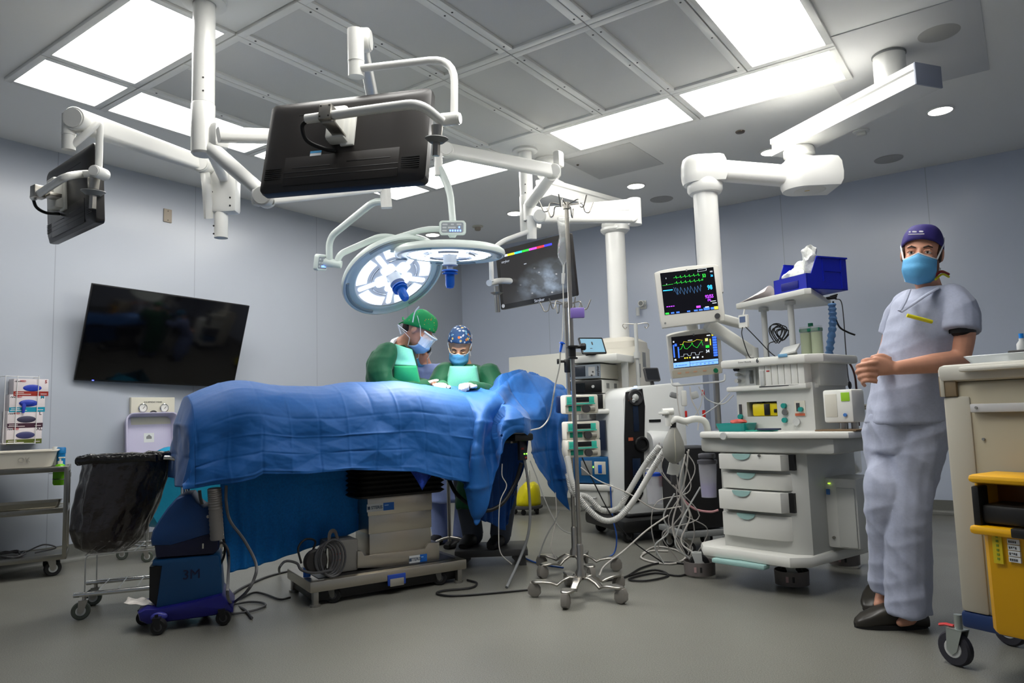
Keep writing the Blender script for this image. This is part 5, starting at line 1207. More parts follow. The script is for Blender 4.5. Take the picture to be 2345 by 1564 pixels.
def hand(mb, wrist, knuck, side, curl, r=.0095, ln=1.0, spread=.019, thumb=None):
    """palm from wrist to knuckles, four bent fingers of unequal length and a thumb. side: across the palm, curl: towards the palm"""
    wrist = V(wrist); knuck = V(knuck); d = (knuck-wrist).normalized(); side = (V(side)-d*V(side).dot(d)).normalized(); curl = V(curl).normalized()
    rings = []
    for k, (w_, h_) in ((0, (.027, .019)), (.3, (.034, .018)), (.7, (.041, .016)), (1, (.041, .013))): rings.append(ring(wrist.lerp(knuck, k), side, curl, w_, h_, 16))
    mb.loft(rings)
    for i, L_ in enumerate((.070, .079, .074, .058)):
        s0 = knuck+side*(i-1.5)*spread-d*.012; L_ *= ln
        p1 = s0+d*(.012+L_*.35)+curl*L_*.12; p2 = p1+d*L_*.16+curl*L_*.34; p3 = p2-d*L_*.10+curl*L_*.28
        mb.tube(spline([s0, p1, p2, p3], 4), [r*1.05, r*.8], 10); mb.ell(p3, r*.82, n=10, m=6)
    if thumb is not None:
        s0 = wrist.lerp(knuck, .25)+side*thumb*.034; p1 = s0+d*.035+side*thumb*.018+curl*.008; p2 = p1+d*.034-side*thumb*.006+curl*.014
        mb.tube(spline([s0, p1, p2], 4), [r*1.35, r*.95], 10); mb.ell(p2, r*.96, n=10, m=6)

def wrinkle(seed, amp):
    f0 = folds(seed, amp*.7, 7)
    def f(p, n_):
        a = noise.noise(V(p.x*9+p.z*5+seed, p.y*9-p.z*4, p.z*3.2)); b_ = noise.noise(V(p.x*5-p.z*9, p.y*5+seed, p.z*8))
        return f0(p, n_)+amp*(.85*(1-2.6*abs(a))*.6+.5*(1-2.6*abs(b_))*.6)
    return f
# ---- the standing man at the right
B0 = V(-.56, 3.66, 0)
def mp(x, y, off=0.0): return pn(x, y, B0+FWh*off, FWh)
fwd = (-RTh*.80-FWh*.6).normalized(); lft = Z.cross(fwd)
t = thing('person', 'man in pale grey scrubs and navy cap standing at right, hands clasped, ankles crossed', 'person', B0)
hc = mp(2111, 580, .06)
zf = (-FW*.80-RT*.58-UP*.04).normalized(); yf = (UP+RT*.06).normalized(); xf = yf.cross(zf).normalized(); yf = zf.cross(xf)
Hd = Matrix(((xf.x, yf.x, zf.x, hc.x), (xf.y, yf.y, zf.y, hc.y), (xf.z, yf.z, zf.z, hc.z), (0, 0, 0, 1)))
bd = MB(); add_head(bd, Hd, 1.03)
nk = mp(2135, 672, .06); limb(bd, [mp(2116, 625, .07), mp(2128, 660, .07), nk+V(0, 0, -.04)], [.054, .054, .07])
ch = mp(2118, 760, .09); wst = mp(2075, 930, .08); hip = mp(2070, 985, .08)
bd.loft([ring(c, lft, fwd, a, b_) for c, a, b_ in ((mp(2135, 690, .08), .13, .075), (mp(2128, 730, .08), .165, .10), (mp(2112, 800, .08), .155, .105), (mp(2085, 880, .08), .145, .10), (mp(2070, 950, .08), .15, .105), (mp(2066, 1010, .08), .13, .09))])
shL = mp(2192, 705, -.03); elL = mp(2196, 825, -.06); wrL = mp(2052, 843, -.14)
limb(bd, [shL, mp(2204, 760, -.07), elL], [.058, .054, .046]); limb(bd, [elL, mp(2140, 832, -.11), wrL], [.047, .045, .030])
shR = mp(2078, 705, .20); elR = mp(2035, 800, .30); wrR = mp(2022, 842, -.02)
limb(bd, [shR, mp(2050, 750, .26), elR], [.052, .048, .042]); limb(bd, [elR, mp(2025, 825, .14), wrR], [.042, .04, .029])
hand(bd, wrL, mp(2000, 838, -.15), (0, 0, 1), (-RTh*.2+FWh*.8-Z*.15), ln=.95, thumb=1)
hand(bd, wrR, mp(1996, 846, -.10), (0, 0, 1), (-RTh*.8-FWh*.25-Z*.1), ln=.8, r=.0105)
for i, (y_, x_) in enumerate(((838, 1964), (851, 1963), (864, 1968), (876, 1976))):
    bd.tube(spline([mp(2008, y_-8+2*i, -.155), mp(1985, y_-5, -.165), mp(x_, y_, -.135), mp(x_+4, y_+7, -.10)], 4), [.0105, .0088], 10); bd.ell(mp(x_+4, y_+7, -.10), .0088, n=10, m=6)
hpL, hpR = hip+lft*.08, hip-lft*.08
knL, akL = mp(2078, 1190, -.02), mp(2088, 1402, -.02); knR, akR = mp(2022, 1140, .03), mp(2022, 1360, .12)
limb(bd, [hip+lft*.07, mp(2085, 1090, .01), knL, mp(2080, 1300, -.02), akL], [.075, .065, .05, .05, .034])
limb(bd, [hip-lft*.06, mp(2040, 1060, .10), mp(2030, 1135, .04), mp(2030, 1240, .07), akR], [.075, .062, .05, .045, .030])
limb(bd, [akL, mp(2080, 1416, -.02), mp(2062, 1426, -.03)], [.034, .032, .018]); limb(bd, [akR, mp(2018, 1376, .11), mp(2012, 1384, .09)], [.030, .030, .022])
body = part('body', remesh(bd, .0052, 3, .5), SKIN, t, smooth=None)
for p_ in body.data.polygons: p_.use_smooth = True
eyes(t, Hd, 1.03, brow=HAIR)
cp = cap(t, Hd, mat('cap_navy', (44, 34, 108), .75, bump=(200, .1)), 1.06, .056)
b = MB(Hd @ Matrix.Scale(1.06, 4)); T0 = fr((-.012, .082, .094), (1, 0, .0), y=(0, .86, -.5)); b.M = b.M @ T0
for k, (x_, w_) in enumerate(((-.028, .008), (-.010, .018), (.016, .016))): b.rrect(w_, .007, .003, 0, .003, Matrix.Translation((x_, .007, -.001)) @ Matrix.Rotation(-.1, 4, 'Z'))
b.rrect(.062, .003, .001, 0, .003, Matrix.Translation((-.002, -.006, -.001))); part('cap_embroidery', b, mat('white_thread', (206, 204, 214), .6), cp)
mask(t, Hd, MASKB, 1.04, up=-.016)
b = MB(Hd @ Matrix.Scale(1.04, 4))
for sx in (-1, 1): b.ell((sx*.071, .004, -.004), (.011, .050, .034))
b.ell((0, -.03, -.075), (.062, .05, .045)); part('hair', b, HAIR, t)
b = MB(Hd @ Matrix.Scale(1.03, 4)); b.ell((.060, -.062, .022), (.014, .040, .030)); b.ell((-.060, -.062, .022), (.014, .040, .030)); part('beard', b, mat('beard_stubble', (126, 88, 66), .7), t)
# scrub top
SCRUB = drape_mat('scrub_grey', (160, 166, 186), .75, .05)
g = MB()
R1 = lambda x0, x1, y, th, off: (mp((x0+x1)/2, y, off), (mp(x1, y, off)-mp(x0, y, off)).length/2, th)
rings = []
for x0, x1, y, th, off in ((2086, 2182, 664, .10, .085), (2060, 2208, 690, .14, .08), (2048, 2216, 725, .16, .08), (2036, 2212, 765, .165, .08), (2026, 2204, 810, .165, .08), (2012, 2186, 870, .16, .08), (2000, 2166, 930, .165, .08), (1994, 2156, 968, .175, .08)):
    c, a, th_ = R1(x0, x1, y, th, off); rings.append(ring(c, RTh, FWh, a, th_, 32, 2.4))
g.loft(rings)
limb(g, [mp(2178, 692, .0), mp(2194, 716, -.05), mp(2196, 760, -.07)], [.080, .082, .086], e1=False); limb(g, [mp(2085, 700, .17), mp(2062, 725, .24), mp(2045, 770, .28)], [.075, .074, .070], e1=False)
top = part('scrub_top', remesh(g, .0065, 5, .5, wrinkle(2, .010)), SCRUB, t, smooth=None)
for p_ in top.data.polygons: p_.use_smooth = True
b = MB(); limb(b, [mp(2197, 745, -.075), mp(2199, 764, -.075)], [.066, .063], e1=False); part('undershirt_sleeve', b, BLACK, t)
b = MB(); b.tube([mp(2077, 722, -.112), mp(2104, 729, -.122), mp(2134, 737, -.118)], .0085, 8); part('pocket_trim', b, mat('pocket_yellow', (222, 214, 30), .6), top)
b = MB(); b.tube(spline([mp(2082, 664, -.035), mp(2072, 690, -.075), mp(2060, 712, -.085)], 4), .010, 8, flat=(1, .5)); b.tube(spline([mp(2148, 660, -.03), mp(2120, 676, -.08), mp(2085, 700, -.09), mp(2063, 714, -.088)], 5), .011, 8, flat=(1, .5)); part('collar', b, SCRUB, top)
b = MB(); b.tube(spline([mp(2140, 632, -.0), mp(2155, 622, .03), mp(2172, 628, .08)], 4), .007, 6); b.mi = 1; b.tube(spline([mp(2142, 640, -.01), mp(2158, 628, .02), mp(2173, 634, .08)], 4), .005, 6); part('neck_lanyard', b, [mat('lanyard_red', (140, 30, 30), .6), mat('pocket_yellow')], t)
# trousers
g = MB()
g.loft([ring(mp(2070, y, .08), RTh, FWh, a, .135, 28, 2.4) for y, a in ((945, .145), (985, .15), (1035, .15))])
limb(g, [hip+lft*.075, mp(2085, 1090, .01), mp(2078, 1190, -.02), mp(2080, 1300, -.02), mp(2082, 1404, -.01)], [.118, .105, .090, .086, .094], e1=False)
limb(g, [hip-lft*.07, mp(2040, 1060, .10), mp(2030, 1135, .03), mp(2030, 1240, .07), mp(2024, 1352, .11)], [.112, .102, .088, .072, .066], e1=False)
tr = part('trousers', remesh(g, .007, 5, .5, wrinkle(9, .013)), SCRUB, t, smooth=None)
for p_ in tr.data.polygons: p_.use_smooth = True
CLOG = mat('clog_black', (44, 41, 36), .35)
def clog(nm, heel, toe, wd, h):
    heel = V(heel); toe = V(toe); heel.z = toe.z = 0; d = (toe-heel).normalized(); s_ = Z.cross(d); L_ = (toe-heel).length; b = MB(); rings = []
    for k, w_, hh in ((0, .6, .52), (.08, .85, .58), (.25, .95, .62), (.40, .98, 1.0), (.55, 1.02, .98), (.72, 1.06, .78), (.88, .92, .55), (.97, .6, .34), (1, .3, .2)):
        c = heel+d*L_*k+Z*(h*hh/2+.004); rings.append(ring(c, s_, Z, wd*w_/2, h*hh/2, 20, 3))
    b.loft(rings); o = part(nm, b, CLOG, t)
    b = MB(); b.loft([[heel+d*L_*(.5+.51*p[0])+s_*wd*.53*p[1]+Z*z for p in [(math.cos(2*PI*i/24), math.sin(2*PI*i/24)*(1-.12*math.cos(2*PI*i/24+PI))) for i in range(24)]] for z in (.0, .02)]); part('sole', b, RUBBER, o)
clog('clog', pz(2124, 1436), pz(1958, 1436), .105, .10)
clog('clog', pz(2030, 1368), pz(1990, 1402), .10, .10)

# ---- surgeons behind the table
def surgeon(lab, base, face_c, face_dir, up_dir, fwdv, m_gown, m_front, capm, maskm, arms, gown, front, s=1.0, zfoot=0.0, skin=SKIN, trousers=None, shoes=True, shield=False, hairm=HAIRB, closed=True, glasses=False, tail=False, brow=None, neck=None, capkw={}):
    t = thing('person', lab, 'person', V(base.x, base.y, zfoot))
    zf = V(face_dir).normalized(); yf = V(up_dir); xf = yf.cross(zf).normalized(); yf = zf.cross(xf); hc = V(face_c)
    Hd = Matrix(((xf.x, yf.x, zf.x, hc.x), (xf.y, yf.y, zf.y, hc.y), (xf.z, yf.z, zf.z, hc.z), (0, 0, 0, 1)))
    bd = MB(); add_head(bd, Hd, s); fwdv = V(fwdv).normalized(); sd = Z.cross(fwdv)
    n0 = Hd @ V(0, -.05, -.02); limb(bd, [n0, n0.lerp(neck, .5), neck], [.052*s, .052*s, .062*s])
    base = V(base)
    bd.loft([ring(V(c.x, c.y, c.z), sd, fwdv, a*.86, d_*.86) for c, a, d_ in gown[:5]])
    for k, A in enumerate(arms):
        limb(bd, A[:3], [.05, .046, .040]); limb(bd, A[2:5] if len(A) > 4 else A[2:], [.040, .036, .026])
        w_, kn = A[-1], A[-1]+(A[-1]-A[-2]).normalized()*.085
        hand(bd, w_, kn, sd*(1 if k else -1), V(0, 0, -1), r=.009, ln=.9, thumb=(1 if k else -1))
    pelvis = V(base.x, base.y, zfoot+.78)
    for sx in (-1, 1):
        ak = V(base.x, base.y, zfoot+.07)+sd*sx*.10; limb(bd, [pelvis+sd*sx*.08, (pelvis+ak)/2+sd*sx*.09+V(0, 0, .03), ak], [.085, .06, .036]); limb(bd, [ak, ak+fwdv*.07-Z*.035, ak+fwdv*.14-Z*.042], [.036, .032, .026])
    bd.loft([ring(pelvis+Z*z_, sd, fwdv, .14, .10) for z_ in (-.08, .05, .3)])
    o = part('body', remesh(bd, .0062, 3), skin, t, smooth=None)
    for p_ in o.data.polygons: p_.use_smooth = True
    eyes(t, Hd, s, closed, brow); cap(t, Hd, capm, s*1.06, tail=tail, **capkw); mask(t, Hd, maskm, s*1.04)
    b = MB(Hd @ Matrix.Scale(s*1.02, 4)); b.ell((0, -.022, -.078), (.060, .05, .040))
    part('hair', b, hairm, t)
    g = MB(); g.loft([ring(c, sd, fwdv, a, d_, 32) for c, a, d_ in gown])
    for A in arms: limb(g, A[:3], [.082, .076, .066]); limb(g, A[2:5] if len(A) > 4 else A[2:], [.066, .058, .042])
    go = part('gown', remesh(g, .008, 5, .5, wrinkle(len(lab) % 13, .012)), m_gown, t, smooth=None)
    for p_ in go.data.polygons: p_.use_smooth = True
    for k, A in enumerate(arms):
        b = MB(); w_, kn = A[-1], A[-1]+(A[-1]-A[-2]).normalized()*.085
        hand(b, w_, kn, sd*(1 if k else -1), V(0, 0, -1), r=.0105, ln=.93, thumb=(1 if k else -1)); b.tube([w_-(A[-1]-A[-2]).normalized()*.05, w_], [.038, .033], 14)
        part('glove', remesh(b, .005, 2), GLOVE, t)
    for fp, m_ in front:
        b = MB(); b.grid(fp); q = part('gown_panel', b, m_, go, smooth=None)
        for p_ in q.data.polygons: p_.use_smooth = True
        mod_solid(q, .004, 1)
    if trousers:
        for sx in (-1, 1):
            ak = V(base.x, base.y, zfoot+.06)+sd*sx*.10; b = MB(); limb(b, [pelvis+sd*sx*.085, (pelvis+ak)/2+sd*sx*.095, ak], [.10, .085, .072]); part('trouser_leg', b, trousers, t)
    if shoes:
        for sx in (-1, 1):
            h_ = V(base.x, base.y, zfoot)+sd*sx*.10-fwdv*.07; b = MB(); rings = []
            for k, w_, hh in ((0, .55, .6), (.1, .85, .7), (.35, .9, .85), (.55, 1, .7), (.8, .95, .48), (.97, .55, .3)): rings.append(ring(h_+fwdv*.28*k+Z*(.10*hh/2+.002), sd, Z, .10*w_/2, .10*hh/2, 18, 2.8))
            b.loft(rings); part('shoe', b, mat('shoe_black', (16, 15, 15), .5), t)
    return t, Hd
def patterned(name, base, spots, sc):
    m = bpy.data.materials.new(name); m.use_nodes = True; nt = m.node_tree; b = nt.nodes['Principled BSDF']; L = nt.links.new; b.inputs['Roughness'].default_value = .75
    tc = nt.nodes.new('ShaderNodeTexCoord'); v = nt.nodes.new('ShaderNodeTexVoronoi'); v.inputs['Scale'].default_value = sc; L(tc.outputs['Object'], v.inputs['Vector'])
    lt = nt.nodes.new('ShaderNodeMath'); lt.operation = 'LESS_THAN'; lt.inputs[1].default_value = spots[0]; L(v.outputs['Distance'], lt.inputs[0])
    sp = nt.nodes.new('ShaderNodeSeparateColor'); L(v.outputs['Color'], sp.inputs[0]); cr = nt.nodes.new('ShaderNodeValToRGB'); cr.color_ramp.interpolation = 'CONSTANT'; L(sp.outputs[0], cr.inputs[0])
    els = cr.color_ramp.elements; els[0].color = lin(spots[1]); els[1].position = .4; els[1].color = lin(spots[2])
    for k, c in enumerate(spots[3:]): e_ = els.new(.62+.14*k); e_.color = lin(c)
    mx = nt.nodes.new('ShaderNodeMix'); mx.data_type = 'RGBA'; mx.inputs[6].default_value = lin(base); L(lt.outputs[0], mx.inputs[0]); L(cr.outputs[0], mx.inputs[7]); L(mx.outputs[2], b.inputs['Base Color']); return m
GREEN = drape_mat('gown_green', (4, 76, 46), .65, .06); MINT = drape_mat('gown_mint', (112, 196, 172), .7, .04); GREEN2 = drape_mat('gown_bright', (22, 140, 92), .65, .05)
LILAC = drape_mat('gown_lilac', (130, 146, 196), .7, .05)
def S(D_): return lambda x, y, d=0.0: pd(x, y, D_+d)
# left surgeon, in profile
s1 = S(5.0); hc = s1(961, 758)
fd = RT*.80-FW*.22-UP*.62; ud = UP*.80+RT*.58
f1 = (RTh*.85-FWh*.5).normalized(); base = V(-3.66, 3.70, 0)
sd = Z.cross(f1)
gw = [(s1(912, 792, .05), .12, .085), (s1(902, 806, .05), .175, .115), (s1(896, 832, .05), .19, .135), (s1(896, 870, .05), .185, .14), (V(base.x, base.y, .95), .18, .14), (V(base.x, base.y, .6), .20, .17), (V(base.x, base.y, .28), .21, .19)]
aN = [s1(884, 812, -.14), s1(868, 845, -.20), s1(880, 885, -.22), s1(930, 893, -.16), s1(972, 882, -.08)]
aF = [s1(925, 808, .2), s1(935, 850, .22), s1(945, 885, .2), s1(968, 888, .1), s1(985, 884, .02)]
def panel(c, ax, fwv, rows, off=.012):
    out = []
    for (z, a, d_, q0, q1) in rows:
        out.append([c(z)+ax*(a*math.sin(q))+fwv*(d_*math.cos(q)+off) for q in [q0+(q1-q0)*i/14 for i in range(15)]])
    return out
def patch(P, pts, nx=12, ny=12, bulge=.02, nrm=None):
    """cloth panel between four places, bulged towards the viewer"""
    a, b_, c, d_ = [V(*p) if not isinstance(p, Vector) else p for p in pts]; out = []
    for i in range(ny+1):
        k = i/ny; row = []
        for j in range(nx+1):
            q = j/nx; p = (a.lerp(b_, q)).lerp(d_.lerp(c, q), k); row.append(p-FW*bulge*math.sin(PI*q)**.7*(.5+.5*math.sin(PI*min(1, k+.25)))+V(0, 0, 0))
        out.append(row)
    return out
t, Hd = surgeon('surgeon in dark green gown and bright green cap, in profile, bent over the table', base, hc, fd, ud, f1, GREEN, None, patterned('cap_green', (12, 150, 78), (.16, (210, 120, 60), (150, 70, 40), (220, 190, 80)), 48), mat('mask_pale', (150, 186, 230), .7), [aN, aF], gw,
    [(patch(None, (s1(905, 787, -.13), s1(944, 800, -.10), s1(954, 838, -.14), s1(902, 836, -.17)), bulge=.035), MINT), (patch(None, (s1(901, 837, -.172), s1(955, 838, -.14), s1(966, 892, -.13), s1(899, 892, -.18)), bulge=.035), GREEN2)],
    1.0, 0, SKIN, LILAC, neck=s1(922, 790, .04), tail=True, capkw={'low': .05, 'puff': 1.06}, hairm=HAIR)
b = MB(Hd); rows = [[V(.098*math.sin(q), .02-.085*k, -.005+.135*math.cos(q)) for q in [-1.0+2.0*i/14 for i in range(15)]] for k in [j/6 for j in range(7)]]
b.grid(rows); o_ = part('face_shield', b, mat('clear_visor', (245, 248, 250), .05, alpha=.28, spec=.8), t, smooth=None); mod_solid(o_, .0012)
b = MB(Hd); b.tube([V(.10*math.sin(q), .024, -.005+.138*math.cos(q)) for q in [-1.1+2.2*i/14 for i in range(15)]], .006, 8, flat=(1, .6)); b.tube([V(.088, .024, .05), V(.092, .05, -.05), V(.05, .06, -.11)], .005, 6); part('shield_band', b, MASKW, t)
b = MB(); b.tube(spline([s1(945, 738, -.09), s1(950, 715, -.08), s1(960, 702, -.06)], 4), .006, 6, flat=(1, .4)); b.tube(spline([s1(932, 760, -.1), s1(916, 748, -.06), s1(912, 745, -.04), s1(918, 765, -.06)], 4), .005, 6, flat=(1, .4)); part('mask_bow', b, MASKW, t)
b = MB(); b.tube(spline([s1(896, 792, -.12), s1(900, 782, -.02), s1(912, 776, .06)], 5), .016, 8); part('collar', b, MASKW, t)
# right surgeon, facing the lens and looking down
s2 = S(5.08); hc = s2(1053, 794)
fd = -FW*.86-UP*.50-RT*.05; ud = UP*.86-FW*.5+RT*.03
f2 = (-FWh*.95-RTh*.3).normalized(); base = V(-3.12, 4.02, 0)
gw = [(s2(1062, 836, .06), .10, .08), (s2(1066, 848, .06), .165, .10), (s2(1070, 868, .06), .18, .12), (s2(1072, 900, .06), .18, .125), (V(base.x, base.y, .85), .175, .13), (V(base.x, base.y, .6), .20, .15), (V(base.x, base.y, .36), .21, .16)]
aR = [s2(1022, 856, -.0), s2(1006, 882, -.06), s2(1010, 905, -.10), s2(1015, 897, -.22), s2(1012, 888, -.32)]
aL = [s2(1118, 858, -.0), s2(1133, 885, -.06), s2(1128, 906, -.12), s2(1098, 896, -.22), s2(1082, 888, -.3)]
t, Hd = surgeon('masked surgeon in floral cap and green gown facing the camera, looking down', base, hc, fd, ud, f2, GREEN, None, patterned('cap_floral', (46, 84, 132), (.40, (214, 220, 228), (120, 176, 206), (206, 120, 60), (226, 196, 120)), 42), MASKB, [aR, aL], gw,
    [(patch(None, (s2(1030, 838, -.09), s2(1092, 838, -.09), s2(1104, 905, -.12), s2(1014, 905, -.12)), bulge=.045), MINT)], .95, .11, SKIN2, mat('trouser_slate', (70, 76, 88), .8), neck=s2(1062, 838, .05), hairm=HAIRB, brow=HAIRB, capkw={'low': .078, 'puff': 1.12})
T0 = Hd @ Matrix.Scale(.97, 4); b = MB(T0)
for sx in (-1, 1): b.tube([V(sx*.033+.022*math.cos(a), -.004+.014*math.sin(a), .098-.004*abs(math.cos(a))) for a in [2*PI*i/18 for i in range(18)]], .0016, 6, closed=True); b.tube([V(sx*.056, 0, .094), V(sx*.078, .004, .03), V(sx*.08, 0, -.02)], .0018, 6)
b.tube([V(-.011, 0, .1), V(.011, 0, .1)], .0016, 6); part('glasses', b, mat('gold_wire', (190, 150, 100), .3, .8), t)
b = MB(); b.tube(spline([s2(1036, 838, -.02), s2(1048, 850, -.075), s2(1066, 852, -.08), s2(1085, 838, -.02)], 5), .014, 8, flat=(1, .6)); part('collar', b, MINT, t)
# third person, half hidden behind them
s3 = S(5.55); hc = s3(955, 806)
fd = -FW*.5-UP*.6-RT*.6; ud = UP*.8-RT*.4-FW*.3
f3 = (-FWh*.8-RTh*.5).normalized(); base = V(-3.76, 4.40, 0)
gw = [(s3(978, 836, .05), .10, .08), (s3(982, 848, .05), .15, .10), (s3(984, 868, .05), .17, .12), (s3(985, 890, .05), .17, .12), (V(base.x, base.y, .9), .17, .13), (V(base.x, base.y, .6), .19, .15), (V(base.x, base.y, .33), .2, .16)]
aR = [s3(955, 856), s3(945, 885, -.05), s3(950, 905, -.1), s3(958, 900, -.2), s3(962, 893, -.28)]
aL = [s3(1012, 856), s3(1020, 885, -.05), s3(1012, 905, -.1), s3(1000, 900, -.2), s3(990, 893, -.28)]
surgeon('assistant in lilac gown and blue cap, half hidden between the two surgeons', base, hc, fd, ud, f3, LILAC, None, mat('cap_teal', (40, 110, 150), .7), MASKB, [aR, aL], gw, [], .95, 0, SKIN, LILAC, neck=s3(972, 838, .05), hairm=HAIRB)
# ------------------------------------------------------------------ infusion stands
GM = mat('caster_grey', (128, 124, 118), .4); DKS = mat('dark_screen_face', (24, 26, 30), .25)
def iv_stand(lab, base, top, a0, hooks, hr, thick=.0125):
    t = thing('infusion_stand', lab, 'infusion stand', V(base.x, base.y, 0)); o = V(base.x, base.y, 0)
    part('pole', MB().cyl(o+V(0, 0, .13), o+V(0, 0, top), thick, n=20), STEEL, t)
    b = MB(Matrix.Translation(o)); b.lathe([(thick*1.3, .09), (thick*2.4, .10), (thick*2.4, .13), (thick*1.5, .15), (thick*1.5, .27), (thick*1.1, .28)], n=24); part('base_hub', b, STEEL, t)
    for k in range(5):
        a = a0+2*PI*k/5; d = V(math.cos(a), math.sin(a), 0); s_ = Z.cross(d)
        rows = [[o+d*r_+s_*w_*q+V(0, 0, z) for q in (-1, -.5, 0, .5, 1)] for r_, w_, z in ((.02, .02, .10), (.06, .022, .105), (.10, .018, .085), (.13, .02, .062), (.16, .03, .075), (.20, .036, .082), (.245, .03, .080), (.27, .012, .078))]
        b = MB(); b.grid(rows); lg = part('leg', b, STEEL, t); mod_solid(lg, .010, 0)
        c = o+d*.255; b = MB(fr(c+V(0, 0, .038), d, z=Z)); b.prism([(-.012, .04), (.022, .04), (.036, .012), (.034, -.018), (.012, -.037), (-.016, -.037), (-.036, -.016), (-.034, .012)], -.018, .018, Matrix.Rotation(PI/2, 4, 'X'), .007); part('caster', b, GM, lg)
    b = MB(); b.cyl(o+V(0, 0, top-.025), o+V(0, 0, top+.012), thick*1.6, n=16); part('hook_collar', b, STEEL, t)
    for k in range(hooks):
        a = a0*.7+2*PI*k/hooks; d = V(math.cos(a), math.sin(a), 0); b = MB()
        b.tube([o+V(0, 0, top-.004), o+d*hr*.62+V(0, 0, top+.012), o+d*hr*.70+V(0, 0, top-.04), o+d*hr*.86+V(0, 0, top-.045), o+d*hr+V(0, 0, top+.008), o+d*hr*1.03+V(0, 0, top+.018)], .0038, 8, bend=.015); part('hook', b, STEEL, t)
    return o
iv1 = pz(1332, 1366); iv1.z = 0
iv_stand('tall steel infusion stand in front, with the fluid bag and six top hooks', iv1, 2.17, 1.15, 6, .155)
iv2 = pz(1318, 1310); iv2.z = 0
iv_stand('shorter steel infusion stand behind the tall one, carrying three pumps', iv2, 1.69, .6, 6, .16)
o1 = lambda x, y, off=0: ov(x, y, iv1+FWh*off); o2 = lambda x, y, off=0: ov(x, y, iv2+FWh*off)
b = MB(); c = o1(1320, 805); z0, z1 = o1(1320, 822).z, o1(1320, 792).z; b.lathe([(.016, z0), (.03, z0), (.03, z0+.008), (.021, z0+.012), (.021, z1-.012), (.034, z1-.010), (.034, z1), (.016, z1)], Matrix.Translation(iv1), 24, False)
b.cyl(V(iv1.x, iv1.y, z1-.006), V(iv1.x, iv1.y, z1-.006)+RTh*.055, .010, n=12); b.lathe([(.018, 0), (.021, .006), (.021, .022), (.016, .028)], zfr(V(iv1.x, iv1.y, z1-.006)+RTh*.05, RTh), 10)
solo('pole_clamp', b, BLACK, 'black height clamp with knob on the front infusion stand', 'clamp', c)
b = MB(); c = o2(1298, 838); b.box(V(iv2.x, iv2.y, c.z), (.035, .035, .085), .005); b.cyl(V(iv2.x, iv2.y, c.z+.03), V(iv2.x, iv2.y, c.z+.03)-RTh*.05, .009, n=10); b.lathe([(.017, 0), (.017, .022)], zfr(V(iv2.x, iv2.y, c.z+.03)-RTh*.045, -RTh), 10)
solo('pole_clamp', b, BLACK, 'black clamp with knob on the pump stand behind', 'clamp', c)
c = o1(1322, 717, -.02); solo('purple_tag', MB(fr(c, RTh, z=Z)).box((.0, -.006, 0), (.078, .022, .058), .006), mat('tag_purple', (120, 100, 176), .5), 'purple plastic holder clipped to the front infusion stand', 'tag', c)
# fluid bag with drip line
t = thing('fluid_bag', 'clear fluid bag hanging from a hook of the front infusion stand', 'fluid bag', o1(1289, 520, .02))
BAGC = mat('clear_bag', (240, 242, 240), .08, trans=.75, alpha=.6, ior=1.2, spec=.8)
rings = []
for y, w_, th in ((498, .034, .004), (505, .038, .008), (522, .030, .012), (542, .024, .016), (560, .032, .022), (580, .034, .024), (592, .028, .02), (601, .014, .012), (608, .008, .008)):
    rings.append(ring(o1(1290, y, .02), RTh, FWh, w_, th, 20, 2.2))
b = MB(); b.loft(rings); part('bag_film', b, BAGC, t)
b = MB(); rings = []
for y, w_, th in ((545, .018, .012), (560, .026, .018), (580, .029, .02), (592, .022, .015), (600, .010, .008)): rings.append(ring(o1(1290.5, y, .02), RTh, FWh, w_, th, 20, 2.2))
b.loft(rings); part('fluid', b, mat('bag_fluid', (120, 130, 140), .05, alpha=.35, spec=.9), t)
b = MB(); b.cyl(o1(1291, 606, .02), o1(1290, 626, .02), .006, n=12); b.cyl(o1(1290, 626, .02), o1(1289, 650, .02), .011, .008, 14); part('drip_chamber', b, mat('clear_tube', (226, 228, 226), .15, alpha=.65, spec=.8), t)
CT = mat('clear_line', (214, 214, 208), .3, alpha=.75)
cable([o1(1289, 650, .02), o1(1290, 690, .02), o1(1289, 730, .03), o1(1288, 765, .02), o1(1286, 784, .02)], .0032, CT, 'thin clear drip line below the fluid bag', 'drip_line')
b = MB(); b.cyl(o1(1287, 783, .02), o1(1283, 806, .02), .010, .006, 12); b.lathe([(.0, 0), (.017, 0), (.017, .005), (.010, .006)], zfr(o1(1287, 787, .02), o1(1287, 783, .02)-o1(1283, 806, .02)), 14); solo('roller_clamp', b, mat('clamp_blue', (30, 100, 220), .4), 'small blue clamp on the thin drip line', 'clamp')
cable([o1(1283, 806, .02), o1(1281, 840, .05), o1(1272, 880, .1), o1(1266, 915, .15), tp(1258, 955, -.15), tp(1240, 978, -.18), tp(1215, 985, -.24)], .0045, CT, 'clear drip line curving from the blue clamp down to the drape', 'drip_line')
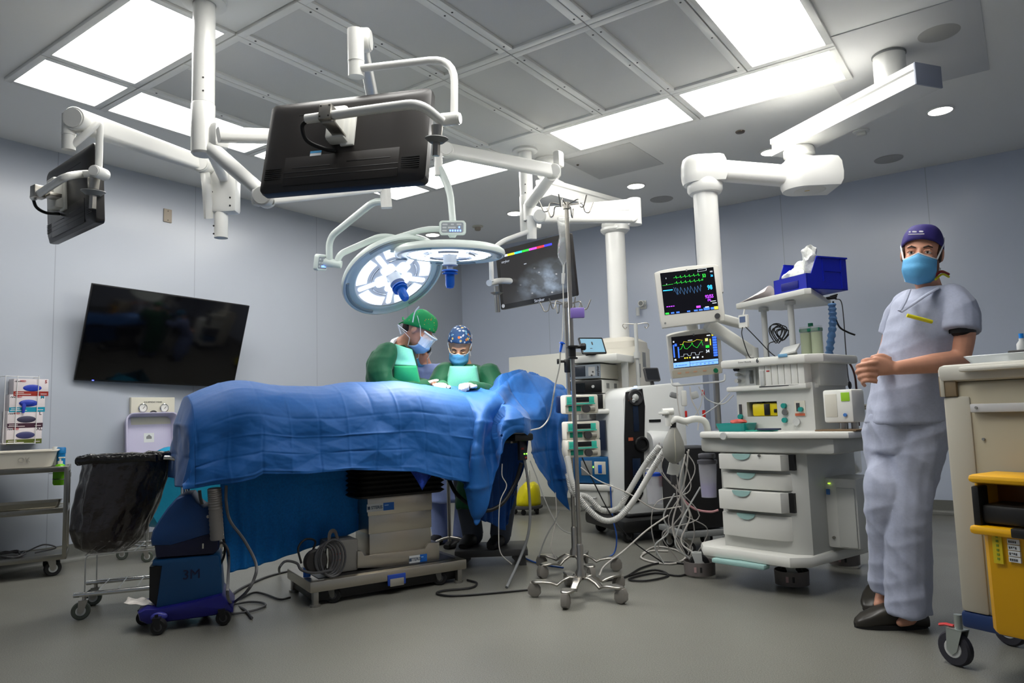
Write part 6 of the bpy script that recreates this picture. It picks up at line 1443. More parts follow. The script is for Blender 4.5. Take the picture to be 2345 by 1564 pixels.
# pumps on the second stand
PW = mat('pump_white', (216, 212, 198), .45); TEAL = mat('pump_teal', (60, 190, 168), .4); TEAL2 = mat('pump_teal_dark', (14, 130, 104), .4)
def pump(lab, x0, y0, x1, y1):
    a, c = o2(x0, y0, -.08), o2(x1, y1, -.08); w_ = (V(c.x, c.y, 0)-V(a.x, a.y, 0)).length; h_ = a.z-c.z; m_ = (a+c)/2
    T0 = fr(m_, RTh*.97+FWh*.24, z=Z) @ Matrix.Rotation(.0, 4, 'X')
    t = thing('infusion_pump', lab, 'infusion pump', V(m_.x, m_.y, c.z), 'infusion pumps')
    b = MB(T0); b.box((0, .05, .0), (w_, .10, h_), .012); b.box((-w_*.1, .0, h_*.20), (w_*.8, .03, h_*.55), .008); part('casing', b, PW, t)
    b = MB(T0); b.box((-w_*.36, -.016, h_*.22), (w_*.20, .004, h_*.34), .001); part('left_keypad', b, TEAL, t)
    b = MB(T0); b.box((-w_*.02, -.016, h_*.24), (w_*.42, .004, h_*.26), .001); part('display', b, DKS, t)
    b = MB(T0); b.box((w_*.27, -.016, h_*.22), (w_*.15, .004, h_*.34), .001); b.box((-w_*.05, -.0165, h_*.02), (w_*.84, .005, h_*.07), .001); part('right_keypad', b, TEAL, t)
    b = MB(T0); b.box((-w_*.22, -.002, -h_*.22), (w_*.36, .006, h_*.28), .001); part('label_strip', b, TEAL2, t)
    b = MB(T0); b.cyl((w_*.10, .0, -h_*.25), (w_*.10, -.03, -h_*.25), h_*.2, n=18); b.mi = 1; b.cyl((w_*.16, -.005, -h_*.25), (w_*.36, -.005, -h_*.25), h_*.16, n=14); part('syringe_drive', b, [DGREY, mat('syringe_grey', (150, 146, 136), .4)], t)
pump('top infusion pump of the three on the rear stand', 1291, 905, 1374, 946)
pump('middle infusion pump, just below a gap, on the rear stand', 1294, 966, 1378, 1006)
pump('lowest infusion pump on the rear stand', 1296, 1007, 1380, 1046)
b = MB(fr(o2(1293, 926, .05), RTh, z=Z)); b.box((-.02, 0, 0), (.07, .12, .11), .012); solo('pump_drive', b, mat('navy_blue', (14, 40, 86), .4), 'dark navy box clamped left of the top infusion pump', 'pump')
b = MB(Matrix.Translation(o2(1338, 958, .0))); b.lathe([(0, 0), (.019, 0), (.019, .05), (.012, .058), (.012, .064)], n=18); b.mi = 1; b.lathe([(.014, .062), (.014, .074), (0, .075)], n=14, cap=False); solo('vial', b, [mat('clear_tube'), BLUEP], 'small clear vial with blue cap between the top two pumps', 'vial')

# ------------------------------------------------------------------ equipment tower on the thick column
K = pd(1377, 860, 5.98); K.z = 0
tx = (RTh*.87-FWh*.5).normalized(); ty = (RTh*.5+FWh*.87).normalized(); Fk = fr(K, tx, y=ty)
zk = lambda y: ov(1377, y, K).z
t = thing('equipment_tower', 'cream equipment tower hanging from the thick ceiling column, holding stacked devices', 'equipment tower', Fk @ V(0, .3, zk(1150)))
pc2 = Fk.inverted() @ V(pc.x, pc.y, 0); zT = PCZ
b = MB(Fk); b.span((pc2.x-.26, pc2.y-.16, zk(1150)), (pc2.x+.20, pc2.y+.22, zT-.09), .015)
b.loft([[V(pc2.x-.03+p[0], pc2.y+.03+p[1], z) for p in rr(.46*s_, .38*s_, .05*s_+.01, 4)] for z, s_ in ((zT-.10, 1.0), (zT-.04, .97), (zT-.005, .75), (zT+.01, .42))]); part('service_head', b, mat('tower_cream', (206, 202, 190), .4), t)
b = MB(Fk); 
for z in (zT-.2, zT-.5): b.box((pc2.x+.201, pc2.y+.05, z), (.004, .08, .13), .001); b.box((pc2.x+.201, pc2.y-.08, z-.1), (.004, .05, .12), .001)
part('socket_plate', b, MGREY, t)
for nm, ya, yb in (('top_shelf', 812, 829), ('middle_shelf', 937, 948), ('lower_shelf', 1110, 1124)):
    b = MB(Fk); b.span((-.31, -.04, zk(yb)), (.16, .46, zk(ya)), .012); part(nm, b, WHITE2, t)
b = MB(Fk); b.prism([(.10, zk(829)), (.155, zk(829)), (.155, zk(1040)), (.13, zk(1040)), (.10, zk(880))], .2, .22, Matrix(((1, 0, 0, 0), (0, 0, 1, 0), (0, 1, 0, 0), (0, 0, 0, 1)))); part('side_bracket', b, LGREY, t)
b = MB(Fk); b.span((-.31, -.02, zk(1160)), (.02, .40, zk(1124)), .006); dr = part('drawer', b, WHITE2, t); b = MB(Fk); b.tube([V(-.22, -.02, zk(1140)), V(-.2, -.045, zk(1140)), V(-.1, -.045, zk(1140)), V(-.08, -.02, zk(1140))], .006, 8, bend=.01); part('handle', b, LGREY, dr)
def device(lab, y0, y1, mfront, mbody, w_=.30, d_=.40, x1=0.0, name='stack_device', det=None):
    t = thing(name, lab, 'medical device', Fk @ V(x1-w_/2, d_/2, zk(y1)), 'devices stacked in the equipment tower')
    b = MB(Fk); b.span((x1-w_, .0, zk(y1)), (x1, d_, zk(y0)), .006); part('casing', b, mbody, t)
    b = MB(Fk); b.span((x1-w_+.003, -.014, zk(y1)+.003), (x1-.003, .002, zk(y0)-.003), .005); fp = part('front_panel', b, mfront, t)
    if det: det(t, fp, x1, w_, zk(y1), zk(y0))
    return t
def vtext(txt, x, z, size, m, fp):
    b = MB(Fk); text_mb(b, txt, fr((x, -.0155, z), (0, 0, 1), y=(-1, 0, 0)), size, bold=True); part('lettering', b, m, fp)
def d1(t, fp, x1, w_, z0, z1):
    h = z1-z0; b = MB(Fk); b.span((x1-w_+.02, -.017, z0+h*.18), (x1-w_*.45, -.012, z1-h*.12), .003); part('display', b, mat('slate_screen', (56, 62, 72), .2), fp)
    b = MB(Fk); b.span((x1-w_*.36, -.016, z0+h*.2), (x1-w_*.16, -.013, z1-h*.2)); b.mi = 1; b.cyl((x1-w_*.22, -.013, z0+h*.45), (x1-w_*.22, -.022, z0+h*.45), .007, n=12); b.cyl((x1-w_*.26, -.013, z0+h*.22), (x1-w_*.26, -.02, z0+h*.22), .008, n=12); part('controls', b, [LGREY, DGREY], fp)
    vtext('stryker', x1-w_*.075, (z0+z1)/2, h*.24, DGREY, fp)
device('grey device with dark display at the top of the tower stack', 832, 866, mat('panel_blue_grey', (146, 156, 166), .4), CREAM, .30, .38, 0, 'arthroscopy_pump', d1)
def d2(t, fp, x1, w_, z0, z1):
    h = z1-z0; b = MB(Fk); b.span((x1-w_+.03, -.016, z0+h*.15), (x1-w_*.5, -.012, z1-h*.2)); part('display', b, DKS, fp)
    b = MB(Fk); b.cyl((x1-w_*.25, -.013, z0+h*.5), (x1-w_*.25, -.024, z0+h*.5), .012, n=16); part('knob', b, LGREY, fp)
    for x_ in (.03, .2): b = MB(Fk); b.span((x1-.001, .06+x_, z0+h*.35), (x1+.001, .12+x_, z1-h*.25)); part('side_vent', b, MGREY, t)
device('black fronted device with white sides, second in the tower stack', 869, 900, BLACK, WHITE2, .30, .38, 0.005, 'camera_unit', d2)
device('black fronted device with white sides, third in the tower stack', 902, 936, BLACK, WHITE2, .30, .38, 0.01, 'light_source', d2)
device('dark blue device low in the tower, partly behind the pumps', 962, 1032, mat('dark_navy', (34, 44, 66), .35), mat('slate_side', (80, 88, 100), .45), .30, .38, .02, 'printer_unit', None)
def d5(t, fp, x1, w_, z0, z1):
    h = z1-z0; b = MB(Fk); b.span((x1-w_*.72, -.017, z0+h*.30), (x1-w_*.42, -.012, z1-h*.15), .002); b.mi = 1; b.span((x1-w_*.36, -.017, z0+h*.35), (x1-w_*.06, -.012, z1-h*.18), .002); b.mi = 2; b.span((x1-w_*.26, -.021, z0+h*.38), (x1-w_*.16, -.014, z1-h*.3), .002); part('controls', b, [MGREY, CREAM, BLUEP], fp)
    b = MB(Fk); b.box((x1-w_*.39, -.016, z0+h*.62), (.006, .004, .014)); part('green_led', b, glow('green_led', (120, 255, 60)), fp)
device('blue electrosurgical unit at the bottom of the tower', 1046, 1108, mat('unit_blue', (22, 84, 134), .4), mat('unit_blue'), .33, .38, .03, 'electrosurgical_unit', d5)
# tablet on the top shelf
T0 = fr(pd(1357, 791, 6.0), (RTh*.93+FWh*.3), y=(Z*.86+FWh*.5)); t = thing('tablet', 'small tilted touch screen on top of the equipment tower', 'tablet', pd(1357, 812, 6.0))
b = MB(T0); b.rrect(.22, .16, .01, -.014, 0, bev=.002); part('casing', b, BLACK, t)
b = MB(T0); b.rrect(.195, .132, .003, 0, .0012); sc = part('screen', b, mat('pale_screen', (90, 130, 150), .2, emit=(118, 152, 170), estr=.8), t)
b = MB(T0); b.box((.0, .02, .0016), (.012, .03, .001)); b.box((-.02, -.03, .0016), (.02, .006, .001)); part('screen_marks', b, DGREY, sc)
b = MB(T0); b.box((0, -.03, -.05), (.09, .05, .08), .01); part('stand', b, DGREY, t)
# slim stand beside the tower
b0 = pd(1463, 900, 6.12); b0.z = 0
t = thing('drip_stand', 'slim white stand with two curled hooks beside the equipment tower', 'stand', b0)
zt_ = ov(1461, 740, b0).z
b = MB(); b.cyl(V(b0.x, b0.y, .05), V(b0.x, b0.y, zt_), .016, n=16); b.cyl(V(b0.x, b0.y, zt_-.3), V(b0.x, b0.y, zt_-.25), .028, n=16); part('pole', b, LGREY, t)
for s_ in (-1, 1): b = MB(); b.tube(spline([V(b0.x, b0.y, zt_-.01), V(b0.x, b0.y, zt_)+RTh*s_*.09, V(b0.x, b0.y, zt_)+RTh*s_*.11+V(0, 0, -.02), V(b0.x, b0.y, zt_)+RTh*s_*.09+V(0, 0, -.045), V(b0.x, b0.y, zt_)+RTh*s_*.075+V(0, 0, -.03)], 5), .004, 8); part('hook', b, STEEL, t)
b = MB()
for k in range(4): a = k*PI/2+.4; b.tube([V(b0.x, b0.y, .07), V(b0.x+.2*math.cos(a), b0.y+.2*math.sin(a), .02)], .012, 8)
part('base', b, DGREY, t)
# suction regulator on the wall
p = py(1473, 698, YB2-.01); Tm = fr(p, (1, 0, 0), y=(0, 0, 1)); t = thing('suction_regulator', 'white round suction regulator fixed to the back wall', 'regulator', p)
b = MB(fr(p, (1, 0, 0), z=(0, 0, 1))); b.box((0, .003, 0), (.07, .012, .09), .003); b.cyl((0, 0, .01), (0, -.06, .01), .034, n=24); part('body', b, WHITE2, t)
b = MB(fr(p+V(0, -.062, .01), (1, 0, 0), z=(0, 0, 1))); b.cyl((0, .001, 0), (0, -.003, 0), .024, n=20); part('dial', b, MGREY, t)
b = MB(); b.cyl(p+V(-.05, -.04, -.03), p+V(-.05, -.04, -.12), .02, n=14); b.cyl(p+V(0, -.03, -.02), p+V(-.05, -.04, -.04), .008, n=8); part('trap', b, mat('clear_tube'), t)
p = py(1207, 1087, 6.39); t = thing('power_outlet', 'small wall outlet with a red switch low on the cream wall box', 'outlet', p)
part('plate', MB().box(p, (.055, .012, .095), .003), WHITE2, t); part('red_switch', MB().box(p+V(0, -.008, .0), (.022, .006, .055), .002), mat('switch_red', (190, 30, 24), .4), t)
# yellow waste bag on a dolly
cY = pz(1207, 1172); cY = V(-4.22, 6.22, 0)
cY = pz(1207, 1176); t = thing('waste_dolly', 'low dolly with small black wheels under the yellow bag', 'dolly', cY)
b = MB(Matrix.Translation(cY)); b.lathe([(0, .055), (.15, .055), (.16, .065), (.16, .085), (0, .09)], n=28, cap=False); part('deck', b, DGREY, t)
for k in range(5): a = 2*PI*k/5; q = cY+V(.12*math.cos(a), .12*math.sin(a), 0); part('wheel', MB().lathe([(.012, -.01), (.026, -.008), (.026, .008), (.012, .01)], zfr(q+V(0, 0, .026), (math.cos(a+1), math.sin(a+1), 0)), 16), BLACK, t)
rings = []
for y, xl, xr, k in ((1163, 1180, 1236, .7), (1150, 1178, 1239, .9), (1135, 1184, 1239, 1), (1118, 1190, 1237, 1), (1108, 1196, 1232, .9), (1105, 1203, 1224, .5)):
    l, r = ov(xl, y, cY), ov(xr, y, cY); m_ = (l+r)/2; hw = (r-l).length/2
    rings.append([m_+RTh*hw*math.cos(a)*(1+.08*math.sin(5*a+y))+FWh*.15*k*math.sin(a)+V(0, 0, .012*math.sin(4*a+y*.3)) for a in [2*PI*i/30 for i in range(30)]])
b = MB(); b.loft(rings); mod_sub(solo('waste_bag', b, mat('bag_yellow', (208, 196, 6), .4, bump=(20, .5)), 'yellow plastic waste bag on a dolly by the back wall', 'bag', cY+V(0, 0, .1)), 1)

# ------------------------------------------------------------------ tall white suction machine with black front
N0 = pz(1452, 1236); N0.z = 0
nx = (RTh*.94+FWh*.34).normalized(); ny = Z.cross(nx); Fn = fr(N0, nx, y=ny)
def nn_(x, y, d=0.0): q = Fn.inverted() @ pn(x, y, N0+ny*d, ny); return q.x, q.z
WM = mat('machine_white', (220, 222, 220), .35, coat=.2)
t = thing('waste_machine', 'tall white fluid waste machine with black control strip, behind the tubing', 'medical machine', Fn @ V(.2, .25, 0))
xa, za = nn_(1427, 900); xb, zb_ = nn_(1562, 884); x2, z2 = nn_(1430, 1178)
poly = [(xa+.01, z2-.02), (xa, z2+.1), (xa-.005, za-.05), (xa+.03, za+.02), (xa+.09, zb_+.0), (xb-.02, zb_+.03), (xb+.02, zb_), (xb+.03, z2), (xb-.02, z2-.05)]
Fnz = Matrix(((nx.x, 0, ny.x, N0.x), (nx.y, 0, ny.y, N0.y), (0, 1, 0, 0), (0, 0, 0, 1)))
b = MB(Fnz); b.prism(poly, 0, .50, bev=.02); part('body', b, WM, t)
p4 = [nn_(1432, 898), nn_(1470, 890), nn_(1476, 930), nn_(1472, 1130), nn_(1462, 1150), nn_(1430, 1158), nn_(1429, 1000)]
b = MB(Fnz); b.prism(p4, -.012, .004, bev=.005); bp2 = part('control_strip', b, BLACK, t)
q = nn_(1453, 910); b = MB(Fn @ Matrix.Translation((q[0], -.012, q[1])) @ Matrix.Rotation(PI/2, 4, 'X')); b.lathe([(.062, -.01), (.066, .0), (.062, .012), (.05, .014), (.048, .004), (0, .004)], n=36, cap=False); pt = part('upper_port', b, DGREY, bp2)
b = MB(Fn @ Matrix.Translation((q[0], -.012, q[1])) @ Matrix.Rotation(PI/2, 4, 'X')); b.ell((-.005, -.002, .012), (.028, .028, .018)); b.cyl((-.02, -.02, .01), (-.035, -.03, .035), .013, n=12); part('port_plug', b, LGREY, bp2)
q = nn_(1453, 886); b = MB(Fn @ Matrix.Translation((q[0], -.014, q[1]))); b.box((0, -.003, 0), (.03, .006, .012), .003); part('status_light', b, glow('status', (150, 200, 255), 3), bp2)
q = nn_(1467, 1017); b = MB(Fn @ Matrix.Translation((q[0], -.012, q[1])) @ Matrix.Rotation(PI/2, 4, 'X')); b.lathe([(.055, -.01), (.062, .01), (.055, .022), (.042, .022), (.036, .006), (0, .006)], n=36, cap=False); part('lower_port', b, BLACK, bp2)
for q0, q1 in (((1437, 912), (1446, 918)), ((1437, 1002), (1448, 1009))):
    a, c = nn_(*q0), nn_(*q1); b = MB(Fn); b.span((a[0], -.016, c[1]), (c[0], -.010, a[1])); part('orange_label', b, mat('label_orange', (180, 90, 60), .5), bp2)
a, c = nn_(1447, 930), nn_(1462, 988); b = MB(Fn); b.span((a[0], -.016, c[1]), (c[0], -.010, a[1]), .004); part('canister_window', b, mat('window_navy', (24, 36, 56), .15), bp2)
a, c = nn_(1446, 1050), nn_(1468, 1120); b = MB(Fn); b.span((a[0], -.016, c[1]), (c[0], -.010, a[1]), .004); part('canister_window', b, mat('window_navy'), bp2)
a, c = nn_(1486, 961), nn_(1513, 966); b = MB(Fn); b.span((a[0], -.004, c[1]), (c[0], .004, a[1])); part('handle_slot', b, BLACK, t)
a = nn_(1500, 1015); b = MB(Fn); b.lathe([(.09, -.03), (.10, .0), (.09, .16)], Matrix.Translation((a[0]-.04, -.0, a[1])) @ Matrix.Rotation(PI/2, 4, 'Y'), 24); part('side_drum', b, WM, t)
b = MB(Fn); b.span((xa-.12, -.14, .07), (xb+.08, .55, .17), .03); b.span((xa-.02, -.03, .17), (xb+.04, .52, z2+.0), .02); part('base', b, BLACK, t)
for q in ((xa-.06, -.08), (xb, -.08), (xa, .48), (xb, .48)): caster(t, Fn @ V(q[0], q[1], 0), .05, .032, 1.1, .1, fm=BLACK, hub=False)
q = nn_(1512, 855); T0 = fr(Fn @ V(q[0], .12, q[1]), (RTh*.9+FWh*.4), y=(Z*.95+FWh*.3)); b = MB(T0); b.rrect(.14, .115, .012, -.02, 0, bev=.003); ds = part('display_screen', b, DGREY, t)
b = MB(T0); b.rrect(.118, .094, .006, 0, .001); part('glass', b, mat('smoky_glass', (40, 42, 46), .12), ds); b = MB(T0); b.box((0, -.075, -.03), (.03, .06, .02), .006); b.box((.04, -.1, -.03), (.14, .012, .06), .004); part('screen_arm', b, DGREY, ds)

# ------------------------------------------------------------------ anaesthesia machine
A0 = V(-1.62, 4.12, 0); ax_ = V(.975, -.222, 0).normalized(); ay_ = Z.cross(ax_); Fa = fr(A0, ax_, y=ay_)
def am(x, y, d=0.0): q = Fa.inverted() @ pn(x, y, A0+ay_*d, ay_); return q.x, q.z
def asd(x, y, u): q = Fa.inverted() @ pn(x, y, A0+ax_*u, ax_); return q.y, q.z
AW = mat('anaesthesia_grey', (196, 197, 192), .4); AW2 = mat('anaesthesia_light', (214, 214, 208), .38, coat=.15); PTEAL = mat('pale_teal', (150, 186, 182), .4)
t = thing('anaesthesia_machine', 'pale grey wheeled anaesthesia machine with drawers, in front of the right wall', 'anaesthesia machine', Fa @ V(.3, .3, 0))
x0, _ = am(1585, 1262, -.05); x1, _ = am(1845, 1290, -.05)
b = MB(Fa); b.prism([(x0, .04), (x0+.07, -.05), (x0+.20, -.06), (x0+.30, -.045), (x1-.24, -.06), (x1-.08, -.06), (x1, .02), (x1+.06, .62), (x1-.05, .70), (x0+.1, .70), (x0+.02, .6)], .155, .215, bev=.020); part('base_platform', b, AW2, t)
q0, q1 = am(1635, 1290, -.06), am(1755, 1300, -.06); b = MB(Fa); b.span((q0[0], -.085, .132), (q1[0], -.02, .158), .008); part('foot_rest', b, PTEAL, t)
for px_, py_ in ((1610, 1330), (1826, 1354), (1946, 1306)):
    q = pz(px_, py_-6); q = q+FWh*.07
    caster(t, q, .062, .045, .4, .14, fm=LGREY)
    b = MB(Matrix.Translation(V(q.x, q.y, 0))); b.lathe([(.086, .012), (.09, .012), (.092, .088), (.088, .088), (.086, .012)], n=40, cap=False); g_ = part('wheel_guard', b, mat('guard_grey', (104, 98, 96), .5), t)
    nrm = V(CAM.x-q.x, CAM.y-q.y, 0).normalized(); b = MB()
    for k, (dx, w_, m_) in enumerate(((-.025, .014, 0), (.008, .012, 1))): b.mi = m_; b.box(V(0, 0, 0), (w_, .004, .03), M=fr(q+nrm*.0895+Z.cross(nrm)*dx+V(0, 0, .05), Z.cross(nrm), z=Z))
    part('guard_label', b, [mat('label_pink', (170, 140, 140), .5), BLACK], g_)
xd0, xd1 = am(1655, 1100, .04)[0], am(1822, 1100, .04)[0]
zt_ = am(1700, 1033, .04)[1]; zb_ = am(1700, 1228, .04)[1]
b = MB(Fa); b.prism([(xd0, .03), (xd1-.01, .02), (xd1+.06, .06), (xd1+.09, .56), (xd0, .58)], .205, zt_+.03, bev=.01); part('cabinet', b, AW, t)
for (ya, yb, off, hx, key) in ((1038, 1077, -.03, 1701, True), (1081, 1120, .0, 1712, False), (1122, 1170, -.03, 1701, False), (1173, 1230, .0, 1712, False)):
    d_ = off; xa_ = am(1643 if off else 1652, ya, d_)[0]; xb_ = am(1800 if off else 1808, ya, d_)[0]; za_, zc_ = am(1700, ya, d_)[1], am(1700, yb, d_)[1]
    b = MB(Fa); b.prism([(xa_, .02), (xa_+.01, d_-.004), ((xa_+xb_)/2, d_-.016), (xb_-.03, d_-.008), (xb_, .02), (xb_, .05), (xa_, .05)], zc_+.004, za_-.004, bev=.004); dr = part('drawer', b, AW2, t)
    hxx = am(hx, ya, d_)[0]; b = MB(Fa); hw = .055
    b.prism([(hxx+hw*math.cos(PI+PI*i/12), za_-.002+.032*math.sin(PI+PI*i/12)) for i in range(13)], d_-.022, d_-.004, Matrix(((1, 0, 0, 0), (0, 0, 1, 0), (0, 1, 0, 0), (0, 0, 0, 1)))); part('drawer_handle', b, PTEAL, dr)
    if off: b = MB(Fa); b.span((xb_-.012, .006, zc_+.006), (xb_+.022, .03, za_-.006)); part('runner', b, BLACK, dr)
    if key: kx = am(1742, 1043, d_); b = MB(Fa); b.cyl((kx[0], d_-.012, kx[1]), (kx[0], d_-.022, kx[1]), .007, n=14); part('lock', b, STEEL, dr)
# worktop
zw = am(1780, 992, -.06)[1]; wx0 = am(1586, 1000, -.06)[0]; wx1 = am(1968, 985, .05)[0]
b = MB(Fa); b.prism([(wx0, .02), (wx0+.05, -.06), (wx0+.2, -.075), (wx1-.30, -.09), (wx1-.02, -.03), (wx1, .1), (wx1-.02, .5), (wx0+.05, .52)], zw-.028, zw+.006, bev=.010); part('worktop', b, AW2, t)
b = MB(Fa); b.span((wx0+.02, -.02, zw-.11), (wx1-.10, .5, zw-.026), .02); part('worktop_apron', b, AW, t)
q = am(1656, 997, -.085); b = MB(Fa); b.cyl((q[0], -.07, q[1]-.004), (q[0], -.088, q[1]-.004), .02, n=20); part('knob', b, LGREY, t)
ZW = zw+.006
# upper body with console edge and recess
UB = .14; xl = am(1690, 960, UB)[0]; xr = am(1862, 900, UB)[0]; ztp = am(1770, 822, UB-.03)[1]; zc = am(1770, 888, UB)[1]
b = MB(Fa); ra0, rc0 = am(1710, 921, UB), am(1781, 953, UB)
b.span((xl, UB, ZW), (ra0[0], .54, zc+.02), .0); b.span((rc0[0], UB, ZW), (xr, .54, zc+.02), .0); b.span((ra0[0], UB, ZW), (rc0[0], .54, rc0[1]), 0); b.span((ra0[0], UB, ra0[1]), (rc0[0], .54, zc+.02), 0); b.span((ra0[0], UB+.12, rc0[1]), (rc0[0], .54, ra0[1]), 0); part('lower_body', b, AW, t)
b = MB(Fa); m0 = am(1738, 838, UB-.02); m1 = am(1846, 880, UB-.02)
b.span((xl-.02, UB+.05, zc), (xr+.02, .54, ztp), .01); part('module_bay', b, AW, t)
b = MB(Fa); b.prism([(xl-.06, UB-.05), (xr+.0, UB-.07), (xr+.07, UB+.0), (xr+.07, .56), (xl-.06, .56)], ztp-.035, ztp+.012, bev=.012); part('console_top', b, AW2, t)
b = MB(Fa); b.prism([(xl-.055, UB+.05), (xl-.045, UB-.03), (xr-.02, UB-.035), (xr+.01, UB+.05)], zc-.012, zc+.016, bev=.008); part('console_ledge', b, AW2, t)
b = MB(Fa); nM = 7; wM = (m1[0]-m0[0])/nM
for k in range(nM): b.span((m0[0]+wM*k+.001, UB-.03, m1[1]), (m0[0]+wM*(k+1)-.001, UB+.10, m0[1]), .003)
part('module_rack', b, WHITE2, t)
b = MB(Fa); b.span((m0[0]+.01, UB-.036, m1[1]+.002), (m0[0]+wM*.9, UB-.028, m0[1]-.03), .002); b.mi = 1; b.span((m0[0]+wM*1.3, UB-.033, m0[1]-.036), (m0[0]+wM*1.75, UB-.028, m0[1]-.03)); b.mi = 2; b.span((m0[0]+.0, UB-.034, m1[1]-.006), (m1[0]+.004, UB+.05, m1[1]+.002), .002); part('module_front', b, [LGREY, mat('switch_red'), DGREY], t)
b = MB(fr(Fa @ V(am(1735, 826, UB-.06)[0], UB-.062, am(1735, 826, UB-.06)[1]), ax_, y=Z)); text_mb(b, '6', Matrix.Translation((-.0, 0, .002)), .034, bold=True); text_mb(b, 'Datex-Ohmeda', Matrix.Translation((-.08, -.002, .002)), .013); part('lettering', b, mat('print_dark', (40, 44, 50), .5), t)
q = am(1794, 815, UB-.06); b = MB(Fa); b.box((q[0], UB-.068, q[1]+.002), (.055, .006, .018), .003); part('blue_latch', b, mat('latch_blue', (110, 160, 196), .4), t)
q = am(1712, 862, UB+.0); b = MB(Fa); b.span((q[0]-.03, UB+.035, q[1]-.06), (q[0]+.03, UB+.052, q[1]+.05), .003); b.mi = 1; b.span((q[0]-.008, UB+.03, q[1]-.04), (q[0]+.016, UB+.037, q[1]+.035), .002); part('flow_tube', b, [LGREY, mat('gauge_glass', (110, 112, 108), .15)], t)
for px_, py_, r_ in ((1687, 846, .012), (1690, 858, .009), (1690, 872, .012)): q = am(px_, py_, UB+.04); b = MB(Fa); b.cyl((q[0], UB+.05, q[1]), (q[0], UB+.02, q[1]), r_, n=14); part('knob', b, BLACK if py_ == 846 else LGREY, t)
# yellow device in recess, knobs and gauges
a, c = am(1718, 924, UB), am(1778, 951, UB)
tt = thing('yellow_device', 'small yellow and black device in the recess of the anaesthesia machine', 'medical device', Fa @ V((a[0]+c[0])/2, UB+.05, c[1]), None)
b = MB(Fa); b.span((a[0], UB+.015, rc0[1]+.001), (c[0], UB+.10, a[1]), .012); part('casing', b, mat('device_yellow', (222, 200, 10), .4), tt)
b = MB(Fa); b.span((a[0]+(c[0]-a[0])*.5, UB+.008, rc0[1]+.006), (a[0]+(c[0]-a[0])*.72, UB+.03, a[1]-.004), .003); b.span((a[0]+.02, UB+.03, a[1]-.012), (a[0]+.06, UB+.06, a[1]+.01), .004); b.span((c[0]-.02, UB+.01, rc0[1]+.02), (c[0]-.004, UB+.02, rc0[1]+.04), .002); part('black_trim', b, BLACK, tt)
for px_, py_ in ((1797, 929), (1799, 962)): q = am(px_, py_, UB); b = MB(Fa); b.cyl((q[0], UB, q[1]), (q[0], UB-.02, q[1]), .014, n=16); part('teal_knob', b, mat('knob_teal', (30, 140, 132), .4), t)
q = am(1799, 944, UB); b = MB(Fa); b.cyl((q[0], UB, q[1]), (q[0], UB-.012, q[1]), .017, n=20); part('gauge', b, STEEL, t)
a, c = am(1819, 918, UB), am(1846, 952, UB); b = MB(Fa); b.span((a[0], UB-.004, c[1]), (c[0], UB+.001, a[1])); b.mi = 1; b.span((a[0]+.003, UB-.007, c[1]), (c[0]-.003, UB-.002, c[1]+.014)); b.mi = 2; b.cyl((c[0]-.022, UB, c[1]+.035), (c[0]-.022, UB-.02, c[1]+.035), .013, n=14); b.mi = 3; b.span((a[0]+.012, UB-.008, c[1]+.025), (a[0]+.03, UB-.003, a[1]-.012)); part('oxygen_panel', b, [CREAM, mat('label_orange'), mat('knob_teal'), DGREY], t)
q = am(1826, 966, UB); b = MB(Fa); b.cyl((q[0], UB, q[1]), (q[0], UB-.014, q[1]), .02, n=20); part('pressure_gauge', b, LGREY, t)
a, c = am(1693, 926, UB), am(1700, 950, UB); b = MB(Fa); b.span((a[0], UB-.006, c[1]), (c[0], UB+.001, a[1])); b.mi = 1; b.cyl(((a[0]+c[0])/2, UB, c[1]-.01), ((a[0]+c[0])/2, UB-.018, c[1]-.01), .014, n=14); part('side_flow_tube', b, [DGREY, mat('knob_teal')], t)
# posts and top shelf
zs_ = 1.60
sL = Fa.inverted() @ pz(1682, 706, zs_); sR = Fa.inverted() @ pz(1848, 670, zs_); sB = Fa.inverted() @ pz(1894, 692, zs_)
for (px_, yl) in ((1752, .42), (1814, .30)):
    q = am(px_, 760, yl); b = MB(Fa); b.cyl((q[0], yl, ztp), (q[0], yl, zs_-.01), .017, n=18); b.cyl((q[0], yl, zs_-.03), (q[0], yl, zs_-.01), .03, n=18); part('shelf_post', b, LGREY, t)
b = MB(Fa); b.prism([(sL.x+.012, sL.y+.0), (sR.x-.02, sR.y+.01), (sR.x+.01, sR.y+.03), (sB.x, sB.y), (sB.x-.03, sB.y+.12), (sL.x+.12, sL.y+.35), (sL.x, sL.y+.03)], zs_-.005, zs_+.028, bev=.006); part('top_shelf', b, AW2, t)
ZS = zs_+.028
# vaporiser block, side cabinet
a = am(1884, 894, .12); c = am(1925, 968, .12)
tt = thing('gas_monitor', 'white gas monitor box with a small green screen on the machine worktop', 'gas monitor', Fa @ V(a[0]+.05, .2, c[1]))
b = MB(Fa); b.span((a[0], .11, c[1]), (a[0]+.155, .26, a[1]), .012); part('casing', b, WHITE2, tt)
b = MB(Fa); b.span((a[0]+.012, .107, c[1]+.03), (a[0]+.075, .112, a[1]-.022), .002); part('front_plate', b, CREAM, tt)
b = MB(Fa); b.span((a[0]+.098, .106, a[1]-.06), (a[0]+.142, .112, a[1]-.015), .002); part('green_screen', b, mat('lcd_green', (120, 160, 40), .3, emit=(120, 160, 40), estr=.35), tt)
b = MB(Fa); b.cyl((a[0]+.115, .112, c[1]+.04), (a[0]+.115, .10, c[1]+.04), .009, n=12); part('blue_button', b, mat('button_blue', (70, 120, 190), .4), tt)
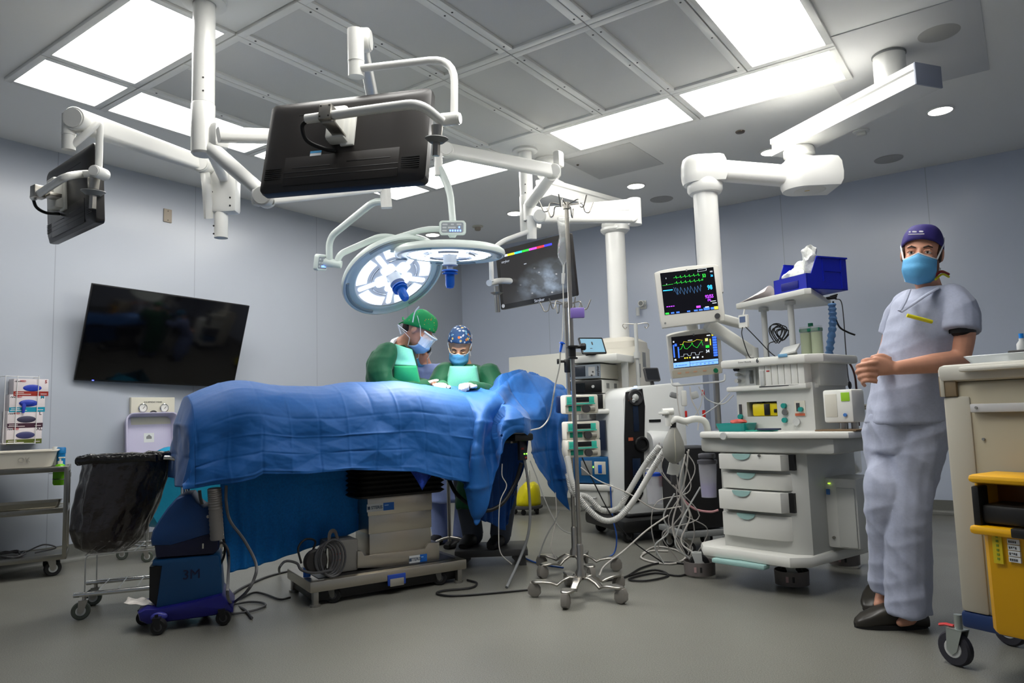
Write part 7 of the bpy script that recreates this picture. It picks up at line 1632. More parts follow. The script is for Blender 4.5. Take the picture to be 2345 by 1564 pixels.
b = MB(Fa); b.cyl((a[0]+.07, .18, ZW), (a[0]+.07, .18, c[1]), .022, n=16); b.cyl((a[0]+.12, .2, ZW), (a[0]+.12, .2, c[1]), .018, n=16); part('stand', b, STEEL, tt)
b = MB(Fa); b.span((a[0]-.01, .02, ZW), (a[0]+.20, .14, ZW+.008), .002); solo('clipboard', b, mat('clipboard_brown', (110, 88, 62), .5), 'dark clipboard lying at the right end of the machine worktop', 'clipboard', Fa @ V(a[0]+.1, .08, ZW))
a = am(1884, 1093, .22); c = am(1972, 1262, .22)
tt = thing('battery_box', 'tall light grey box fixed low on the right of the anaesthesia machine', 'box', Fa @ V(a[0]+.1, .35, c[1]))
b = MB(Fa); b.span((a[0], .22, c[1]), (c[0], .48, a[1]), .015); part('casing', b, AW2, tt)
b = MB(Fa); b.span((a[0]+.07, .212, c[1]+.01), (c[0]-.01, .222, a[1]-.05), .006); part('door', b, AW, tt)
b = MB(Fa); b.box((a[0]+.035, .215, a[1]-.03), (.010, .012, .006)); part('green_led', b, glow('lime_led', (170, 210, 60), 1.5), tt)
b = MB(Fa); b.box((a[0]+.025, .217, a[1]-.075), (.02, .008, .03), .003); part('blue_label', b, mat('button_blue'), tt)
b = MB(Fa); b.cyl((a[0]+.04, .224, c[1]+.055), (a[0]+.04, .21, c[1]+.055), .008, n=12); part('lock', b, STEEL, tt)
# wall-mounted rail end behind
q = Fa @ V(*[am(1960, 930, .35)[0], .35, am(1960, 930, .35)[1]]); b = MB(); b.tube([q-ax_*.08, q+ax_*.07, q+ax_*.08-V(0, 0, .012), q-ax_*.08-V(0, 0, .014)], .008, 8, bend=.01); solo('rail_handle', b, STEEL, 'short steel rail sticking out right of the gas monitor', 'rail')

# ---- things on and around the machine
_bx = (sR-sL); _bx.z = 0; _bx.normalize(); T0 = Fa @ fr(V(sR.x, sR.y, ZS)+V(0, .025, 0)-_bx*.262, _bx, z=Z)
BB = mat('bin_blue', (10, 28, 168), .35)
t = thing('storage_bin', 'royal blue open fronted plastic bin on the top shelf', 'storage bin', T0 @ V(.1, .1, 0))
def binsh(mb, w_, d_, h_, hf, th=.004):
    """hopper-front bin: low front lip, sloped side cut, high back"""
    side = [(0, 0), (d_, 0), (d_, h_), (d_*.28, h_), (d_*.12, hf), (0, hf)]
    Ts = lambda x: Matrix(((0, 0, 1, x), (1, 0, 0, 0), (0, 1, 0, 0), (0, 0, 0, 1)))
    mb.prism(side, 0, th, Ts(0)); mb.prism(side, 0, th, Ts(w_-th)); mb.span((0, 0, 0), (w_, d_, th)); mb.span((0, 0, 0), (w_, th, hf)); mb.span((0, d_-th, 0), (w_, d_, h_)); mb.span((-.006, d_*.28, h_-.008), (th, d_+.006, h_), 0); mb.span((w_-th, d_*.28, h_-.008), (w_+.006, d_+.006, h_), 0)
    mb.span((w_-.002, d_*.40, h_*.25), (w_+.003, d_*.44, h_*.95)); mb.span((w_-.002, d_*.85, h_*.05), (w_+.003, d_*.89, h_*.95)); mb.span((w_-.002, d_*.4, h_*.55), (w_+.003, d_*.88, h_*.60))
b = MB(T0); binsh(b, .25, .30, .185, .085); part('shell', b, BB, t)
b = MB(T0); b.span((.06, -.004, .012), (.19, .001, .055), .002); part('label_holder', b, mat('bin_dark', (8, 20, 120), .4), t)
GZ = mat('gauze_white', (226, 228, 224), .8, bump=(60, .5))
for lab, c, r_ in (('crumpled white gauze at the front of the blue bin', (.10, .07, .09), (.085, .06, .05)), ('white gauze roll standing out of the blue bin', (.19, .10, .175), (.04, .045, .085)), ('pale packet among the gauze in the blue bin', (.11, .11, .135), (.045, .035, .055))):
    b = MB(T0); b.ell(c, r_, n=24, m=16); b.v = [p+V(noise.noise(p*26), noise.noise(p*26+V(5, 0, 0)), noise.noise(p*26+V(0, 9, 0)))*.02 for p in b.v]; solo('gauze', b, GZ, lab, 'gauze', None, 'gauze in the blue bin')
b = MB(Fa); rows = []
for i in range(12):
    rows.append([V(sL.x+.02+.018*i, sL.y+.015+.024*j-.003*i, ZS+.003+(.004+.0075*i)*math.sin(PI*min(1, (j+.6)/7))**.6+.004*noise.noise(V(i*.8, j*.9, 1))) for j in range(8)])
b.grid(rows); o_ = solo('white_cloth', b, mat('cloth_white', (226, 218, 216), .7), 'folded white cloth bag lying left of the blue bin', 'cloth'); mod_solid(o_, .004, 1); mod_sub(o_, 1)
q = am(1858, 772, .42)
t = thing('absorber_canister', 'clear twin canister with pale green granules on top of the machine', 'canister', Fa @ V(q[0], .42, ztp+.012))
for s_ in (-1, 1):
    b = MB(Fa); b.lathe([(0, ztp+.012), (.030, ztp+.012), (.030, ztp+.155), (0, ztp+.155)], Matrix.Translation((q[0]+s_*.032, .42, 0)), 22, False); part('granules', b, mat('granule_green', (186, 200, 150), .6, bump=(300, .3)), t)
    b = MB(Fa); b.lathe([(.033, ztp+.012), (.033, ztp+.19), (0, ztp+.192)], Matrix.Translation((q[0]+s_*.032, .42, 0)), 22, False); part('clear_shell', b, mat('clear_shell', (230, 236, 230), .1, alpha=.3, spec=.8), t)
b = MB(Fa); b.lathe([(.014, ztp+.19), (.014, ztp+.21), (0, ztp+.21)], Matrix.Translation((q[0], .42, 0)), 16, False); b.box((q[0], .42, ztp+.17), (.12, .05, .02), .004); part('green_cap', b, mat('cap_green_small', (20, 120, 90), .5), t)
q = am(1784, 765, .34); b = MB()
for k in range(7):
    b.tube([Fa @ V(q[0]+.035*math.cos(a)+.004*k, .30+.008*k+.02*math.sin(a*2), q[1]+(.055-.004*k)*math.sin(a)+.01*math.sin(k*2)) for a in [2*PI*i/20 for i in range(20)]], .0032, 6, closed=True)
b.tube(spline([Fa @ V(q[0]-.02, .33, q[1]-.04), Fa @ V(q[0]-.05, .30, q[1]-.06), Fa @ V(q[0]-.04, .28, ztp+.015)], 5), .0035, 6)
solo('cable', b, CBK, 'bundle of thin black cable hung on a post under the top shelf', 'cable')
q = am(1805, 807, .18); b = MB(fr(Fa @ V(q[0], .2, ztp+.05), ax_*.95+Z*.15, y=ay_*.8+Z*.5)); b.box((0, 0, 0), (.10, .09, .012), .004); b.box((-.02, .02, -.03), (.06, .05, .05), .006); solo('tilted_holder', b, LGREY, 'small grey tilted holder standing on the console of the machine', 'holder')
q = am(1697, 735, .12); T0 = fr(Fa @ V(q[0], .14, q[1]), ax_, y=Z); t = thing('small_display', 'small white display box hanging under the left of the top shelf', 'display', T0.translation)
b = MB(T0); b.rrect(.055, .075, .006, -.02, 0); b.cyl((0, .035, -.01), (.01, .07, -.01), .005, n=8); part('casing', b, WHITE2, t); b = MB(T0); b.box((-.002, .01, .001), (.036, .034, .002)); part('screen', b, mat('lcd_blue', (92, 108, 140), .3), t)
cable([T0 @ V(-.005, -.035, .0), Fa @ V(q[0]-.005, .13, ztp+.15), Fa @ V(q[0]+.03, .13, ztp+.03), Fa @ V(q[0]+.05, .15, ztp+.016)], .003, CBK, 'thin dark lead hanging straight from the small white display')
cable([T0 @ V(.015, -.035, .0), Fa @ V(q[0]+.06, .16, ztp+.14), Fa @ V(q[0]+.12, .2, ztp+.05), Fa @ V(q[0]+.15, .22, ztp+.016)], .003, CBK, 'thin dark lead slanting from the small white display to the console')
# blue corrugated hose in plastic, black clip and lamp lead at the right
h0 = Fa.inverted() @ pz(1905, 690, 1.56)
sh = Fa @ V(sB.x+.0, sB.y-.01, ZS); zz = lambda y: ov(1905, y, sh).z
pts = [ov(1905, 695, sh), ov(1907, 740, sh), ov(1900, 800, sh), ov(1894, 850, sh), ov(1888, 890, sh)]
b = MB(); sp_ = spline(pts, 14); b.tube(sp_, [.021+.004*math.sin(i*1.9) for i in range(len(sp_))], 14); solo('blue_hose', b, mat('hose_blue', (112, 160, 214), .4), 'pale blue wrapped hose hanging from the right end of the top shelf', 'hose', pts[0])
b = MB(); q = ov(1905, 683, sh); b.box(q+V(0, 0, .0), (.05, .03, .012), .003); b.tube([q-RTh*.05, q+RTh*.03+Z*.012], .006, 8); b.tube([q-RTh*.01+Z*.01, q+RTh*.035+Z*.022], .005, 8); solo('spring_clip', b, BLACK, 'black spring clip on the right corner of the top shelf', 'clip')
cable([ov(1908, 690, sh), ov(1911, 720, sh), ov(1922, 748, sh), ov(1940, 760, sh), ov(1958, 767, sh)], [.005]*28+[.0075], CBK, 'short black lead ending in a rod, hanging at the right of the shelf') if False else cable([ov(1908, 690, sh), ov(1911, 720, sh), ov(1922, 748, sh), ov(1940, 760, sh), ov(1958, 767, sh)], .0055, CBK, 'short black lead ending in a rod, hanging at the right of the shelf')
cable([ov(1912, 685, sh), ov(1926, 690, sh), ov(1932, 730, sh), ov(1936, 790, sh), ov(1941, 850, sh), ov(1945, 878, sh)], .003, CG, 'thin grey lead hanging to a small black disc right of the machine')
q = ov(1946, 882, sh); solo('black_disc', MB().lathe([(0, -.006), (.020, -.004), (.024, .0), (.020, .004), (0, .006)], zfr(q, RTh*.7-FWh*.7), 20, False), BLACK, 'small black disc hanging on a thin lead near the mans hands', 'disc', q)
hz_ = Fa @ V(xr+.10, .3, ztp)
cable([ov(1925, 820, sh), ov(1945, 832, sh), ov(1957, 858, sh), ov(1962, 900, sh), ov(1967, 975, sh)], .006, mat('lead_brown', (74, 44, 40), .5), 'dark brown lead arching right of the machine down to the worktop')
cable([ov(1965, 990, sh), ov(1967, 1010, sh), ov(1964, 1030, sh)], .006, mat('lead_brown'), 'short brown lead under the right end of the worktop')
# teal tray with packets
a = am(1636, 985, -.02); c = am(1702, 970, -.02)
t = thing('teal_tray', 'teal plastic kidney tray on the left of the machine worktop', 'tray', Fa @ V((a[0]+c[0])/2, .05, ZW))
b = MB(Fa); xm = (a[0]+c[0])/2; wT = c[0]-a[0]; b.loft([[V(xm+p[0], .06+p[1], z) for p in rr(w_, d_, .02, 4)] for z, w_, d_ in ((ZW+.001, wT*.9, .12), (ZW+.045, wT*1.02, .15), (ZW+.046, wT, .145), (ZW+.005, wT*.86, .11))]); part('dish', b, mat('tray_teal', (0, 140, 136), .35), t)
b = MB(Fa); b.ell((xm+.01, .07, ZW+.05), (.05, .035, .018), n=14, m=8); b.v = [p+V(0, 0, .012)*noise.noise(p*40) for p in b.v]; solo('red_packet', b, mat('packet_red', (206, 90, 80), .5), 'crumpled red and white packet in the teal tray', 'packet')
b = MB(Fa); b.box((c[0]+.08, .03, ZW+.004), (.16, .07, .006), .002); solo('teal_sheet', b, mat('sheet_teal', (20, 150, 130), .5), 'flat teal sheet on the worktop below the yellow device', 'sheet')
b = MB(Fa); b.box((c[0]+.14, .0, ZW+.013), (.13, .03, .01), .003); solo('dark_pen_case', b, mat('case_navy', (26, 38, 66), .5), 'narrow navy case lying on the teal sheet', 'case')
# ------------------------------------------------------------------ patient monitors
def pline(mb, pts, w_, z=.0016):
    for i in range(len(pts)-1):
        a, c = V(pts[i][0], pts[i][1], 0), V(pts[i+1][0], pts[i+1][1], 0); d = (c-a)
        if d.length < 1e-6: continue
        n_ = V(-d.y, d.x, 0).normalized()*w_/2; e_ = d.normalized()*w_*.3
        mb.quad(a-n_-e_+V(0, 0, z), c-n_+e_+V(0, 0, z), c+n_+e_+V(0, 0, z), a+n_-e_+V(0, 0, z))
G_ = glow('trace_green', (40, 210, 60), 1.2); C_ = glow('trace_cyan', (40, 170, 235), 1.3); P_ = glow('trace_purple', (170, 60, 235), 1.3); Y_ = glow('trace_yellow', (225, 215, 60), 1.2); W_S = glow('trace_white', (215, 225, 235), 1.0); B_ = glow('bar_blue', (60, 110, 225), 1.1); LB_ = glow('bar_light_blue', (120, 170, 245), 1.1); DB_ = glow('trace_dim_blue', (50, 90, 130), .9); DG_ = glow('trace_dim_green', (20, 120, 50), .9)
SB = mat('monitor_black', (10, 10, 14), .15, emit=(14, 14, 20), estr=.6)
def pmon(T0, lab, w_, h_, sw, sh, sy):
    t = thing('patient_monitor', lab, 'patient monitor', T0 @ V(0, -h_/2, 0))
    top = [(w_/2*math.cos(PI*i/16)*1.0, h_/2-.018+.022*math.sin(PI*i/16)) for i in range(17)]
    poly = [(-w_/2*.94, -h_/2), (w_/2*.96, -h_/2+.006), (w_/2, -h_/2+.05)]+top+[(-w_/2*.98, -h_/2+.05)]
    b = MB(T0); b.prism(poly, -.055, 0, bev=.008); b.box((0, 0, -.075), (w_*.7, h_*.6, .05), .02); part('casing', b, mat('monitor_ivory', (214, 212, 204), .4), t)
    sc = part('screen', MB(T0).box((0, sy, .0006), (sw, sh, .0016)), SB, t)
    b = MB(T0); b.cyl((0, h_/2-.022, 0), (0, h_/2-.022, .002), .006, n=14); part('top_badge', b, MGREY, t)
    return t, sc
Tp1 = fr((-1.67, 4.26, 1.687), (.896, .44, .059), y=(-.055, -.022, .998))
t, sc = pmon(Tp1, 'upper patient monitor with green and blue traces, left of the shelf', .395, .365, .325, .265, .028)
b = MB(Tp1); b.cyl((.150, -.145, 0), (.150, -.145, .016), .016, n=24); part('dial', b, DGREY, t)
b = MB(Tp1); b.cyl((-.165, -.155, 0), (-.165, -.155, .004), .006, n=14); part('power_button', b, MGREY, t)
S1 = Tp1 @ Matrix.Translation((-.1625, .028-.1325, 0)) @ Matrix.Diagonal((.325, .265, 1, 1))     # unit square of the screen
def draw(sc, Su, name, m, lines=(), boxes=(), texts=(), w_=.006):
    b = MB(Su)
    for L_ in lines: pline(b, L_, w_)
    for x, y, a, c in boxes: b.quad(V(x, y, .0017), V(x+a, y, .0017), V(x+a, y+c, .0017), V(x, y+c, .0017))
    for tx_, x, y, s_ in texts: text_mb(b, tx_, Matrix.Translation((x, y, .0018)) @ Matrix.Diagonal((s_*.62, s_, .3, 1)), 1.0, .0004, True)
    part(name, b, m, sc, smooth=None)
ecg = lambda y, n: [p for k in range(n) for p in ((.24+.5*k/n, y), (.24+.5*k/n+.25/n, y+.01), (.24+.5*k/n+.30/n, y+.045), (.24+.5*k/n+.34/n, y-.02), (.24+.5*k/n+.4/n, y), (.24+.5*(k+1)/n, y))]
draw(sc, S1, 'green_traces', G_, [ecg(.85, 6), ecg(.72, 6), [(.02, .70), (.22, .71)]], (), [('53', .81, .82, .11), ('ST', .77, .73, .05)], .005)
draw(sc, S1, 'blue_traces', DB_, [[(.22+.52*i/36, .53+.10*(1-2*((i*.23) % 1))) for i in range(37)], [(.22, .53), (.26, .62), (.3, .45)]], (), (), .006)
draw(sc, S1, 'cyan_readings', C_, [[(.02, .575), (.20, .58)]], [(.02, .565, .18, .022)], [('98', .89, .53, .15), ('36', .95, .80, .07)])
draw(sc, S1, 'purple_readings', P_, (), [(.05, .18+.012*0, .03, .02), (.09, .18, .03, .02), (.13, .18, .03, .02), (.17, .18, .03, .02), (.60, .085, .08, .05)], [('92/55', .86, .32, .11), ('(70)', .85, .24, .06)])
draw(sc, S1, 'white_readings', W_S, [[(.70, .93), (.86, .94), (.87, .985), (.71, .985), (.70, .93)]], [(.76, .075, .07, .02), (.9, .15, .08, .015), (.87, .2, .1, .012)], [('CO2', .95, .9, .04), ('II', .1, .86, .04), ('V', .1, .72, .04)], .004)
draw(sc, S1, 'soft_keys', B_, (), [(.12, .015, .06, .035), (.22, .015, .06, .035), (.42, .015, .06, .03), (.55, .015, .07, .035), (.64, .015, .07, .035), (.73, .015, .11, .06), (.86, .015, .06, .05)])
draw(sc, S1, 'yellow_key', Y_, (), [(.925, .01, .07, .065)]); draw(sc, S1, 'green_key', G_, (), [(.015, .01, .07, .04)])
Tp2 = fr((-1.723, 4.438, 1.337), (.856, .513, .068), y=(.061, -.23, .971))
t, sc = pmon(Tp2, 'lower ventilator monitor with a blue menu bar, above the breathing bag', .335, .295, .285, .205, .022)
b = MB(Tp2); b.cyl((.118, -.118, 0), (.118, -.118, .018), .014, n=24); part('green_dial', b, mat('dial_green', (20, 120, 80), .4), t)
b = MB(Tp2); b.rrect(.31, .05, .01, 0, .002, Matrix.Translation((0, -.117, 0))); part('button_bar', b, mat('bar_beige', (196, 190, 172), .45), t)
for x in (-.11, -.06, -.01, .05): b = MB(Tp2); b.rrect(.024, .010, .004, .002, .004, Matrix.Translation((x, -.113, 0))); part('button', b, mat('button_peach', (214, 170, 140), .5), t)
S2_ = Tp2 @ Matrix.Translation((-.1425, .022-.1025, 0)) @ Matrix.Diagonal((.285, .205, 1, 1))
draw(sc, S2_, 'yellow_traces', Y_, [[(.18, .74), (.24, .74), (.27, .82), (.36, .79), (.48, .79), (.56, .84), (.68, .80)]], [(.89, .91, .10, .07), (.74, .76, .06, .09), (.84, .62, .02, .2), (.25, .28, .03, .04), (.30, .28, .03, .04), (.36, .28, .03, .04)], (), .008)
draw(sc, S2_, 'green_traces', G_, [[(.16, .58), (.2, .6), (.25, .74), (.28, .60), (.33, .58), (.42, .68), (.45, .76), (.47, .66), (.55, .58), (.66, .78), (.68, .64)]], [(.74, .55, .08, .08)], (), .008)
draw(sc, S2_, 'white_readings', W_S, [[(.17, .36), (.24, .36), (.25, .43), (.33, .42), (.34, .36), (.40, .36), (.42, .45), (.50, .44), (.51, .36), (.58, .36), (.6, .44), (.67, .44)]], [(.44, .26, .05, .05), (.52, .26, .05, .05), (.64, .26, .03, .04), (.03, .25, .04, .05), (.03, .82, .03, .05), (.78, .92, .08, .03), (.36, .83, .1, .02)], [('34', .775, .44, .13), ('13', .775, .80, .10)], .006)
draw(sc, S2_, 'blue_readings', B_, (), [(.02, .35, .03, .4), (.06, .7, .05, .08), (.12, .32, .03, .35)]+[(.90, .26+.08*k, .09, .065) for k in range(8)])
draw(sc, S2_, 'menu_bar', LB_, (), [(.0, .02, .36, .16), (.37, .02, .62, .09), (.37, .12, .62, .06)])
draw(sc, S2_, 'menu_marks', B_, (), [(.04, .06, .04, .05), (.1, .07, .2, .03)]+[(.40+.09*k, .04, .04, .05) for k in range(6)])
# mounting arm, hook rail
t = thing('monitor_bracket', 'white slanting arm carrying the two patient monitors from the machine console', 'bracket', Fa @ V(.2, .3, 1.3))
pA, pB = Tp2 @ V(.06, .10, -.10), pd(1722, 808, 4.62)
b = MB(); beam(b, Tp1 @ V(.10, -.17, -.12), pB, .07, .075); b.cyl(pB+V(0, 0, -.09), pB+V(0, 0, .03), .04, n=20); part('slanted_beam', b, AW2, t)
b = MB(); beam(b, Tp1 @ V(.0, -.10, -.10), pd(1592, 790, 4.95), .07, .05); beam(b, Tp1 @ V(.02, -.08, -.13), pd(1698, 742, 4.8), .06, .06); part('upright', b, AW2, t)
b = MB(); T0 = Tp2; b.tube([T0 @ V(-.16, -.155, -.03), T0 @ V(-.165, -.185, .03), T0 @ V(.16, -.185, .05), T0 @ V(.18, -.16, -.03)], .006, 8, bend=.03); part('hook_rail', b, LGREY, t)
pq = pd(1640, 880, 4.75); b = MB(); b.cyl(V(pq.x, pq.y, ZW), V(pq.x, pq.y, 1.30), .02, n=16); part('support_pole', b, STEEL, t)
# cluster of leads and sensors below the lower monitor
def pod(name, lab, x, y, D_, s_, m, rot=0.0):
    c = pd(x, y, D_); b = MB(fr(c, RTh, z=Z) @ Matrix.Rotation(rot, 4, 'Y')); b.box((0, 0, 0), s_, min(s_)*.3); return solo(name, b, m, lab, name.replace('_', ' '), c)
pod('sensor_box', 'pale sensor box hanging directly below the lower monitor', 1566, 912, 4.6, (.035, .03, .10), WHITE2)
pod('grip_pod', 'grey rounded pod at the left below the lower monitor', 1543, 905, 4.6, (.05, .03, .035), MGREY, .3)
pod('grip_pod', 'grey rounded pod at the right below the lower monitor', 1590, 905, 4.6, (.05, .03, .045), LGREY, -.3)
pod('red_connector', 'small red connector block low on the left lead', 1571, 948, 4.55, (.014, .014, .04), mat('switch_red'))
pod('red_connector', 'red connector block beside the steel support pole', 1612, 948, 4.6, (.02, .014, .05), mat('switch_red'))
pod('red_connector', 'red clip on a lead at the top right under the monitor', 1610, 900, 4.6, (.018, .014, .04), mat('switch_red'))
WL_ = mat('lead_white', (200, 196, 190), .5); PKL = mat('lead_pink', (206, 150, 156), .5); BLL = mat('lead_blue', (34, 84, 170), .5)
P4 = lambda x, y, d=4.5: pd(x, y, d)
for lab, pts, r, m in (
    ('white lead looping left below the lower monitor', [(1550, 885), (1552, 920), (1560, 960), (1575, 975)], .004, WL_),
    ('white lead dropping from the hook rail past the sensor box', [(1580, 885), (1584, 915), (1600, 950), (1598, 985)], .004, WL_),
    ('grey lead curving right from the hook rail to the machine', [(1600, 885), (1620, 915), (1655, 925), (1680, 905)], .004, LGREY),
    ('grey lead crossing below to the teal tray', [(1612, 890), (1604, 930), (1590, 960), (1640, 930), (1672, 900)], .0035, LGREY)):
    cable([P4(x, y, 4.55) for x, y in pts], r, m, lab)
# breathing arm, bag and hoses
t = thing('breathing_bag', 'grey breathing bag hanging left of the machine worktop', 'breathing bag', P4(1542, 1060, 4.25))
rings = []
for y, xl, xr in ((976, 1536, 1548), (983, 1533, 1552), (995, 1526, 1558), (1012, 1519, 1565), (1030, 1516, 1569), (1045, 1520, 1567), (1056, 1530, 1558), (1062, 1540, 1550)):
    l, r = P4(xl, y, 4.25), P4(xr, y, 4.25); m_ = (l+r)/2; rings.append(ring(m_, RTh, FWh, (r-l).length/2, (r-l).length/2*.75, 24, 2.0))
b = MB(); b.loft(rings); part('bag', b, mat('bag_grey', (142, 142, 136), .45), t)
b = MB(); b.tube([rings[1][18]*.5+rings[1][19]*.5]+[R_[18] for R_ in rings[2:-1]], .003, 6); part('seam', b, mat('bag_seam', (176, 172, 158), .5), t)
b = MB(); b.cyl(P4(1542, 966, 4.25), P4(1542, 978, 4.25), .017, n=16); part('neck', b, BLACK, t)
t = thing('breathing_circuit', 'white plastic breathing circuit arm above the grey bag', 'arm', P4(1540, 960, 4.25))
b = MB(); b.tube([P4(1536, 968, 4.25), P4(1548, 958, 4.25), P4(1568, 966, 4.25), P4(1590, 958, 4.3), P4(1615, 962, 4.32), P4(1622, 990, 4.35)], .020, 14, bend=.05); part('tube', b, WHITE2, t)
b = MB(); b.cyl(P4(1530, 950, 4.25), P4(1532, 975, 4.25), .02, n=16); b.cyl(P4(1517, 944, 4.25), P4(1542, 942, 4.25), .022, .02, 16); b.box(P4(1522, 946, 4.25), (.06, .05, .015), .004); part('valve_head', b, WHITE2, t)
HW = mat('hose_white', (196, 196, 192), .4)
for lab, off in (('front white ventilator hose sagging from the breathing bag to the drapes', 0), ('rear white ventilator hose sagging beside the first', 1)):
    pts = [(1522-off*12, 1030-off*8, 4.35), (1492-off*16, 1078-off*12, 4.4), (1452-off*14, 1145-off*16, 4.4), (1415, 1186-off*22, 4.4), (1378, 1190-off*22, 4.4), (1338+off*6, 1156-off*18, 4.4), (1312, 1110+off*18, 4.4), (1300, 1045+off*40, 4.45)]
    sp_ = spline([pd(x, y, d+off*.12) for x, y, d in pts], 26); b = MB(); b.tube(sp_, [.0165+.0022*(i % 2) for i in range(len(sp_))], 12); solo('ventilator_hose', b, HW, lab, 'hose', sp_[0])
# suction canister with violet fluid
c = pd(1624, 1138, 4.28)
t = thing('suction_canister', 'clear suction canister half full of violet fluid, left of the drawers', 'canister', c)
b = MB(Matrix.Translation(c)); b.lathe([(0, 0), (.044, 0), (.052, .19), (.054, .195), (.0, .195)], n=28, cap=False); part('clear_jar', b, mat('jar_clear', (226, 226, 236), .1, alpha=.42, spec=.8), t)
b = MB(Matrix.Translation(c)); b.lathe([(0, .004), (.041, .004), (.045, .075), (0, .075)], n=24, cap=False); part('violet_fluid', b, mat('fluid_violet', (104, 84, 168), .2), t)
b = MB(Matrix.Translation(c)); b.lathe([(0, .195), (.058, .195), (.058, .215), (.03, .225), (0, .225)], n=28, cap=False); b.box((0, 0, .24), (.09, .06, .03), .008); part('lid', b, mat('lid_smoke', (86, 86, 92), .4), t)
# dark equipment behind the tubing
D0 = pd(1598, 1225, 4.95); D0.z = 0; xx = (RTh*.97+FWh*.25).normalized(); Fd = fr(D0, xx, y=Z.cross(xx))
t = thing('dark_cabinet', 'dark cabinet on a grey wheeled frame behind the hanging leads', 'cabinet', D0)
b = MB(Fd); b.span((-.08, 0, .17), (.22, .35, .72), .01); part('body', b, mat('cabinet_black', (22, 21, 22), .5), t)
b = MB(Fd); b.span((-.11, -.03, .12), (.30, .38, .16), .008); b.span((-.11, -.02, .16), (-.085, .01, .74), .003); part('frame', b, MGREY, t)
for q in ((-.06, .02), (.24, .02), (-.06, .32), (.24, .32)): caster(t, Fd @ V(q[0], q[1], 0), .045, .028, .7, .12)
t = thing('waste_jar', 'clear waste jar with a blue lid beside the white machine', 'jar', pd(1500, 1150, 4.9))
c = pd(1500, 1152, 5.36); b = MB(Matrix.Translation(c)); b.lathe([(0, 0), (.055, 0), (.062, .2), (0, .2)], n=24, cap=False); part('jar', b, mat('jar_clear'), t)
b = MB(Matrix.Translation(c)); b.lathe([(0, .2), (.066, .2), (.066, .22), (0, .222)], n=24, cap=False); part('lid', b, mat('lid_blue', (24, 70, 180), .4), t)
pod('red_box', 'small red box behind the white ventilator hoses', 1524, 1102, 5.43, (.10, .05, .08), mat('box_red', (190, 24, 24), .45))
pod('name_card', 'white hanging card under the grey breathing bag', 1543, 1075, 4.3, (.07, .006, .07), WHITE2, .3)
pod('connector_block', 'dark connector block hanging under the white card', 1543, 1098, 4.3, (.035, .02, .06), DGREY)
cable([P4(1505, 1090, 5.42), P4(1488, 1075, 5.36), P4(1478, 1076, 5.36), P4(1476, 1092, 5.38), P4(1488, 1108, 5.44)], .008, HW, 'short pale hose curl on the side of the white machine', 'hose')
for lab, pts, r, m in (
    ('pink lead drooping from the connector block to the cabinet', [(1560, 1140, 4.6), (1590, 1165, 4.6), (1625, 1172, 4.6), (1645, 1168, 4.6)], .007, PKL),
    ('white lead hanging from the bag card in a long loop', [(1570, 1040, 4.4), (1556, 1120, 4.4), (1580, 1180, 4.4), (1560, 1240, 4.4), (1598, 1272, 4.35)], .005, WL_),
    ('white lead falling from the worktop hook to the floor', [(1577, 1030, 4.3), (1568, 1100, 4.35), (1540, 1200, 4.4), (1560, 1260, 4.4), (1590, 1290, 4.4)], .005, WL_),
    ('grey lead twisting through the middle of the tangle', [(1545, 1130, 4.5), (1520, 1180, 4.5), (1530, 1220, 4.5), (1500, 1250, 4.5), (1520, 1290, 4.5)], .005, LGREY),
    ('pale lead arching left from the tangle to the drapes', [(1560, 1160, 4.5), (1500, 1165, 4.5), (1440, 1130, 4.5), (1370, 1100, 4.5), (1330, 1070, 4.5)], .004, WL_),
    ('pale lead running from the tangle down to the stand base', [(1530, 1180, 4.5), (1480, 1215, 4.45), (1430, 1260, 4.4), (1385, 1295, 4.35), (1372, 1318, 4.3)], .005, WL_),
    ('black lead sagging from the pumps to the floor', [(1333, 1048, 4.5), (1360, 1105, 4.5), (1400, 1180, 4.5), (1450, 1240, 4.5), (1520, 1290, 4.5)], .004, CBK),
    ('grey lead from the canister sweeping down left', [(1604, 1115, 4.4), (1575, 1165, 4.4), (1552, 1215, 4.4), (1548, 1250, 4.4), (1580, 1280, 4.4)], .005, LGREY),
    ('blue lead trailing down beside the white machine', [(1398, 1115, 4.8), (1402, 1180, 4.8), (1412, 1230, 4.8), (1405, 1268, 4.8), (1372, 1280, 4.7)], .005, BLL)):
    cable([pd(*p) for p in pts], r, m, lab)
rt = random.Random(11)
for k in range(7):
    x0, y0 = 1500+rt.random()*95, 1010+rt.random()*60; x3, y3 = 1480+rt.random()*120, 1265+rt.random()*28; D_ = 4.5+rt.random()*.25
    pts = [(x0, y0), (x0+rt.uniform(-25, 25), y0+70+rt.uniform(-20, 30)), ((x0+x3)/2+rt.uniform(-75, 60), 1165+rt.uniform(-30, 30)), (x3+rt.uniform(-50, 50), 1228+rt.uniform(-20, 25)), (x3, y3)]
    cable([pd(x, y, D_) for x, y in pts], .0036, mat('lead_tangle', (176, 172, 168), .5), 'one of the thin pale leads tangled between white machine and worktop', group='white leads in the tangle')
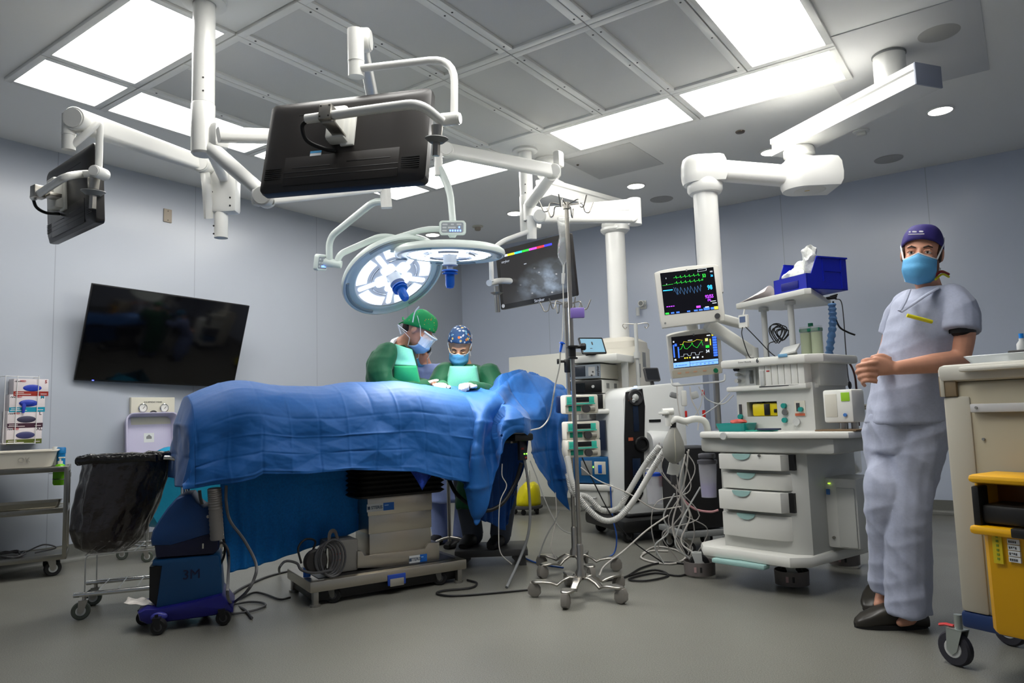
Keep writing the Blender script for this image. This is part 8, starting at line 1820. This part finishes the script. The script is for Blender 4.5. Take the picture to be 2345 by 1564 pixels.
for lab, pts, r, m in (
    ('flat coil of white lead lying on the floor left of the machine', [(1470, 1268), (1500, 1252), (1545, 1258), (1570, 1275), (1545, 1290), (1500, 1288), (1468, 1276), (1490, 1262), (1530, 1262)], .006, WL_),
    ('black floor cable running to the anaesthesia machine', [(1440, 1318), (1500, 1305), (1530, 1318), (1480, 1330), (1440, 1326), (1500, 1312), (1560, 1318), (1600, 1300)], .006, CBK),
    ('second black floor cable along the stand bases', [(1380, 1330), (1430, 1322), (1470, 1300), (1520, 1288), (1580, 1292)], .006, CBK),
    ('black floor cable looping out from the table base', [(1070, 1328), (1092, 1335), (1078, 1346), (1020, 1352), (1000, 1358), (1025, 1364), (1080, 1362), (1160, 1355), (1215, 1350)], .006, CBK),
    ('blue floor cable crossing beside the stool', [(1150, 1235), (1180, 1262), (1210, 1282), (1250, 1294), (1290, 1300)], .006, BLL)):
    cable([fz(x, y, .008) for x, y in pts], r, m, lab)
# pouch of small packets on the right of the machine
c = pd(1948, 1050, 4.42); t = thing('hanging_pouch', 'clear pouch with blue and white packets hanging right of the machine drawers', 'pouch', c)
b = MB(fr(c, RTh, z=Z)); b.box((0, .02, 0), (.14, .05, .19), .02); part('pouch_film', b, mat('pouch_film', (222, 224, 222), .2, alpha=.35, bump=(40, .4)), t)
for x_, z_, w_, h_, a_, m_ in ((-.03, -.03, .05, .08, .3, BLL), (.02, -.05, .05, .09, -.5, WHITE2), (.0, .02, .045, .07, .2, LGREY), (-.035, .05, .03, .04, -.2, BLUEP)):
    b = MB(fr(c, RTh, z=Z)); b.box((0, 0, 0), (w_, .012, h_), .004, M=Matrix.Translation((x_, .02, z_)) @ Matrix.Rotation(a_, 4, 'Y')); part('packet', b, m_, t)
b = MB(); b.tube([c+V(0, 0, .09), c+V(0, 0, .14)-RTh*.02], .003, 6); part('hook', b, STEEL, t)
# leads hanging at the head end of the table
cable([tp(1028, 1098, .2), tp(1045, 1130, .05), tp(1075, 1155, -.05), tp(1110, 1170, -.1), tp(1150, 1153, -.12), tp(1180, 1105, -.12), tp(1194, 1060, -.16)], .012, CBK, 'thick black hose looping under the head of the table', 'hose', 10, 9)
cable([tp(1200, 1045, -.17), tp(1210, 1110, -.16), tp(1214, 1180, -.15), tp(1208, 1230, -.15), tp(1190, 1280, -.15), fz(1160, 1345)], .009, mat('hose_mid_grey', (120, 122, 124), .5), 'grey hose dropping from the control box to the floor', 'hose', 10)
for lab, pts, r, m in (
    ('thin white lead hanging left of the control box', [(1150, 1062), (1150, 1090), (1160, 1113), (1145, 1150), (1142, 1215), (1146, 1265), (1172, 1292)], .003, WL_),
    ('thin grey lead slanting right from the control box', [(1214, 1055), (1228, 1090), (1244, 1135), (1268, 1188), (1290, 1215), (1322, 1226)], .0035, LGREY),
    ('wavy grey lead standing above the stand base', [(1281, 1168), (1270, 1195), (1258, 1215), (1246, 1240), (1234, 1275)], .0045, MGREY),
    ('thin pale lead hanging between the drape flap and the stand', [(1272, 1128), (1274, 1180), (1265, 1230), (1262, 1255), (1274, 1280)], .003, WL_)):
    cable([tp(x, y, -.15) for x, y in pts], r, m, lab)

# ------------------------------------------------------------------ procedure cart with the yellow bin
Z1 = 1.125
cA, cB = pz(2140, 838, Z1), pz(2345, 823.5, Z1); cA.z = cB.z = 0
cx = (cB-cA).normalized(); cy = Z.cross(cx); Fc = fr(cA, cx, y=cy)
def cm(x, y, d=0.0): q = Fc.inverted() @ pn(x, y, cA+cy*d, cy); return q.x, q.z
CT1 = mat('cart_putty', (168, 160, 138), .5); CT2 = mat('cart_side', (176, 172, 158), .5); CT3 = mat('cart_top', (196, 194, 184), .4)
t = thing('procedure_cart', 'putty coloured procedure cart at the right edge of the picture', 'cart', Fc @ V(.35, .25, 0))
zb_ = cm(2160, 1392)[1]; CWD = .72; CDP = .50
b = MB(Fc); b.span((.015, .012, zb_), (CWD, CDP, Z1-.06), .018); part('body', b, CT1, t)
b = MB(Fc); b.prism([(.0, .02), (.02, -.01), (CWD+.01, -.02), (CWD+.02, CDP), (0, CDP+.01)], Z1-.062, Z1, bev=.018); part('top', b, CT3, t)
q = cm(2198, 850, -.03); b = MB(Fc); b.span((q[0], -.045, cm(2200, 853)[1]), (CWD, -.012, Z1-.012), .008); part('push_rail', b, CT3, t)
a, c = cm(2140, 862), cm(2191, 908); b = MB(Fc); b.span((a[0]+.012, -.0, c[1]), (c[0], .05, a[1]), .004); b.mi = 1; b.span((a[0]+.018, -.004, c[1]), (a[0]+.034, .02, a[1]), .003); part('corner_recess', b, [mat('recess_brown', (128, 112, 88), .5), CT2], t)
a, c = cm(2212, 861), cm(2345, 855); b = MB(Fc); b.span((a[0], -.006, a[1]-.012), (CWD-.02, .013, a[1])); part('dark_gap', b, BLACK, t)
a = cm(2222, 865); b = MB(Fc); b.span((.016, .004, zb_+.002), (cm(2218, 900)[0], .03, cm(2150, 908)[1]), .014); part('left_pillar', b, CT2, t)
a, c = cm(2224, 925), cm(2345, 940); b = MB(Fc); b.span((a[0], -.012, c[1]-.004), (CWD-.03, .013, a[1]), .004); b.mi = 1; b.cyl((a[0]+.022, -.011, (a[1]+c[1])/2), (a[0]+.022, -.015, (a[1]+c[1])/2), .005, n=10); part('accessory_rail', b, [mat('rail_alu', (186, 186, 186), .4), MGREY], t)
q = cm(2249, 1006); b = MB(Fc); b.cyl((q[0], .012, q[1]), (q[0], .006, q[1]), .005, n=10); part('screw_head', b, MGREY, t)
b = MB(Fc); b.span((.012, .004, zb_-.055), (CWD, CDP, zb_+.004), .012); part('bumper', b, mat('bumper_navy', (16, 44, 92), .45), t)
qc = pz(2192, 1524)
for k, q in enumerate((qc, qc+cx*(CWD-.14), qc+cy*(CDP-.1), qc+cx*(CWD-.14)+cy*(CDP-.1))):
    caster(t, q, .064, .034, math.atan2(cx.y, cx.x)+PI-.1, zb_-.05, fm=mat('zinc', (176, 184, 180), .35, .8), wm=mat('tyre_slate', (44, 44, 52), .6))
b = MB(); q = qc-cx*.03+V(0, 0, .145); b.tube([q+cx*.03, q, q-cx*.022-V(0, 0, .006)], [.009, .011, .012, ], 8, flat=(1, .5)); part('brake_tab', b, mat('tab_red', (200, 50, 50), .4), t)
# bin hung on the front
BY = mat('bin_yellow', (226, 168, 4), .38)
yD = -.17
t = thing('sharps_bin', 'yellow plastic bin with dark open lid hung on the front of the cart', 'bin', Fc @ V(.35, -.1, .2))
ul, zt1 = cm(2226, 1200, yD); zb1 = cm(2262, 1450, yD)[1]; ub = cm(2262, 1440, yD)[0]; ur = .60
b = MB(Fc); b.loft([[V(x, y, z) for x, y in ((u0_+.02, y0_), (u1_-.02, y0_), (u1_, y0_+.02), (u1_, y1_), (u0_, y1_), (u0_, y0_+.02))] for z, u0_, u1_, y0_, y1_ in ((zb1, ub+.005, ur-.04, yD+.02, -.02), (zb1+.012, ub, ur-.035, yD+.015, -.018), (zt1-.01, cm(2248, 1240, yD)[0], ur-.01, yD, -.016))]); part('tub', b, BY, t)
b = MB(Fc); zr0 = cm(2240, 1222, yD)[1]; b.span((ul, yD-.025, zr0), (ur, -.014, zt1), .012); part('rim', b, BY, t)
zl0, zl1 = cm(2240, 1106, yD)[1], cm(2240, 1086, yD)[1]
b = MB(Fc); b.span((ul+.005, yD-.02, zl0), (ur, -.014, zl1), .014); b.span((ul+.008, yD+.02, zt1-.002), (ul+.02, -.016, zl0+.01), .003); b.mi = 1; b.span((ul+.02, -.03, zt1), (ur-.01, -.016, zl0+.005)); part('lid', b, [BY, mat('lid_amber', (120, 66, 8), .35)], t)
b = MB(Fc); b.span((ul+.012, yD-.012, zt1-.004), (ul+.035, yD+.05, zl0-.01), .005); b.span((ul+.03, yD+.0, zt1+.006), (ur-.01, -.03, zt1+(zl0-zt1)*.5), .012); b.span((cm(2325, 1220, yD)[0], yD-.03, zr0+.004), (ur, yD+.0, zt1+.004), .004); part('flap', b, mat('flap_black', (28, 27, 26), .4), t)
a, c = cm(2272, 1226, yD), cm(2300, 1292, yD); b = MB(Fc); b.span((a[0], yD-.004, c[1]), (c[0], yD+.01, a[1])); b.mi = 1
for k in range(6): b.span((a[0]+.012, yD-.0055, c[1]+.012+.014*k), (c[0]-.010, yD-.003, c[1]+.019+.014*k))
part('yellow_label', b, [mat('label_lime', (214, 190, 30), .5), mat('label_green_print', (120, 140, 40), .5)], t)
a, c = cm(2307, 1232, yD), cm(2340, 1291, yD); b = MB(Fc)
for k in range(4): z0 = a[1]-(a[1]-c[1])*(k+.92)/4; z1_ = a[1]-(a[1]-c[1])*k/4-.001; b.span((a[0], yD-.004, z0), (c[0], yD+.01, z1_))
b.mi = 1
for k in range(4):
    z0 = a[1]-(a[1]-c[1])*(k+.5)/4
    for j in range(4): b.span((a[0]+.004+.006*j, yD-.0052, z0-.004+.002*((j*k) % 3)), (a[0]+.0075+.006*j, yD-.003, z0+.003))
part('white_label', b, [mat('label_white'), DGREY], t)
# things on the cart top
q0 = Fc.inverted() @ pz(2300, 800, Z1+.012)
b = MB(Fc @ Matrix.Translation((cm(2300, 800, .2)[0], .28, Z1))); b.loft([[V(p[0], p[1], z) for p in rr(w_, d_, .02, 4)] for z, w_, d_ in ((.001, .24, .16), (.035, .29, .2), (.037, .285, .195), (.006, .23, .15))]); solo('clear_tray', b, mat('tray_clear', (226, 232, 236), .2, alpha=.6), 'clear plastic tray on top of the procedure cart', 'tray')
b = MB(Fc @ Matrix.Translation((cm(2330, 800, .2)[0], .26, Z1))); b.box((.02, 0, .03), (.13, .08, .035), .006); solo('black_case', b, BLACK, 'black case beside the clear tray on the cart top', 'case')
T0 = Fc @ Matrix.Translation((cm(2327, 780, .26)[0], .30, Z1+.048)); t = thing('blue_cap_vial', 'small clear bottle with a bright blue cap on the cart top', 'bottle', T0.translation)
b = MB(T0); b.lathe([(0, 0), (.018, 0), (.018, .025), (.009, .038), (.009, .046)], n=18); part('body', b, mat('clear_tube'), t); b = MB(T0); b.lathe([(.008, .046), (.008, .064), (0, .065)], n=14, cap=False); part('cap', b, mat('cap_bright_blue', (20, 130, 220), .4), t)
